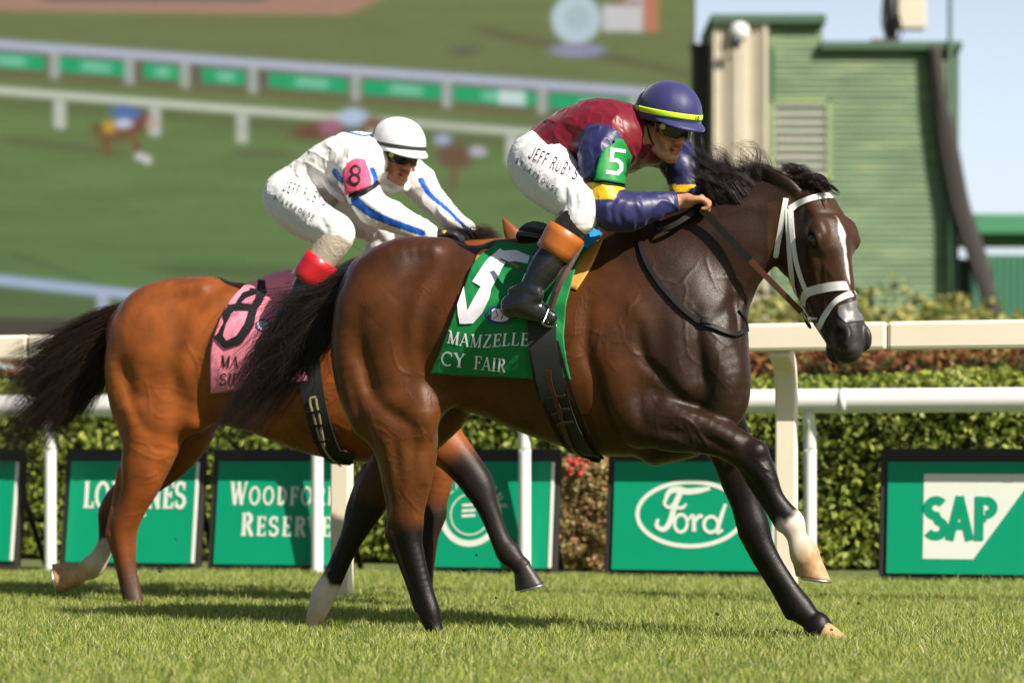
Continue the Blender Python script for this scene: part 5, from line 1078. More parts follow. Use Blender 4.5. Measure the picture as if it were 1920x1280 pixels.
    for dx in (-.13, .11): mb.box((a[0] + dx, Y + 1.2, a[2] / 2), (.115, .2, a[2] / 2))
    mb.build('shaft', M_brown, col, bevel=.02); mb = MB(); mb.box((a[0], Y + 1.2, a[2] + .02), (.27, .24, .05)); mb.build('cap', M_brown, col)
    du = tag(empty('cable_bundle', w(1748, 95, -.3)), 'dark cable bundle hanging from the roof edge down the green building', 'cables')
    for j, (dx, r) in enumerate([(0, .13), (-11, .10), (11, .10)]):
        mb = MB(); mb.tube(catmull([w(1748 + dx * .4, 92, -.25), w(1758 + dx * .5, 180, -.3), w(1775 + dx, 280, -.3), w(1796 + dx, 390, -.35), w(1822 + dx, 480, -.6), w(1840 + dx * .8, 560, -.9), w(1850 + dx * .8, 640, -1.0), w(1852, 853, -1)], 6), r, 12); mb.build('cable', mat('grey brown cable', (.032, .027, .025), rough=.8, bump=.5, bscale=14), du, smooth=True)
    an = tag(empty('antenna_mast', w(1680, 88, 1)), 'black antenna mast with a cream box on the building roof', 'mast'); mb = MB(); mb.box(w(1668, 76, 1), (.36, .3, .16)); mb.build('base', mat('rusty base', (.07, .045, .035)), an, bevel=.02)
    mb = MB(); mb.tube([w(1682, 76, 1), w(1682, -60, 1)], .16, 12); mb.tube([w(1682, 20, 1), w(1700, 20, 1)], .1, 8); mb.tube(catmull([w(1672, 60, .8), w(1664, 30, .8), w(1668, -30, .8)], 5), .04, 6); mb.tube(catmull([w(1690, 70, .8), w(1700, 50, .8), w(1694, 20, .8)], 5), .03, 6); mb.build('pole', mat('black pole', (.02, .018, .02)), an, smooth=True)
    mb = MB(); mb.box(w(1720, 2, 1), (.36, .2, .55)); mb.build('equipment_box', mat('cream box', (.62, .55, .44)), an, bevel=.05); 
    th = tag(empty('flag_pole', w(1777, 853, -.3)), 'thin green pole rising past the right corner of the building', 'pole'); mb = MB(); mb.tube([w(1777, 853, -.3), w(1777, -80, -.3)], .055, 10); mb.build('shaft', M_trim, th, smooth=True)
    # low shed at the right
    sh = tag(empty('low_shed', P(1900, 853, 75) * [1, 1, 0]), 'low open green roofed shed at the right edge behind the cables', 'shed'); Y2 = 75.; a, b = P(1822, 403, Y2), P(2150, 440, Y2)
    mb = MB(); c = (a + b) / 2; mb.box((c[0], Y2 + 2.2, c[2]), ((b[0] - a[0]) / 2, 2.6, (a[2] - b[2]) / 2)); mb.build('roof', mat('green roof', (.05, .22, .11), rough=.5), sh, bevel=.03)
    mb = MB(); zt = P(0, 478, Y2)[2]; mb.box((c[0], Y2, zt / 2), ((b[0] - a[0]) / 2, .06, zt / 2))
    for i in range(26): mb.box((a[0] + .12 + i * (b[0] - a[0]) / 26, Y2 - .09, zt / 2), (.05, .03, zt / 2 - .02))
    mb.build('board_wall', mat('green boards', (.05, .20, .12), rough=.6), sh)
    mb = MB(); mb.box((c[0], Y2 + 4.5, 3.6), ((b[0] - a[0]) / 2, .1, 3.6)); mb.build('back_wall', mat('dark interior wall', (.03, .04, .04)), sh)
    for x in (a[0] + .1, b[0] - .1): mb = MB(); mb.box((x, Y2 + .1, b[2] / 2), (.09, .09, b[2] / 2 - .01)); mb.build('post', M_trim, sh)
building()
# ---------------------------------------------------------------- riders
def cloth_mat(name, rough=.5, spec=.3, sheen=.3, wr=.5, wscale=14, vcol=True, col=(.7, .7, .7), weave=.15, aniso=(1, 1, 1)):
    m, nt, b = new_mat(name)
    if vcol: vc = N(nt, 'ShaderNodeVertexColor', layer_name='Col'); nt.links.new(vc.outputs[0], b.inputs['Base Color'])
    else: b.inputs['Base Color'].default_value = col + (1,)
    b.inputs['Roughness'].default_value = rough; b.inputs['Specular IOR Level'].default_value = spec; b.inputs['Sheen Weight'].default_value = sheen; b.inputs['Sheen Roughness'].default_value = .35
    tc = N(nt, 'ShaderNodeTexCoord'); mp = N(nt, 'ShaderNodeMapping'); mp.inputs['Scale'].default_value = aniso; mp.inputs['Rotation'].default_value = (0, R(30), 0); nt.links.new(tc.outputs['Object'], mp.inputs[0])
    n1 = N(nt, 'ShaderNodeTexNoise'); n1.inputs['Scale'].default_value = wscale; n1.inputs['Detail'].default_value = 3; n1.inputs['Distortion'].default_value = 1.2; nt.links.new(mp.outputs[0], n1.inputs['Vector'])
    b1 = N(nt, 'ShaderNodeBump'); b1.inputs['Strength'].default_value = wr; b1.inputs['Distance'].default_value = .012; nt.links.new(n1.outputs[0], b1.inputs['Height'])
    n2 = N(nt, 'ShaderNodeTexNoise'); n2.inputs['Scale'].default_value = 300; nt.links.new(tc.outputs['Object'], n2.inputs['Vector'])
    b2 = N(nt, 'ShaderNodeBump'); b2.inputs['Strength'].default_value = weave; b2.inputs['Distance'].default_value = .001; nt.links.new(n2.outputs[0], b2.inputs['Height']); nt.links.new(b1.outputs[0], b2.inputs['Normal']); nt.links.new(b2.outputs[0], b.inputs['Normal'])
    return m
M_silk = cloth_mat('racing silk', .42, .42, .2, .35, 8); M_white = cloth_mat('white breeches cloth', .65, .3, .2, .5, 12); M_satin = cloth_mat('white silk', .5, .35, .2, .6, 11)
def skin_mat():
    m, nt, b = new_mat('skin'); vc = N(nt, 'ShaderNodeVertexColor', layer_name='Col'); nt.links.new(vc.outputs[0], b.inputs['Base Color']); b.inputs['Roughness'].default_value = .45; b.inputs['Subsurface Weight'].default_value = .12; b.inputs['Subsurface Radius'].default_value = (.01, .004, .002); b.inputs['Subsurface Scale'].default_value = .5
    tc = N(nt, 'ShaderNodeTexCoord'); n2 = N(nt, 'ShaderNodeTexNoise'); n2.inputs['Scale'].default_value = 260; nt.links.new(tc.outputs['Object'], n2.inputs['Vector']); b2 = N(nt, 'ShaderNodeBump'); b2.inputs['Strength'].default_value = .25; b2.inputs['Distance'].default_value = .001; nt.links.new(n2.outputs[0], b2.inputs['Height']); nt.links.new(b2.outputs[0], b.inputs['Normal']); return m
M_skin = skin_mat()
M_boot = mat('black polished boot leather', (.012, .012, .014), rough=.18, spec=.6, coat=.5, bump=.3, bscale=14, bdist=.004, var=.2); M_leather = mat('brown leather strap', (.07, .022, .014), rough=.4, bump=.2, bscale=200, var=.2); M_blk = mat('black strap', (.010, .009, .009), rough=.55, spec=.2, bump=.2, bscale=150); M_strapwhite = mat('white bridle leather', (.78, .77, .76), rough=.5, var=.06, vscale=40, bump=.15, bscale=150)
M_steel = mat('steel fitting', (.6, .6, .58), rough=.22, metal=1); M_brass = mat('yellow vent ring', (.75, .62, .08), rough=.3); M_lens = mat('dark mirrored goggle lens', (.012, .014, .012), rough=.05, spec=.6, coat=0, var=0); M_rim = mat('orange brown goggle rim', (.30, .075, .02), rough=.3, coat=.5)
M_hairp = mat('black hair', (.012, .010, .009), rough=.6, bump=.6, bscale=120)
def px_strap(name, pts, wpx, bv, m, parent, th=.003, off=.002, k=6, fb=9, round_=False):
    c = catmull([(x, y, 0) for x, y in pts], k); Pp = []; Nn = []
    for i_, (x, y, _) in enumerate(c):
        o_ = off if np.isscalar(off) else float(np.interp(i_ / (len(c) - 1), np.linspace(0, 1, len(off)), off))
        p, n = ray(x, y, bv, o_, fb); Pp.append(p); Nn.append(n)
    Pp = np.array(Pp); Nn = np.array(Nn)
    for _ in range(2): Nn[1:-1] = (Nn[:-2] + Nn[1:-1] * 2 + Nn[2:]) / 4; Pp[1:-1] = (Pp[:-2] + Pp[1:-1] * 2 + Pp[2:]) / 4
    w_ = wpx * Pp[:, 1].mean() / F / 2; mb = MB()
    mb.tube(Pp + Nn * th * .6, 1.0, 4, flat=(th * .7, w_), up=Nn)
    return mb.build(name, m, parent, smooth=True, sharp=40)
def free_strap(name, pts, w_, th, m, parent, up=(0, -1, 0), seg=4, k=6):
    mb = MB(); mb.tube(catmull(pts, k), 1.0, seg, flat=(th, w_), up=up); return mb.build(name, m, parent, smooth=True, sharp=40)
class Fr:
    def __init__(s, o, yaw, pitch, roll=0):
        f = np.array([math.cos(yaw), -math.sin(yaw), 0]); z = np.array([0, 0, 1.]); s.o = np.asarray(o, float)
        s.F = f * math.cos(pitch) - z * math.sin(pitch); s.U = z * math.cos(pitch) + f * math.sin(pitch); s.S = unit(np.array([-math.sin(yaw), -math.cos(yaw), 0]))
        if roll: U, S = s.U, s.S; s.U = U * math.cos(roll) + S * math.sin(roll); s.S = S * math.cos(roll) - U * math.sin(roll)
        s.ax = [s.F, s.U, s.S]
    def p(s, f, u, l): return s.o + s.F * f + s.U * u + s.S * l
    def loc(s, X): q = np.asarray(X) - s.o; return q @ s.F, q @ s.U, q @ s.S
def human_head(fd, H):
    e = lambda c, r, k=.012, mode='add': fd.ell(H.p(*c), r, k, H.ax, mode)
    t = lambda L, a, b=None, k=.010, mode='add': fd.tube([H.p(*c) for c in L], a, b, k=k, w=H.S, mode=mode)
    e((-.012, .045, 0), (.096, .082, .074)); e((.034, -.012, 0), (.056, .082, .056), .02)
    for s in (1, -1):
        t([(-.004, -.040, .052 * s), (.02, -.078, .044 * s), (.055, -.098, .024 * s), (.070, -.104, 0)], [.016, .017, .017, .018], k=.018)
        e((.052, -.026, .038 * s), (.022, .016, .017), .014); e((.066, -.060, .028 * s), (.018, .022, .014), .016)
        t([(.070, .026, .044 * s), (.084, .026, .028 * s), (.088, .020, .008 * s)], [.007, .009, .007], k=.010)
        e((.090, .004, .031 * s), (.012, .010, .014), .008, 'sub')
        e((.100, -.044, .0125 * s), (.010, .008, .0075), .005); e((.104, -.051, .008 * s), (.0055, .004, .0035), .002, 'sub')
        t([(-.012, .012, .076 * s), (-.016, .026, .084 * s), (-.004, .030, .086 * s), (.004, .014, .084 * s)], [.005, .006, .006, .005], k=.004)
        e((-.008, .0, .080 * s), (.016, .032, .009), .006); e((-.002, .006, .091 * s), (.008, .016, .007), .003, 'sub')
        t([(.082, -.072, .026 * s), (.078, -.058, .034 * s), (.084, -.046, .026 * s)], [.002, .0025, .002], k=.006, mode='sub')
    t([(.086, .012, 0), (.097, -.012, 0), (.110, -.034, 0), (.113, -.042, 0)], [.008, .008, .010, .0105], k=.010)
    e((.092, -.068, 0), (.009, .0065, .021), .006); e((.089, -.083, 0), (.010, .0075, .018), .006); t([(.097, -.075, -.02), (.1005, -.0755, 0), (.097, -.075, .02)], .0022, k=.003, mode='sub')
    e((.076, -.104, 0), (.016, .014, .018), .010)
def finger(fd, L, r, k=.004): fd.tube(L, r, k=k, sub=3)
def rider(h, J):
    pm = h.base / F; W = h.W
    H = Fr(P(*J['head'][:2], h.D(J['head'][0], J['head'][2])), R(J['yaw']), R(J['pitch']), R(J.get('roll', 0)))
    lo = np.array([1e9] * 3); hi = -lo
    allp = [W(*q[:3]) for key in ('torso', 'armN', 'armF', 'legN', 'legF') for q in J[key]] + [H.o]
    A = np.array(allp); lo, hi = A.min(0) - .17, A.max(0) + .17
    root = tag(empty('person', W(J['foot'][0], J['foot'][1], 0)), J['label'], 'person')
    # --- one continuous body
    fd = Field(lo, hi, .0042)
    human_head(fd, H)
    T = lambda L, ds, k=.02, f=fd, bsc=1.0: f.tube([W(*q[:3]) for q in L], [max(.004, q[3] * pm + ds) for q in L], [max(.004, (q[4] if len(q) > 4 else q[3]) * pm * bsc + ds) for q in L], k=k, w=(0, 1, 0))
    T(J['torso'], -.014); fd.tube([H.p(-.02, -.02, 0), H.p(-.03, -.075, 0), W(*J['neck'][:3])], [.050, .052, .060], k=.02)
    for key in ('armN', 'armF', 'legN', 'legF'): T(J[key], -.010 if 'arm' in key else -.012)
    for hd in J['hands']:
        q = lambda x, y, o: W(x, y, o)
        wx, wy, wo = hd['wrist']; kx, ky, ko = hd['knuckle']; s = hd.get('s', 1.0) ; u = hd.get('down', (0, 1))
        a, b = q(wx, wy, wo), q(kx, ky, ko); d = unit(b - a); dn = unit(np.array([u[0], 0, -u[1]])); dn = unit(dn - d * dn.dot(d)); acr = np.cross(d, dn)   # acr: across the knuckles
        if acr[1] > 0: acr = -acr
        fd.tube([a, a + (b - a) * .35], [.026, .028], [.022, .034], k=.012, w=acr)
        fd.tube([a + (b - a) * .3, b - d * .012], [.017, .014], [.034, .040], k=.010, w=acr)
        for i, (o, l) in enumerate(((-.030, .86), (-.010, 1.0), (.010, .95), (.029, .78))):
            k0 = b + acr * o - d * (.004 * abs(i - 1)); p1 = k0 + (d * .62 + dn * .45 + acr * o * 1.5) * .040 * l; p2 = p1 + (d * -.25 + dn * .95) * .026 * l; p3 = p2 + (d * -.95 + dn * .15) * .022 * l
            finger(fd, [k0, k0 * .4 + p1 * .6 + d * .004, p1, p2, p3], [.0102, .0092, .0092, .0085, .0068]); fd.ell(k0 - dn * .006, [.0105] * 3, .006)
        tb = a + (b - a) * .42 - acr * .030 if hd.get('tn') else a + (b - a) * .42 + acr * .030
        sg = -1 if hd.get('tn') else 1
        finger(fd, [tb, tb + (d * .8 + acr * sg * .35) * .028, tb + (d * .95 + acr * sg * .25 + dn * .1) * .050, tb + (d * 1.0 + dn * .45) * .070], [.014, .0115, .0105, .0075], .006)
    V, Fc = fd.surface(2)
    f_, u_, l_ = H.loc(V); C = np.tile(np.array(J['skin']), (len(V), 1)); n1 = vnoise(V, 60, 3)
    lip = (f_ > .082) & (np.abs(l_) < .021) & (np.abs(u_ + .0755) < .013 - np.abs(l_) * .35); C[lip] = np.array(J['skin']) * [.95, .62, .62]
    C *= (1 + .08 * n1)[:, None]
    ck = np.exp(-((f_ - .06) ** 2 + (u_ + .03) ** 2) / .0008)[:, None]; C *= 1 + ck * np.array([.08, -.05, -.06])
    far_ = np.linalg.norm(V - H.o, axis=1) > .185
    for hd in J['hands']: far_ &= np.linalg.norm(V - W(*hd['wrist']), axis=1) > .12
    C[far_] = J['under']
    if J.get('glove'):
        for hd in J['hands']:
            a = W(*hd['wrist']); m_ = np.linalg.norm(V - W(*hd['knuckle']), axis=1) < .11; m_ &= (np.linalg.norm(V - a, axis=1) < .16); C[m_] = (.018, .018, .020)
    body = mesh_np('body', V, Fc, M_skin, root, col=C)
    for s in (1, -1):
        mb = MB(); mb.lathe(H.p(.080, .004, .031 * s), [(max(1e-4, .0115 * math.sin(t)), -.0115 * math.cos(t)) for t in np.linspace(0, math.pi, 9)], H.F, 16); mb.build('eye', M_eye, root, smooth=True)
    # --- jersey with sleeves
    fj = Field(lo, hi, .0046); T(J['torso'], .0, f=fj, k=.03)
    T([q for q in J['armN']][:J.get('nslN', 99)], .003, f=fj, k=.03); T(J['armF'], .003, f=fj, k=.03)
    fj.tube([W(*J['neck'][:3]), H.p(-.035, -.085, 0)], [.066, .060], k=.03)
    for L, r in J['folds']: fj.tube([W(*q) for q in L], r, k=.018)
    for L, r in J.get('dips', []): fj.tube([W(*q) for q in L], r, k=.02, mode='sub')
    for i_, (c, n) in enumerate(J['cuts']): fj.halfspace_cut(W(*c), n, (.24, .07)[i_])
    fj.halfspace_cut(H.p(-.02, -.070, 0), H.p(0, 1, 0) - H.o, .12)
    V, Fc = fj.surface(3); 
    V = crease(V, Fc, J.get('jcrease', []))
    V = V + vnormals(V, Fc) * (vnoise(V * [1, 1, 1], 22, 8) * .0018 + vnoise(V @ np.array([[.8, 0, .6], [0, 1, 0], [-.6, 0, .8]]) * [.4, .6, 1.8], 26, 9) * .002 + ((1 - np.abs(vnoise(V @ np.array([[.8, 0, .6], [0, 1, 0], [-.6, 0, .8]]) * [.5, .8, 1.3], 13, 21))) ** 4 - .3) * .006 + ((1 - np.abs(vnoise(V * [1.2, .8, .6], 22, 22))) ** 4 - .3) * .0035)[:, None]
    C = J['jcol'](V, W, proj(V)); jb = mesh_np('jersey', V, Fc, J['jm'], root, col=C); jbv = bvh_of(V, Fc)
    # --- breeches
    fb = Field(lo, hi, .0046); T(J['torso'][:2], .004, f=fb, k=.03)
    T(J['legN'][:J['nkN']], .003, f=fb, k=.035); T(J['legF'][:J['nkF']], .003, f=fb, k=.035)
    for q, r in J['butt']: fb.ell(W(*q), r, .04)
    fb.halfspace_cut(W(*J['waist'][0]), J['waist'][1], .22)
    V, Fc = fb.surface(3); V = crease(V, Fc, J.get('bcrease', []))
    V = V + vnormals(V, Fc) * (vnoise(V, 18, 18) * .0015 + ((1 - np.abs(vnoise(V * [1.3, .8, .7], 16, 29))) ** 4 - .3) * .0028 + ((1 - np.abs(vnoise(V * [.8, .8, 1.2], 34, 31))) ** 4 - .3) * .0012)[:, None]
    C = np.tile(np.array((.78, .78, .80)), (len(V), 1)); br = mesh_np('breeches', V, Fc, M_white, root, col=C); bbv = bvh_of(V, Fc)
    # --- boots with cuffs and socks: each leg
    for L, sd in ((J['bootN'], -1), (J['bootF'], 1)):
        pts = [W(*q[:3]) for q in L['sock']]; mb = MB(); mb.tube(catmull(pts, 5), np.interp(np.linspace(0, 1, (len(pts) - 1) * 5 + 1 if len(pts) > 2 else 6), np.linspace(0, 1, len(pts)), [q[3] * pm for q in L['sock']]), 24); so_ = mb.build('sock', J['m_sock'], root, smooth=True)
        ff = Field(np.array([W(*q[:3]) for q in L['shaft'] + L['footp']]).min(0) - .09, np.array([W(*q[:3]) for q in L['shaft'] + L['footp']]).max(0) + .09, .0042)
        T(L['shaft'], 0, f=ff, k=.02); T(L['footp'], 0, f=ff, k=.03, bsc=.8)
        for q in L.get('wr', []): T(q, 0, f=ff, k=.010)
        sole = W(*L['sole']); ff.halfspace_cut(sole, L['soln'])
        V, Fc = ff.surface(2); bt = mesh_np('boot', V, Fc, J['m_boot'], root)
        mb = MB(); a, b = np.array(W(*L['cuff'][0][:3])), np.array(W(*L['cuff'][1][:3])); r0, r1 = L['cuff'][0][3] * pm, L['cuff'][1][3] * pm
        ax = unit(b - a); hL = np.linalg.norm(b - a); mb.lathe(a, [(r0 - .006, -.002), (r0, 0), (r0 * .99, hL * .3), (r1 * 1.01, hL * .7), (r1, hL), (r1 - .005, hL + .002)], ax, 32, xdir=(0, 1, 0)); mb.build('boot_cuff', J['m_cuff'], bt, smooth=True)
    # --- helmet
    hc = H.p(.012, .050, 0); n_ = 48; prof = []
    V = []; rows = 20
    for i in range(rows + 1):
        el = (math.pi / 2) * i / rows
        for k in range(n_):
            a = 2 * math.pi * k / n_; seam = 1 - .016 * math.exp(-(((a / (2 * math.pi) * 6) % 1 - .5) * 2 - 0) ** 2 * 60) * math.cos(el) ** .3
            V.append(hc + (H.F * math.cos(a) * .134 * math.cos(el) ** .92 + H.S * math.sin(a) * .118 * math.cos(el) ** .92) * seam + H.U * .118 * math.sin(el))
    base = len(V)
    for (dz, sc_) in ((-.022, 1.0), (-.030, .985), (-.030, .93), (-.01, .90)):
        for k in range(n_): a = 2 * math.pi * k / n_; bk = .012 * max(0, -math.cos(a)); V.append(hc + (H.F * math.cos(a) * .134 + H.S * math.sin(a) * .118) * sc_ + H.U * (dz - bk))
    Fc = [(i * n_ + k, i * n_ + (k + 1) % n_, (i + 1) * n_ + (k + 1) % n_, (i + 1) * n_ + k) for i in range(rows) for k in range(n_)]
    Fc += [(k, (k + 1) % n_, base + (k + 1) % n_, base + k) for k in range(n_)] + [(base + j * n_ + k, base + j * n_ + (k + 1) % n_, base + (j + 1) * n_ + (k + 1) % n_, base + (j + 1) * n_ + k) for j in range(3) for k in range(n_)]
    mb = MB(); mb.add(V, Fc); hel = mb.build('helmet', J['m_helmet'], root, smooth=True)
    mb = MB(); pv = []
    for j, (ex, dz, th) in enumerate(((0, -.016, 0), (.016, -.022, 0), (.030, -.031, 0), (.038, -.039, 0), (.036, -.044, 0), (.022, -.038, 0), (0, -.030, 0))):
        for k in range(17):
            a = R(-62 + 124 * k / 16); e_ = ex * max(0, math.cos(a * 1.4)) ** .7; pv.append(hc + H.F * (math.cos(a) * .133 + e_) + H.S * math.sin(a) * (.117 + e_ * .3) + H.U * (-.016 + (dz + .016) * max(0, math.cos(a * 1.4)) ** .5))
    mb.add(pv, [(j * 17 + k, j * 17 + k + 1, (j + 1) * 17 + k + 1, (j + 1) * 17 + k) for j in range(6) for k in range(16)]); mb.build('visor', J['m_helmet'], hel, smooth=True)
    ring = [hc + H.F * math.cos(a) * .1355 + H.S * math.sin(a) * .1195 + H.U * J['band'][0] for a in np.linspace(0, 2 * math.pi, 49)]
    mb = MB(); nn = [unit(q - hc - H.U * J['band'][0]) for q in ring]; mb.tube(ring, 1.0, 6, flat=(.0012, J['band'][1]), up=np.array(nn), cap=False); bnd = mb.build('helmet_band', J['m_band'], hel, smooth=True)
    ar = [hc + H.F * (-.045 * math.cos(t) - .03 + .0) * 1.0 + H.S * math.sin(t) * .113 + H.U * (math.cos(t) * .118 - .0) for t in np.linspace(R(-95), R(95), 30)]
    cent = hc; ar = [hc + unit((q - hc)) * (1.012 / math.sqrt((((q - hc) @ H.F) / .134) ** 2 + (((q - hc) @ H.U) / .118) ** 2 + (((q - hc) @ H.S) / .118) ** 2) * np.linalg.norm(q - hc)) for q in ar]
    mb = MB(); mb.tube(ar, 1.0, 6, flat=(.0015, .005), up=np.array([unit(q - hc) for q in ar])); mb.build('goggle_strap', M_blk, hel, smooth=True)
    if J.get('bandtext'):
        w0, S = text_strokes(J['bandtext'], 'heavy', .12, 1.3)
        def bm_(p, l): 
            a = R(J['bandang']) - (p[:, 0] - w0 / 2) * .018 / .13; u = J['band'][0] + (p[:, 1] - .5) * .016
            return np.array([hc + H.F * math.cos(x) * (.1372 + l) + H.S * math.sin(x) * (.1212 + l) + H.U * y for x, y in zip(a, u)])
        strokes_mesh('band_number', S, bm_, M_blk, bnd, off=.0002)
    # --- goggles
    def gp(a, u, r=0.): return H.p(.004 + math.cos(a) * (.112 + r), u, math.sin(a) * (.086 + r))
    na, nu = 33, 9; V = []
    for i in range(na):
        a = R(-66 + 132 * i / (na - 1)); notch = .014 * math.exp(-(a / .16) ** 2); tp = .036 - .007 * abs(a) ** 2; bt_ = -.036 + notch + .014 * abs(a) ** 2.2
        for j in range(nu): t = j / (nu - 1); V.append(gp(a, bt_ + (tp - bt_) * t, .006 * math.sin(t * math.pi)))
    G = np.array(V).reshape(na, nu, 3); mesh_np('lens', np.array(V), grid_faces(na, nu), M_lens, None)
    gg = bpy.data.objects['lens'] if 'lens' in bpy.data.objects and bpy.data.objects['lens'].parent is None else [o for o in bpy.data.objects if o.name.startswith('lens') and o.parent is None][0]
    gg.name = 'goggles'; gg.parent = root; gg.matrix_parent_inverse = root.matrix_basis.inverted()
    rim = np.vstack([G[:, 0], G[-1, 1:], G[-2::-1, -1], G[0, -2::-1]]); mb = MB(); mb.tube(rim, .0040, 8, cap=False); mb.build('rim', M_rim, gg, smooth=True)
    for s in (1, -1):
        c = gp(R(50) * s, .006, .008); mb = MB(); nn_ = unit(c - H.p(.004, .006, 0)); mb.lathe(c, [(.011, -.003), (.011, .003), (.0085, .004), (.008, .001), (.004, .001), (.001, .003)], nn_, 20); mb.build('vent', M_brass, gg, smooth=True)
        mb = MB(); st = catmull([gp(R(66) * s, .004, .002), H.p(.02, .012, .086 * s), H.p(-.02, .030, .092 * s), H.p(-.06, .045, .088 * s)], 5); mb.tube(st, 1., 6, flat=(.0025, .009), up=[unit(q - H.p(0, .02, 0)) for q in st]); mb.build('strap', M_blk, gg, smooth=True)
        mb = MB(); st = catmull([H.p(-.012, .028, .090 * s), H.p(.006, -.01, .084 * s), H.p(.018, -.055, .066 * s), H.p(.040, -.100, .036 * s), H.p(.052, -.120, .0)], 6); mb.tube(st, 1., 6, flat=(.003, .007), up=[unit(q - H.p(0, -.03, 0)) for q in st]); mb.build('chin_strap', M_blk, hel, smooth=True)
    fh = Field(H.p(-.03, .0, 0) - .16, H.p(-.03, 0, 0) + .16, .005); fh.ell(H.p(-.030, .020, 0), (.086, .078, .074), .01, H.ax); fh.tube([H.p(-.07, -.02, .03), H.p(-.075, -.035, 0), H.p(-.07, -.02, -.03)], .028, k=.02); fh.halfspace_cut(H.p(-.026, 0, 0), H.p(1, 0, 0) - H.o); fh.halfspace_cut(H.p(0, .05, 0), H.p(0, 1, 0) - H.o)
    V, Fc = fh.surface(1); V = V + vnormals(V, Fc) * (vnoise(V, 70, 2) * .003)[:, None]; mesh_np('hair', V, Fc, M_hairp, root)
    return root, H, jbv, bbv, jb, br
M_sock_blk = cloth_mat('black sock', .8, .2, .2, .5, 30, False, (.018, .017, .017)); M_tan = cloth_mat('tan gaiter', .75, .2, .2, .5, 30, False, (.42, .36, .29))
M_cuff_o = mat('orange leather cuff', (.42, .12, .02), rough=.4, bump=.25, bscale=40, var=.25, coat=.2); M_cuff_r = mat('red leather cuff', (.50, .012, .02), rough=.35, bump=.15, bscale=60, var=.12, coat=.3)
M_navyh = cloth_mat('navy helmet cover', .5, .35, .5, .3, 9, False, (.030, .030, .125), weave=.4); M_whiteh = cloth_mat('white helmet cover', .5, .35, .2, .25, 9, False, (.74, .74, .80)); M_yel = mat('fluorescent yellow band', (.55, .85, .02), rough=.5, var=.03); M_blackband = mat('black elastic band', (.03, .03, .032), rough=.6)
def armparam(V, W, L):
    return seg_dist(V, np.array([W(*q[:3]) for q in L]))
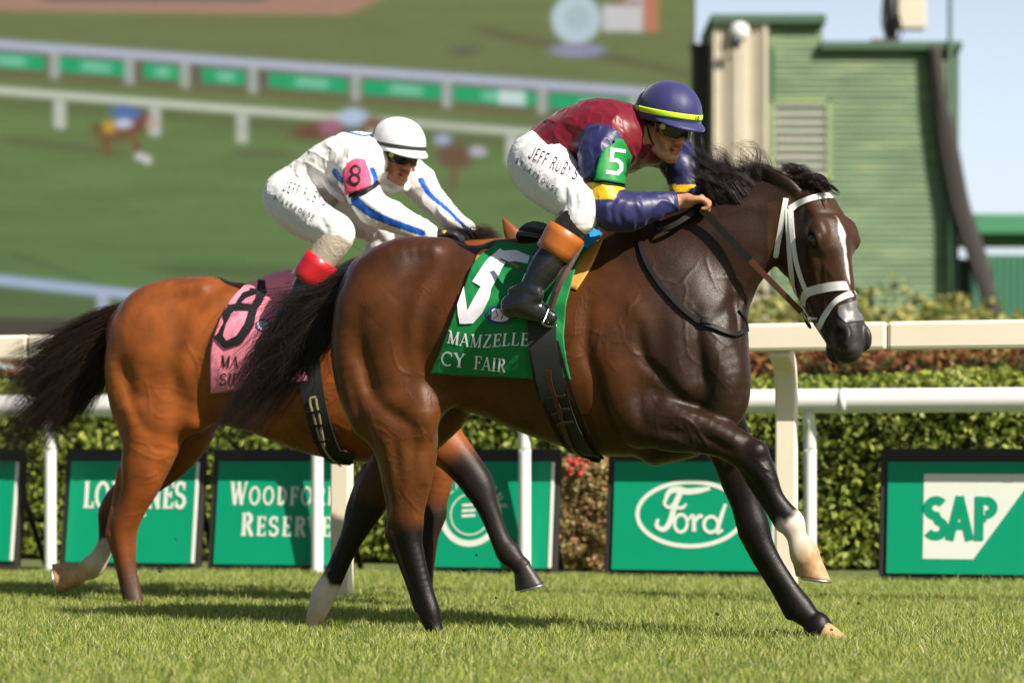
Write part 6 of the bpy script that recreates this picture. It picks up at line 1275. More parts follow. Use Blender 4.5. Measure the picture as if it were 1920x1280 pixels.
NJ = dict(under=(.03, .004, .006), label='rider in maroon and navy silks with a navy helmet, crouching on the dark horse', head=(1245, 237, -.03), yaw=54, pitch=15, roll=0, foot=(1000, 610), skin=(.50, .24, .13),
    torso=[(1008, 300, 0, 46, 80), (1050, 275, 0, 56, 84), (1105, 258, 0, 66, 92), (1155, 258, -.01, 66, 94), (1190, 262, -.01, 52, 70)], neck=(1205, 250, -.02),
    armN=[(1150, 262, -.12, 50), (1128, 285, -.19, 41), (1128, 335, -.23, 38), (1138, 385, -.25, 38), (1165, 396, -.24, 36), (1215, 388, -.20, 27), (1262, 379, -.15, 18), (1272, 378, -.14, 14)],
    armF=[(1215, 262, .10, 46), (1258, 282, .17, 38), (1282, 330, .18, 32), (1292, 368, .16, 30), (1318, 385, .10, 20), (1335, 388, .07, 14)],
    legN=[(1010, 310, -.09, 56), (1035, 335, -.17, 54), (1068, 366, -.24, 42), (1092, 385, -.28, 36), (1084, 408, -.295, 32), (1040, 475, -.31, 27), (995, 545, -.33, 19), (1000, 580, -.33, 15), (1030, 592, -.33, 12)], nkN=5,
    legF=[(1020, 310, .09, 56), (1060, 335, .17, 50), (1105, 366, .24, 40), (1130, 385, .27, 34), (1118, 410, .285, 30), (1080, 475, .30, 26), (1035, 545, .32, 19), (1045, 580, .32, 15), (1075, 592, .32, 12)], nkF=5,
    butt=[((1006, 300, -.06), (.085, .085, .08)), ((1010, 300, .06), (.085, .085, .08))], waist=((1006, 262, 0), (.80, 0, .60)),
    cuts=[((1016, 305, 0), (-.93, 0, -.36)), ((1270, 378, -.14), (1, .1, .15))],
    folds=[],
    jcrease=[([(1150, 225), (1172, 250), (1176, 290)], 5, -7), ([(1185, 240), (1188, 280), (1205, 320)], 6, -6), ([(1090, 330), (1110, 300), (1112, 265)], 7, -9), ([(1040, 330), (1070, 345), (1090, 350)], 5, -5), ([(1030, 270), (1040, 300), (1065, 330)], 8, 5), ([(1200, 300), (1230, 330)], 6, 5), ([(1150, 420), (1145, 395), (1155, 375)], 4, -6), ([(1170, 424), (1160, 398), (1170, 376)], 4, -5), ([(1115, 372), (1140, 378), (1160, 370)], 4, -5), ([(1192, 365), (1200, 395), (1210, 412)], 4, 4), ([(1230, 285), (1240, 320), (1235, 345)], 7, -6)],
    bcrease=[([(990, 350), (1020, 375), (1055, 395)], 6, -5), ([(975, 320), (990, 345), (1010, 365)], 5, -4), ([(1058, 340), (1062, 370), (1066, 400)], 5, -6), ([(1075, 350), (1080, 375), (1078, 400)], 4, -5), ([(1035, 300), (1062, 325), (1080, 340)], 6, 4), ([(1045, 372), (1048, 392)], 4, 5)],
    jm=M_silk, m_sock=M_sock_blk, m_boot=M_boot, m_cuff=M_cuff_o, m_helmet=M_navyh, m_band=M_yel, band=(.004, .0105), bandtext='10', bandang=-14,
    bootN=dict(sock=[(1098, 380, -.285, 31), (1080, 412, -.295, 32), (1052, 446, -.305, 29), (1042, 462, -.31, 27)], shaft=[(1040, 474, -.31, 27), (1020, 505, -.32, 28), (995, 545, -.33, 22), (985, 568, -.33, 22)], footp=[(956, 574, -.33, 21), (985, 574, -.33, 24), (1010, 585, -.33, 19), (1034, 596, -.33, 13)], wr=[[(965, 545, -.33, 9, 16), (985, 538, -.36, 8), (1005, 548, -.36, 8)], [(1008, 540, -.35, 8), (1010, 556, -.355, 8), (996, 562, -.36, 7)]],
               cuff=[(1063, 434, -.30, 37), (1036, 477, -.312, 34)], sole=(990, 604, -.33), soln=(-.18, 0, -1)),
    bootF=dict(sock=[(1135, 380, .275, 31), (1118, 412, .285, 32), (1090, 448, .295, 30), (1076, 470, .30, 29)], shaft=[(1082, 470, .30, 30), (1060, 505, .31, 28), (1035, 545, .32, 22), (1025, 568, .32, 22)], footp=[(1000, 574, .32, 21), (1028, 574, .32, 24), (1052, 585, .32, 19), (1074, 596, .32, 13)],
               cuff=[(1102, 436, .29, 34), (1076, 476, .302, 31)], sole=(1030, 604, .32), soln=(-.18, 0, -1)),
    hands=[dict(wrist=(1272, 378, -.14), knuckle=(1318, 374, -.11), down=(.1, 1)), dict(wrist=(1335, 388, .07), knuckle=(1372, 392, .05), down=(.1, 1))])
def ncol(V, W, pr):
    X, Y = pr; C = np.tile(np.array((.155, .006, .018)), (len(V), 1)); navy = np.array((.022, .024, .100)); yl = np.array((.80, .50, .015))
    for key, y0, y1 in (('armN', 341, 373), ('armF', 346, 361)):
        L = NJ[key]; d, t = armparam(V, W, L); m = (t > .62) & (d < .105)
        edge = sstep(0, 1, 0); C[m] = navy; C[m & (Y > y0) & (Y < y1) & (t < 3.4)] = yl
    return C
NJ['jcol'] = ncol
NR_, NHd, NJb, NBb, njo, nbo = rider(NH, NJ)
BJ = dict(under=(.6, .58, .56), label='rider in white and blue silks with a white helmet, crouching on the reddish horse', head=(741, 291, -.03), yaw=54, pitch=13, roll=0, foot=(560, 610), skin=(.40, .17, .085), glove=True,
    torso=[(550, 360, 0, 44, 62), (590, 335, 0, 48, 68), (635, 312, 0, 54, 76), (680, 302, -.01, 54, 78), (708, 304, -.01, 42, 58)], neck=(718, 298, -.02),
    armN=[(690, 305, -.12, 40), (668, 325, -.19, 34), (680, 360, -.22, 31), (700, 390, -.23, 29), (735, 406, -.21, 26), (780, 426, -.16, 20), (815, 440, -.12, 14), (822, 442, -.115, 11)],
    armF=[(735, 312, .10, 38), (778, 335, .17, 32), (805, 370, .18, 27), (830, 398, .17, 23), (862, 424, .12, 17), (884, 440, .09, 13)],
    legN=[(540, 372, -.09, 47), (565, 395, -.17, 45), (600, 420, -.24, 37), (630, 436, -.28, 34), (628, 452, -.295, 29), (598, 500, -.31, 23), (560, 560, -.33, 18), (556, 592, -.33, 14), (585, 602, -.33, 11)], nkN=4,
    legF=[(600, 372, .09, 45), (650, 395, .17, 42), (695, 415, .23, 36), (722, 436, .26, 36), (716, 470, .27, 30), (690, 520, .28, 24), (650, 575, .31, 18), (650, 600, .32, 14), (680, 612, .32, 11)], nkF=5,
    butt=[((540, 366, -.06), (.088, .085, .085)), ((550, 366, .06), (.088, .085, .085))], waist=((556, 330, 0), (.66, 0, .75)),
    cuts=[((545, 372, 0), (-.80, 0, -.60)), ((818, 441, -.12), (1, .1, -.3))],
    folds=[([(640, 268, -.12), (655, 300, -.17), (650, 340, -.17)], .012), ([(615, 300, -.15), (610, 340, -.16), (640, 375, -.15)], .013), ([(700, 350, -.1), (730, 355, -.02), (760, 350, .08)], .018), ([(585, 300, -.12), (575, 330, -.15), (590, 360, -.15)], .012)],
    jcrease=[([(575, 300), (582, 335), (605, 375)], 6, -7), ([(610, 285), (615, 320), (600, 355)], 5, -5), ([(640, 280), (650, 310), (648, 335)], 6, -7), ([(560, 320), (565, 345)], 5, 5), ([(655, 360), (680, 385), (700, 400)], 5, -6), ([(700, 300), (708, 330), (715, 350)], 5, -5), ([(620, 350), (660, 380), (690, 392)], 6, 5), ([(760, 410), (765, 430)], 4, -4), ([(790, 425), (800, 440)], 3, 4)],
    bcrease=[([(520, 400), (560, 425), (600, 440)], 5, -6), ([(515, 375), (535, 400), (560, 412)], 5, -4), ([(600, 410), (612, 430), (612, 450)], 4, -6), ([(585, 395), (620, 405), (645, 420)], 5, 5), ([(560, 440), (590, 448)], 4, 4), ([(700, 430), (715, 455), (735, 470)], 5, -6)],
    jm=M_satin, m_sock=M_tan, m_boot=mat('navy polished boot leather', (.012, .022, .05), rough=.2, coat=.5, bump=.2, bscale=14, bdist=.004), m_cuff=M_cuff_r, m_helmet=M_whiteh, m_band=M_blackband, band=(-.002, .008),
    bootN=dict(sock=[(636, 440, -.285, 30), (622, 460, -.295, 30), (600, 490, -.305, 27), (590, 504, -.31, 25)], shaft=[(584, 518, -.31, 24), (570, 545, -.32, 24), (556, 578, -.33, 19), (552, 590, -.33, 18)], footp=[(530, 596, -.33, 17), (556, 596, -.33, 20), (580, 606, -.33, 15), (600, 612, -.33, 11)],
               cuff=[(604, 486, -.30, 33), (574, 530, -.312, 32)], sole=(560, 620, -.33), soln=(-.15, 0, -1)),
    bootF=dict(sock=[(722, 450, .27, 28), (712, 476, .275, 28), (696, 506, .28, 26), (688, 520, .285, 25)], shaft=[(690, 515, .28, 26), (672, 545, .29, 24), (652, 578, .31, 19), (648, 590, .31, 18)], footp=[(626, 596, .32, 17), (652, 596, .32, 20), (676, 606, .32, 15), (696, 612, .32, 11)],
               cuff=[(704, 490, .275, 29), (684, 525, .29, 28)], sole=(656, 620, .32), soln=(-.15, 0, -1)),
    hands=[dict(wrist=(820, 441, -.118), knuckle=(856, 440, -.10), down=(.1, 1)), dict(wrist=(884, 440, .09), knuckle=(916, 446, .07), down=(.1, 1))])
def bcol(V, W, pr):
    X, Y = pr; C = np.tile(np.array((.79, .77, .74)), (len(V), 1)); blue = np.array((.008, .10, .50)); XY = np.column_stack([X, Y])
    def line(pts, w0, w1, dep):
        p = catmull(np.array(pts, float), 6); d, t = seg_dist(XY, p); wd = np.interp(t, [0, len(p) - 1], [w0, w1]); m = (d < wd) & dep; C[m] = blue
    n_ = V[:, 1] < 10.62; f_ = V[:, 1] > 10.45
    line([(666, 376), (690, 396), (730, 415), (792, 437)], 9, 6, n_); line([(698, 318), (703, 332), (704, 345)], 5, 4, n_); line([(628, 322), (636, 334), (645, 340)], 6, 5, n_)
    line([(790, 338), (806, 365), (838, 392), (884, 438)], 6, 2.5, f_); line([(628, 254), (640, 246), (680, 254), (702, 252)], 1.6, 1.6, f_ | n_); line([(632, 380), (655, 385), (670, 380)], 1.8, 1.8, n_)
    return C
BJ['jcol'] = bcol
BR_, BHd, BJb, BBb, bjo, bbo = rider(BH, BJ)
# ---------------------------------------------------------------- tack: cloths, saddles, girths, bridles, numbers, lettering
M_gcloth = cloth_mat('green saddle cloth', .6, .3, .2, .7, 7, False, (.004, .185, .045)); M_pcloth = cloth_mat('pink saddle cloth', .6, .3, .3, .7, 7, False, (1.0, .30, .42)); M_num = mat('white applique', (.78, .76, .86), rough=.55, var=.03); M_numk = mat('black applique', (.012, .012, .014), rough=.55)
M_girth = mat('black elastic girth', (.016, .016, .016), rough=.75, bump=.4, bscale=220); M_pad = mat('ochre saddle pad', (.62, .30, .05), rough=.7); M_bluep = cloth_mat('light blue towel', .8, .2, .4, .5, 30, False, (.03, .32, .72)); M_sad = mat('navy black saddle leather', (.012, .016, .032), rough=.25, coat=.4); M_tape = mat('grey duct tape', (.13, .13, .13), rough=.4, bump=.8, bscale=30, bdist=.003); M_brass2 = mat('dull buckle bar', (.06, .05, .035), rough=.4, metal=.5); M_plate = mat('green vinyl tag', (.008, .22, .045), rough=.5, spec=.25); M_pplate = mat('pink tag', (.72, .09, .19), rough=.6, spec=.25)
def drape_cloth(name, L, Rr, bv, m, parent, nu=60, nv=60, off=.012, wav=.006, seed=1, fb=9, th=.003, ws=6, fan=None):
    Gd = fill_grid(L, Rr, nu, nv); Q = np.zeros((nu, nv, 3)); Nn = np.zeros((nu, nv, 3))
    for i in range(nu):
        for j in range(nv): Q[i, j], Nn[i, j] = ray(Gd[i, j, 0], Gd[i, j, 1], bv, 0, fb)
    for _ in range(3): Nn[1:-1, 1:-1] = (Nn[:-2, 1:-1] + Nn[2:, 1:-1] + Nn[1:-1, :-2] + Nn[1:-1, 2:] + Nn[1:-1, 1:-1]) / 5
    Nn /= np.linalg.norm(Nn, axis=2, keepdims=True)
    nz = vnoise(Q, ws, seed) * .6 + vnoise(Q * [1, 1, .5], ws * 2.5, seed + 1) * .4
    o = off + wav * (nz + .4)
    if fan is not None:
        fx, fy, amp = fan; an = np.arctan2(Gd[..., 1] - fy, Gd[..., 0] - fx); rr = np.hypot(Gd[..., 0] - fx, Gd[..., 1] - fy); o = o + amp * (np.sin(an * 9) * .5 + .5) * np.clip(rr / 90, 0, 1) * np.clip(1.6 - rr / 160, 0, 1)
    Q = Q + Nn * o[..., None]
    return thick_sheet(name, Q, Nn, th, m, parent), BVHTree.FromPolygons([tuple(v) for v in Q.reshape(-1, 3).tolist()], [tuple(f) for f in grid_faces(nu, nv).tolist()])
def pxstrokes(L): return [(np.array(p, float), w_) for p, w_ in L]
idm = lambda bv, lift, fb=9: drape_map(bv, ((0, 0), (1, 0), (0, 1)), lift, fb)
def px_lettering(name, strokes, bv, m, parent, lift=.0025, fb=9, off=.0004, sub=.12): return strokes_mesh(name, pxstrokes(strokes), idm(bv, lift, fb), m, parent, off=off, sub=sub)
def text_on(name, txt, o, end, vvec, bv, m, parent, sty='serif', gap=.06, lift=.0025, fb=9, sub=4, warp=None):
    w0, S = text_strokes(txt, sty, gap); o = np.array(o, float); u = (np.array(end, float) - o) / w0; v = np.array(vvec, float)
    g = idm(bv, lift, fb)
    def f(p, l):
        q = o + p[:, :1] * u + p[:, 1:] * v
        if warp: q = q + np.array([warp(a / w0) for a in p[:, 0]])
        return np.array([ray(x, y, bv, lift + l, fb)[0] for x, y in q])
    return strokes_mesh(name, S, f, m, parent, off=.0003, sub=sub)
# ======== near horse
tack = near_root
pad, _ = drape_cloth('saddle_pad', [(905, 470), (895, 480), (890, 492)], [(1132, 452), (1110, 500), (1082, 545)], near_bvh, M_pad, tack, 40, 12, off=.006, wav=.002)
cl, clb = drape_cloth('saddle_cloth', [(934, 463), (905, 484), (880, 522), (855, 590), (830, 650), (808, 698)], [(1118, 462), (1088, 500), (1067, 560), (1060, 620), (1064, 668), (1073, 710)], near_bvh, M_gcloth, tack, 80, 70, off=.014, wav=.008, seed=3, fan=(985, 560, .009))
px_lettering('number_five', [([(992, 488), (966, 480), (938, 482)], [15, 21, 23]), ([(947, 474), (926, 498), (902, 538)], [24, 34, 38]),
     ([(918, 524), (906, 556), (893, 580), (878, 600)], [13, 25, 27, 22]), ([(886, 602), (869, 600), (866, 564)], [8, 18, 17])], clb, M_num, cl, off=.0009, sub=.3)
text_on('name_lettering', 'MAMZELLE', (838, 642), (991, 654), (3, -24), clb, M_num, cl, gap=.05, warp=lambda t: (0, 5 * math.sin(t * 5)))
text_on('name_lettering', 'CY', (826, 684), (871, 689), (2, -26), clb, M_num, cl, gap=.05); text_on('name_lettering', 'FAIR', (888, 691), (948, 698), (2, -25), clb, M_num, cl, gap=.05)
px_lettering('emblem', [(catmull([(x, y) for x, y in arc(938, 590, 24, 16, 0, 360, 24)], 1), 5)], clb, mat('navy emblem ring', (.02, .03, .16), rough=.6), cl, lift=.003)
px_lettering('emblem', [([(922, 590), (954, 592)], 24)], clb, M_num, cl, lift=.0026)
px_lettering('emblem', [([(930, 582), (934, 592), (926, 598)], 1.6), ([(938, 580), (944, 590), (940, 600)], 1.6)], clb, mat('red thread', (.5, .03, .03)), cl, lift=.0042)
strokes_g = [(1020, 600), (1028, 660), (1044, 740), (1066, 800), (1100, 850), (1128, 872)]
g0 = px_strap('girth', strokes_g, 54, near_bvh, M_girth, tack, th=.004, off=(.036, .040, .034, .020, .016, .016, .016), k=8)
px_strap('girth_edge', [(1000, 655), (1012, 712), (1036, 775), (1062, 825)], 6, near_bvh, M_blk, g0, th=.003, off=(.044, .036, .026, .022)); px_strap('girth_edge', [(1050, 640), (1070, 712), (1096, 785), (1128, 845)], 6, near_bvh, M_blk, g0, th=.003, off=(.044, .036, .026, .022))
px_strap('buckle_strap', [(1037, 690), (1040, 720), (1054, 760), (1064, 800), (1086, 842), (1112, 860), (1132, 857)], 9, near_bvh, M_leather, g0, th=.003, off=(.052, .044, .032, .028, .024, .022, .02))
for a, b in (((1030, 741), (1064, 734)), ((1040, 766), (1072, 758)), ((1049, 787), (1080, 781))): px_strap('buckle_bar', [a, ((a[0] + b[0]) / 2, (a[1] + b[1]) / 2 - 1), b], 4.5, near_bvh, M_brass2, g0, th=.004, off=.036)
px_strap('girth_loop', [(1080, 850), (1100, 858), (1130, 860)], 8, near_bvh, M_blk, g0, th=.004, off=.02)
n = NH; pm = n.base / F
fs = Field(n.W(960, 480, -.25), n.W(1160, 400, .25) + [0, 0, .02], .005) if False else Field(np.minimum(n.W(960, 500, -.3), n.W(1160, 500, -.3)), np.maximum(n.W(960, 400, .3), n.W(1160, 400, .3)), .005)
n.t(fs, [(985, 446, 0, 12, 55), (1040, 452, 0, 10, 45), (1090, 448, 0, 12, 40), (1124, 436, 0, 14, 32)], k=.02); n.e(fs, 1008, 436, 0, 36, 23, .15, .02, rot=10)
for sd in (-1, 1): n.t(fs, [(1040, 460, .12 * sd, 34, 8), (1030, 490, .20 * sd, 34, 8)], k=.02)
V, Fc = fs.surface(2); sad = mesh_np('saddle', V, Fc, M_sad, tack)
px_strap('towel', [(1124, 440), (1108, 456), (1094, 474)], 24, near_bvh, M_bluep, sad, th=.006, off=.022)
free_strap('stirrup_leather', [n.W(1096, 450, -.27), n.W(1076, 486, -.30), n.W(1050, 535, -.335), n.W(1033, 580, -.345)], .008, .002, M_leather, sad); free_strap('stirrup_leather', [n.W(1090, 452, -.28), n.W(1066, 490, -.31), n.W(1042, 540, -.34), n.W(1028, 580, -.35)], .008, .002, M_blk, sad)
free_strap('strap_end', [n.W(940, 486, -.25), n.W(962, 496, -.285), n.W(985, 508, -.30)], .007, .003, M_leather, sad, up=(.3, 0, 1))
mb = MB(); mb.tube(catmull([n.W(1029, 578, -.35), n.W(1022, 596, -.375), n.W(1018, 607, -.385), n.W(1030, 612, -.33), n.W(1042, 612, -.29), n.W(1040, 600, -.30), n.W(1031, 578, -.345)], 6), .0045, 8); mb.build('stirrup', M_steel, sad, smooth=True)
free_strap('stirrup_leather', [n.W(1130, 450, .27), n.W(1100, 500, .33), n.W(1074, 580, .35)], .008, .002, M_blk, sad)
mb = MB(); mb.tube(catmull([n.W(1070, 578, .35), n.W(1062, 600, .385), n.W(1072, 612, .33), n.W(1082, 600, .30), n.W(1071, 578, .345)], 6), .0045, 8); mb.build('stirrup', M_steel, sad, smooth=True)
# bridle
br = px_strap('bridle', [(1481, 393), (1500, 381), (1524, 372), (1545, 368), (1562, 369), (1575, 375), (1584, 386)], 13, near_bvh, M_strapwhite, tack, th=.0022, off=.002, k=5)
S_ = lambda nm, pts, w_, m=M_strapwhite, off=.002, th=.0022: px_strap(nm, pts, w_, near_bvh, m, br, th=th, off=off, k=5)
S_('throat_strap', [(1474, 372), (1469, 399), (1462, 440), (1455, 480), (1449, 520)], 10)
S_('cheek_strap', [(1478, 392), (1480, 430), (1482, 475), (1486, 520), (1493, 548), (1500, 570)], 12, off=.003)
S_('noseband_hanger', [(1483, 398), (1487, 440), (1493, 485), (1503, 520), (1514, 548)], 10, off=.0045)
S_('noseband', [(1507, 570), (1509, 556), (1518, 547), (1545, 540), (1575, 536), (1607, 538)], 17, off=.003)
S_('lower_noseband', [(1534, 634), (1538, 612), (1550, 588), (1568, 566), (1588, 554), (1608, 548)], 12, off=.004); S_('lower_noseband', [(1602, 550), (1611, 562), (1617, 576)], 7, off=.004)
S_('buckle', [(1484, 530), (1494, 534)], 9, M_steel, .006); S_('poll_strap', [(1496, 346), (1506, 343), (1514, 341)], 5)
ta, _ = drape_cloth('nose_tape', [(1572, 574), (1570, 590), (1585, 606)], [(1611, 560), (1620, 580), (1625, 600)], near_bvh, M_tape, br, 14, 14, off=.002, wav=.0015, th=.0015, ws=40)
pb, nb = ray(1503, 584, near_bvh, .016, 8.7)
def ring(c, nrm, r, t, m, parent, nm, sx=1, sy=1):
    nrm = unit(nrm); u = unit(np.cross(nrm, [0, 0, 1])); v = np.cross(nrm, u); mb = MB(); mb.tube([np.asarray(c) + u * r * sx * math.cos(a) + v * r * sy * math.sin(a) for a in np.linspace(0, 2 * math.pi, 25)], t, 8, cap=False); return mb.build(nm, m, parent, smooth=True)
q1, n1 = ray(1507, 596, near_bvh, .014, 8.7); ring(q1, n1, .026, .0035, M_steel, br, 'bit_ring'); q2, n2 = ray(1520, 604, near_bvh, .016, 8.7); ring(q2, n2, .020, .0045, M_blk, br, 'bit_ring', 1.3, .8)
free_strap('bit', [q1 + [0, 0, .012], ray(1520, 594, near_bvh, .012, 8.7)[0], ray(1534, 597, near_bvh, .008, 8.7)[0]], .004, .004, M_steel, br)
S_('chin_strap', [(1505, 606), (1515, 620), (1530, 628)], 6, M_blk, .006)
A_, B_ = np.array(pb), n.W(1318, 394, -.135); rp = np.array([A_ + (B_ - A_) * t + np.array([0, -.035, -.010]) * math.sin(math.pi * t) for t in np.linspace(0, 1, 37)])
rv = free_strap('rein', rp[:24], .0105, .0035, M_leather, br, up=(-.5, -1, .3), k=1); free_strap('rubber_grip', rp[19:], .0125, .005, M_blk, rv, up=(-.5, -1, .3), k=1)
free_strap('rein', [n.W(1300, 398, -.12), n.W(1270, 418, -.15), n.W(1240, 430, -.16), n.W(1232, 415, -.10)], .009, .003, M_blk, br)
hf_ = NHead; free_strap('rein', [hf_.p(.5, -.10, -.07), hf_.p(.3, -.25, -.16), n.W(1420, 440, .12), n.W(1375, 396, .06)], .0105, .0035, M_leather, br, up=(0, -1, 0))
yk = px_strap('breast_strap', [(1198, 436), (1206, 478), (1228, 520), (1262, 562), (1300, 596), (1345, 618), (1378, 628), (1396, 618)], 9, near_bvh, M_blk, tack, th=.003, off=.012); px_strap('strap_fork', [(1399, 622), (1396, 600), (1386, 580)], 6, near_bvh, M_blk, yk, th=.003, off=.006); px_strap('strap_loop', [(1318, 600), (1332, 606)], 12, near_bvh, M_blk, yk, th=.004, off=.016)
# ======== bay horse
b = BH; tk = bay_root
pc, pcb = drape_cloth('saddle_cloth', [(506, 518), (458, 545), (430, 572), (410, 618), (398, 662), (398, 735)], [(668, 508), (632, 560), (612, 620), (600, 665), (598, 712)], bay_bvh, M_pcloth, tk, 70, 60, off=.014, wav=.007, seed=5, fb=10.5, fan=(560, 600, .010))
px_lettering('number_eight', [([(474, 534), (450, 542), (438, 560), (430, 580)], [15, 16, 15, 13]), ([(468, 533), (490, 534), (492, 548), (484, 566), (474, 582)], [14, 16, 16, 16, 14]), ([(428, 578), (452, 575), (480, 578)], [12, 14, 12]),
     ([(432, 580), (416, 606), (410, 630), (424, 648)], [14, 17, 17, 12]), ([(476, 580), (468, 610), (450, 636), (420, 648)], [14, 17, 17, 12])], pcb, M_numk, pc, fb=10.5, off=.0009)
text_on('name_lettering', 'MA', (412, 688), (447, 690), (3, -22), pcb, M_numk, pc, gap=.05, fb=10.5); text_on('name_lettering', 'A', (530, 674), (546, 674), (2, -20), pcb, M_numk, pc, fb=10.5)
text_on('name_lettering', 'SH', (410, 722), (442, 722), (3, -22), pcb, M_numk, pc, gap=.05, fb=10.5); text_on('name_lettering', 'DA', (500, 706), (536, 704), (3, -21), pcb, M_numk, pc, gap=.05, fb=10.5)
px_lettering('emblem', [([(482, 612), (506, 608)], 17)], pcb, M_num, pc, fb=10.5); px_lettering('emblem', [(arc(494, 610, 13, 10, 0, 360, 20), 2.2)], pcb, mat('navy emblem thread', (.02, .04, .2)), pc, fb=10.5, lift=.004)
g1 = px_strap('girth', [(578, 640), (584, 700), (596, 770), (616, 830), (640, 866), (656, 884)], 44, bay_bvh, M_girth, tk, th=.004, off=.016, fb=10.5, k=8)
px_strap('laced_cord', [(594, 740), (585, 748), (594, 780), (604, 815), (620, 845), (642, 862)], 3, bay_bvh, mat('pale cord', (.5, .42, .25)), g1, th=.003, off=.028, fb=10.5); px_strap('laced_cord', [(596, 745), (606, 790), (612, 830), (606, 800)], 3, bay_bvh, bpy.data.materials['pale cord'], g1, th=.003, off=.028, fb=10.5)
for y, x in ((768, 592), (793, 600), (820, 606)): px_strap('buckle_bar', [(x - 14, y), (x, y - 1), (x + 14, y - 2)], 4, bay_bvh, M_blk, g1, th=.004, off=.03, fb=10.5)
fs = Field(np.minimum(b.W(560, 560, -.3), b.W(740, 560, -.3)), np.maximum(b.W(560, 460, .3), b.W(740, 460, .3)), .006)
b.t(fs, [(600, 508, 0, 11, 46), (640, 506, 0, 9, 38), (690, 494, 0, 11, 30)], k=.02); b.e(fs, 602, 502, 0, 24, 14, .12, .02, rot=-8)
V, Fc = fs.surface(2); sad2 = mesh_np('saddle', V, Fc, M_sad, tk)
px_strap('towel', [(694, 488), (672, 500), (640, 518)], 20, bay_bvh, M_bluep, sad2, th=.006, off=.022, fb=10.5); px_strap('saddle_edge', [(690, 492), (660, 500), (632, 515), (606, 545)], 4, bay_bvh, bpy.data.materials['pale cord'], sad2, th=.004, off=.035, fb=10.5)
free_strap('stirrup_leather', [b.W(646, 512, -.25), b.W(620, 550, -.31), b.W(596, 598, -.345)], .008, .002, M_blk, sad2); mb = MB(); mb.tube(catmull([b.W(596, 598, -.35), b.W(588, 612, -.375), b.W(592, 622, -.36), b.W(606, 622, -.30), b.W(597, 598, -.345)], 6), .0045, 8); mb.build('stirrup', M_steel, sad2, smooth=True)
hb = BHead; brb = free_strap('bridle', [hb.p(.02, .045, -.04), hb.p(.05, .05, .0), hb.p(.06, .045, .055), hb.p(.05, 0, .09)], .008, .002, M_blk, tk, up=hb.V)
for sg in (1, -1): free_strap('cheek_strap', [hb.p(.05, 0, .088 * sg), hb.p(.2, -.05, .102 * sg), hb.p(.38, -.09, .075 * sg), hb.p(.5, -.10, .064 * sg)], .008, .002, M_blk, brb, up=hb.S); free_strap('rein', [hb.p(.5, -.10, .068 * sg), b.W(950, 540, -.12 * sg), b.W(880, 470, -.09 * sg), b.W(860 if sg > 0 else 916, 446, -.10 * sg)], .010, .003, M_blk, brb)
free_strap('noseband', [hb.p(.42, -.12, .062), hb.p(.41, -.05, .066), hb.p(.41, .02, .03), hb.p(.41, .02, -.03), hb.p(.41, -.05, -.066), hb.p(.42, -.12, -.062)], .010, .002, M_blk, brb, up=hb.L)
# ======== number tags and lettering on the riders
tg, tgb = drape_cloth('number_tag', [(1150, 261), (1147, 272), (1131, 284), (1122, 308), (1117, 339)], [(1166, 263), (1170, 276), (1179, 291), (1177, 312), (1168, 347)], NJb, M_plate, NR_, 16, 22, off=.013, wav=.0, th=.003)
px_lettering('tag_number', [([(1172, 284), (1148, 281), (1146, 301), (1157, 301), (1164, 308), (1164, 318), (1157, 326), (1136, 323)], 6.6)], tgb, M_num, tg)
px_strap('arm_band', [(1096, 340), (1112, 336), (1130, 340), (1164, 345), (1170, 346)], 11, NJb, M_blk, tg, th=.002, off=.004)
tg2, tgb2 = drape_cloth('number_tag', [(668, 300), (654, 308), (647, 322), (647, 340), (652, 366)], [(682, 302), (686, 312), (689, 325), (693, 338), (694, 350)], BJb, M_pplate, BR_, 16, 22, off=.012, wav=.001, th=.003, fb=10.4)
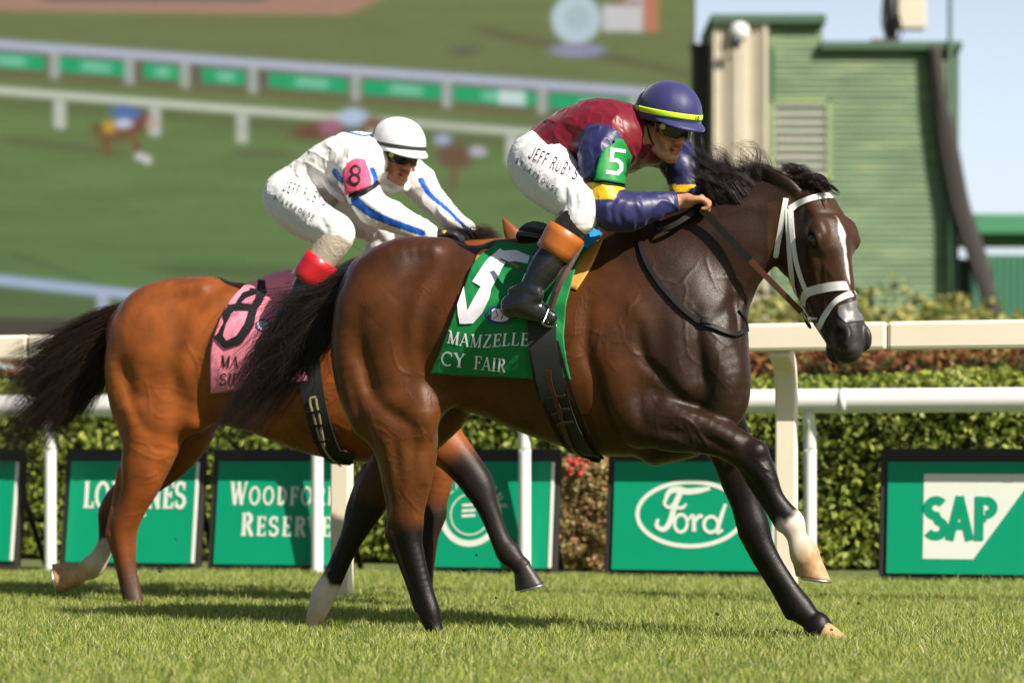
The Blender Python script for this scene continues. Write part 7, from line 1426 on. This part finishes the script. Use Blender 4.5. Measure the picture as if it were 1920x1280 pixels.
px_lettering('tag_number', [(arc(667, 320, 8, 8.5, 0, 360, 16), 4.6), (arc(665, 337, 9, 9, 0, 360, 16), 4.8)], tgb2, M_numk, tg2, fb=10.4); px_strap('arm_band', [(655, 366), (680, 362), (700, 350), (708, 342)], 9, BJb, M_blk, tg2, th=.002, off=.004, fb=10.4)
M_ink2 = mat('black printed letters', (.015, .015, .02), rough=.6)
text_on('leg_lettering', "JEFF RUBY'S", (990, 296), (1079, 339), (10, -22), NBb, M_ink2, nbo, sty='thin', gap=.04, lift=.0015, sub=5); text_on('leg_lettering', 'STEAKHOUSE', (966, 305), (1044, 365), (5, -9), NBb, M_ink2, nbo, sty='sans', gap=.5, lift=.003)
text_on('leg_lettering', "JEFF RUBY'S", (530, 358), (610, 388), (6, -20), BBb, M_ink2, bbo, sty='thin', gap=.04, lift=.0015, fb=10.4, sub=5); text_on('leg_lettering', 'STEAKHOUSE', (512, 373), (588, 412), (4, -8), BBb, M_ink2, bbo, sty='sans', gap=.5, lift=.003, fb=10.4)
mb = MB(); c = BH.W(833, 436, -.155); mb.lathe(c, [(.001, -.002), (.012, 0), (.001, .003)], (0.1, -1, .3), 16, sx=1.3); mb.build('glove_badge', mat('ochre badge', (.6, .35, .05)), BR_, smooth=True)

# ---------------------------------------------------------------- clods thrown up by the hooves
M_clod = mat('turf clod', (.035, .04, .015), rough=.9, var=.5, vscale=90)
for (x, y, Y, r) in ((870, 1068, 9.3, .007), (893, 1040, 9.6, .005), (640, 1150, 9.2, .008), (548, 1120, 9.4, .006), (930, 1120, 9.1, .006), (300, 1070, 10.5, .008), (330, 1010, 10.8, .005), (120, 1120, 10.4, .006), (1610, 1130, 8.7, .006), (1345, 1150, 8.9, .007), (700, 1120, 9.0, .005), (1458, 1180, 8.6, .006)):
    mb = MB(); c = P(x, y, Y); mb.lathe(c, [(.001, -r), (r * .8, -r * .5), (r, .1 * r), (r * .6, r * .7), (.001, r)], (random.uniform(-1, 1), random.uniform(-1, 1), 1), 7, sx=random.uniform(.8, 1.5))
    o = mb.build('turf_clod', M_clod); tag(o, 'tiny dark clod of turf flying low behind the galloping hooves', 'turf clod', 'small clods of turf in the air')
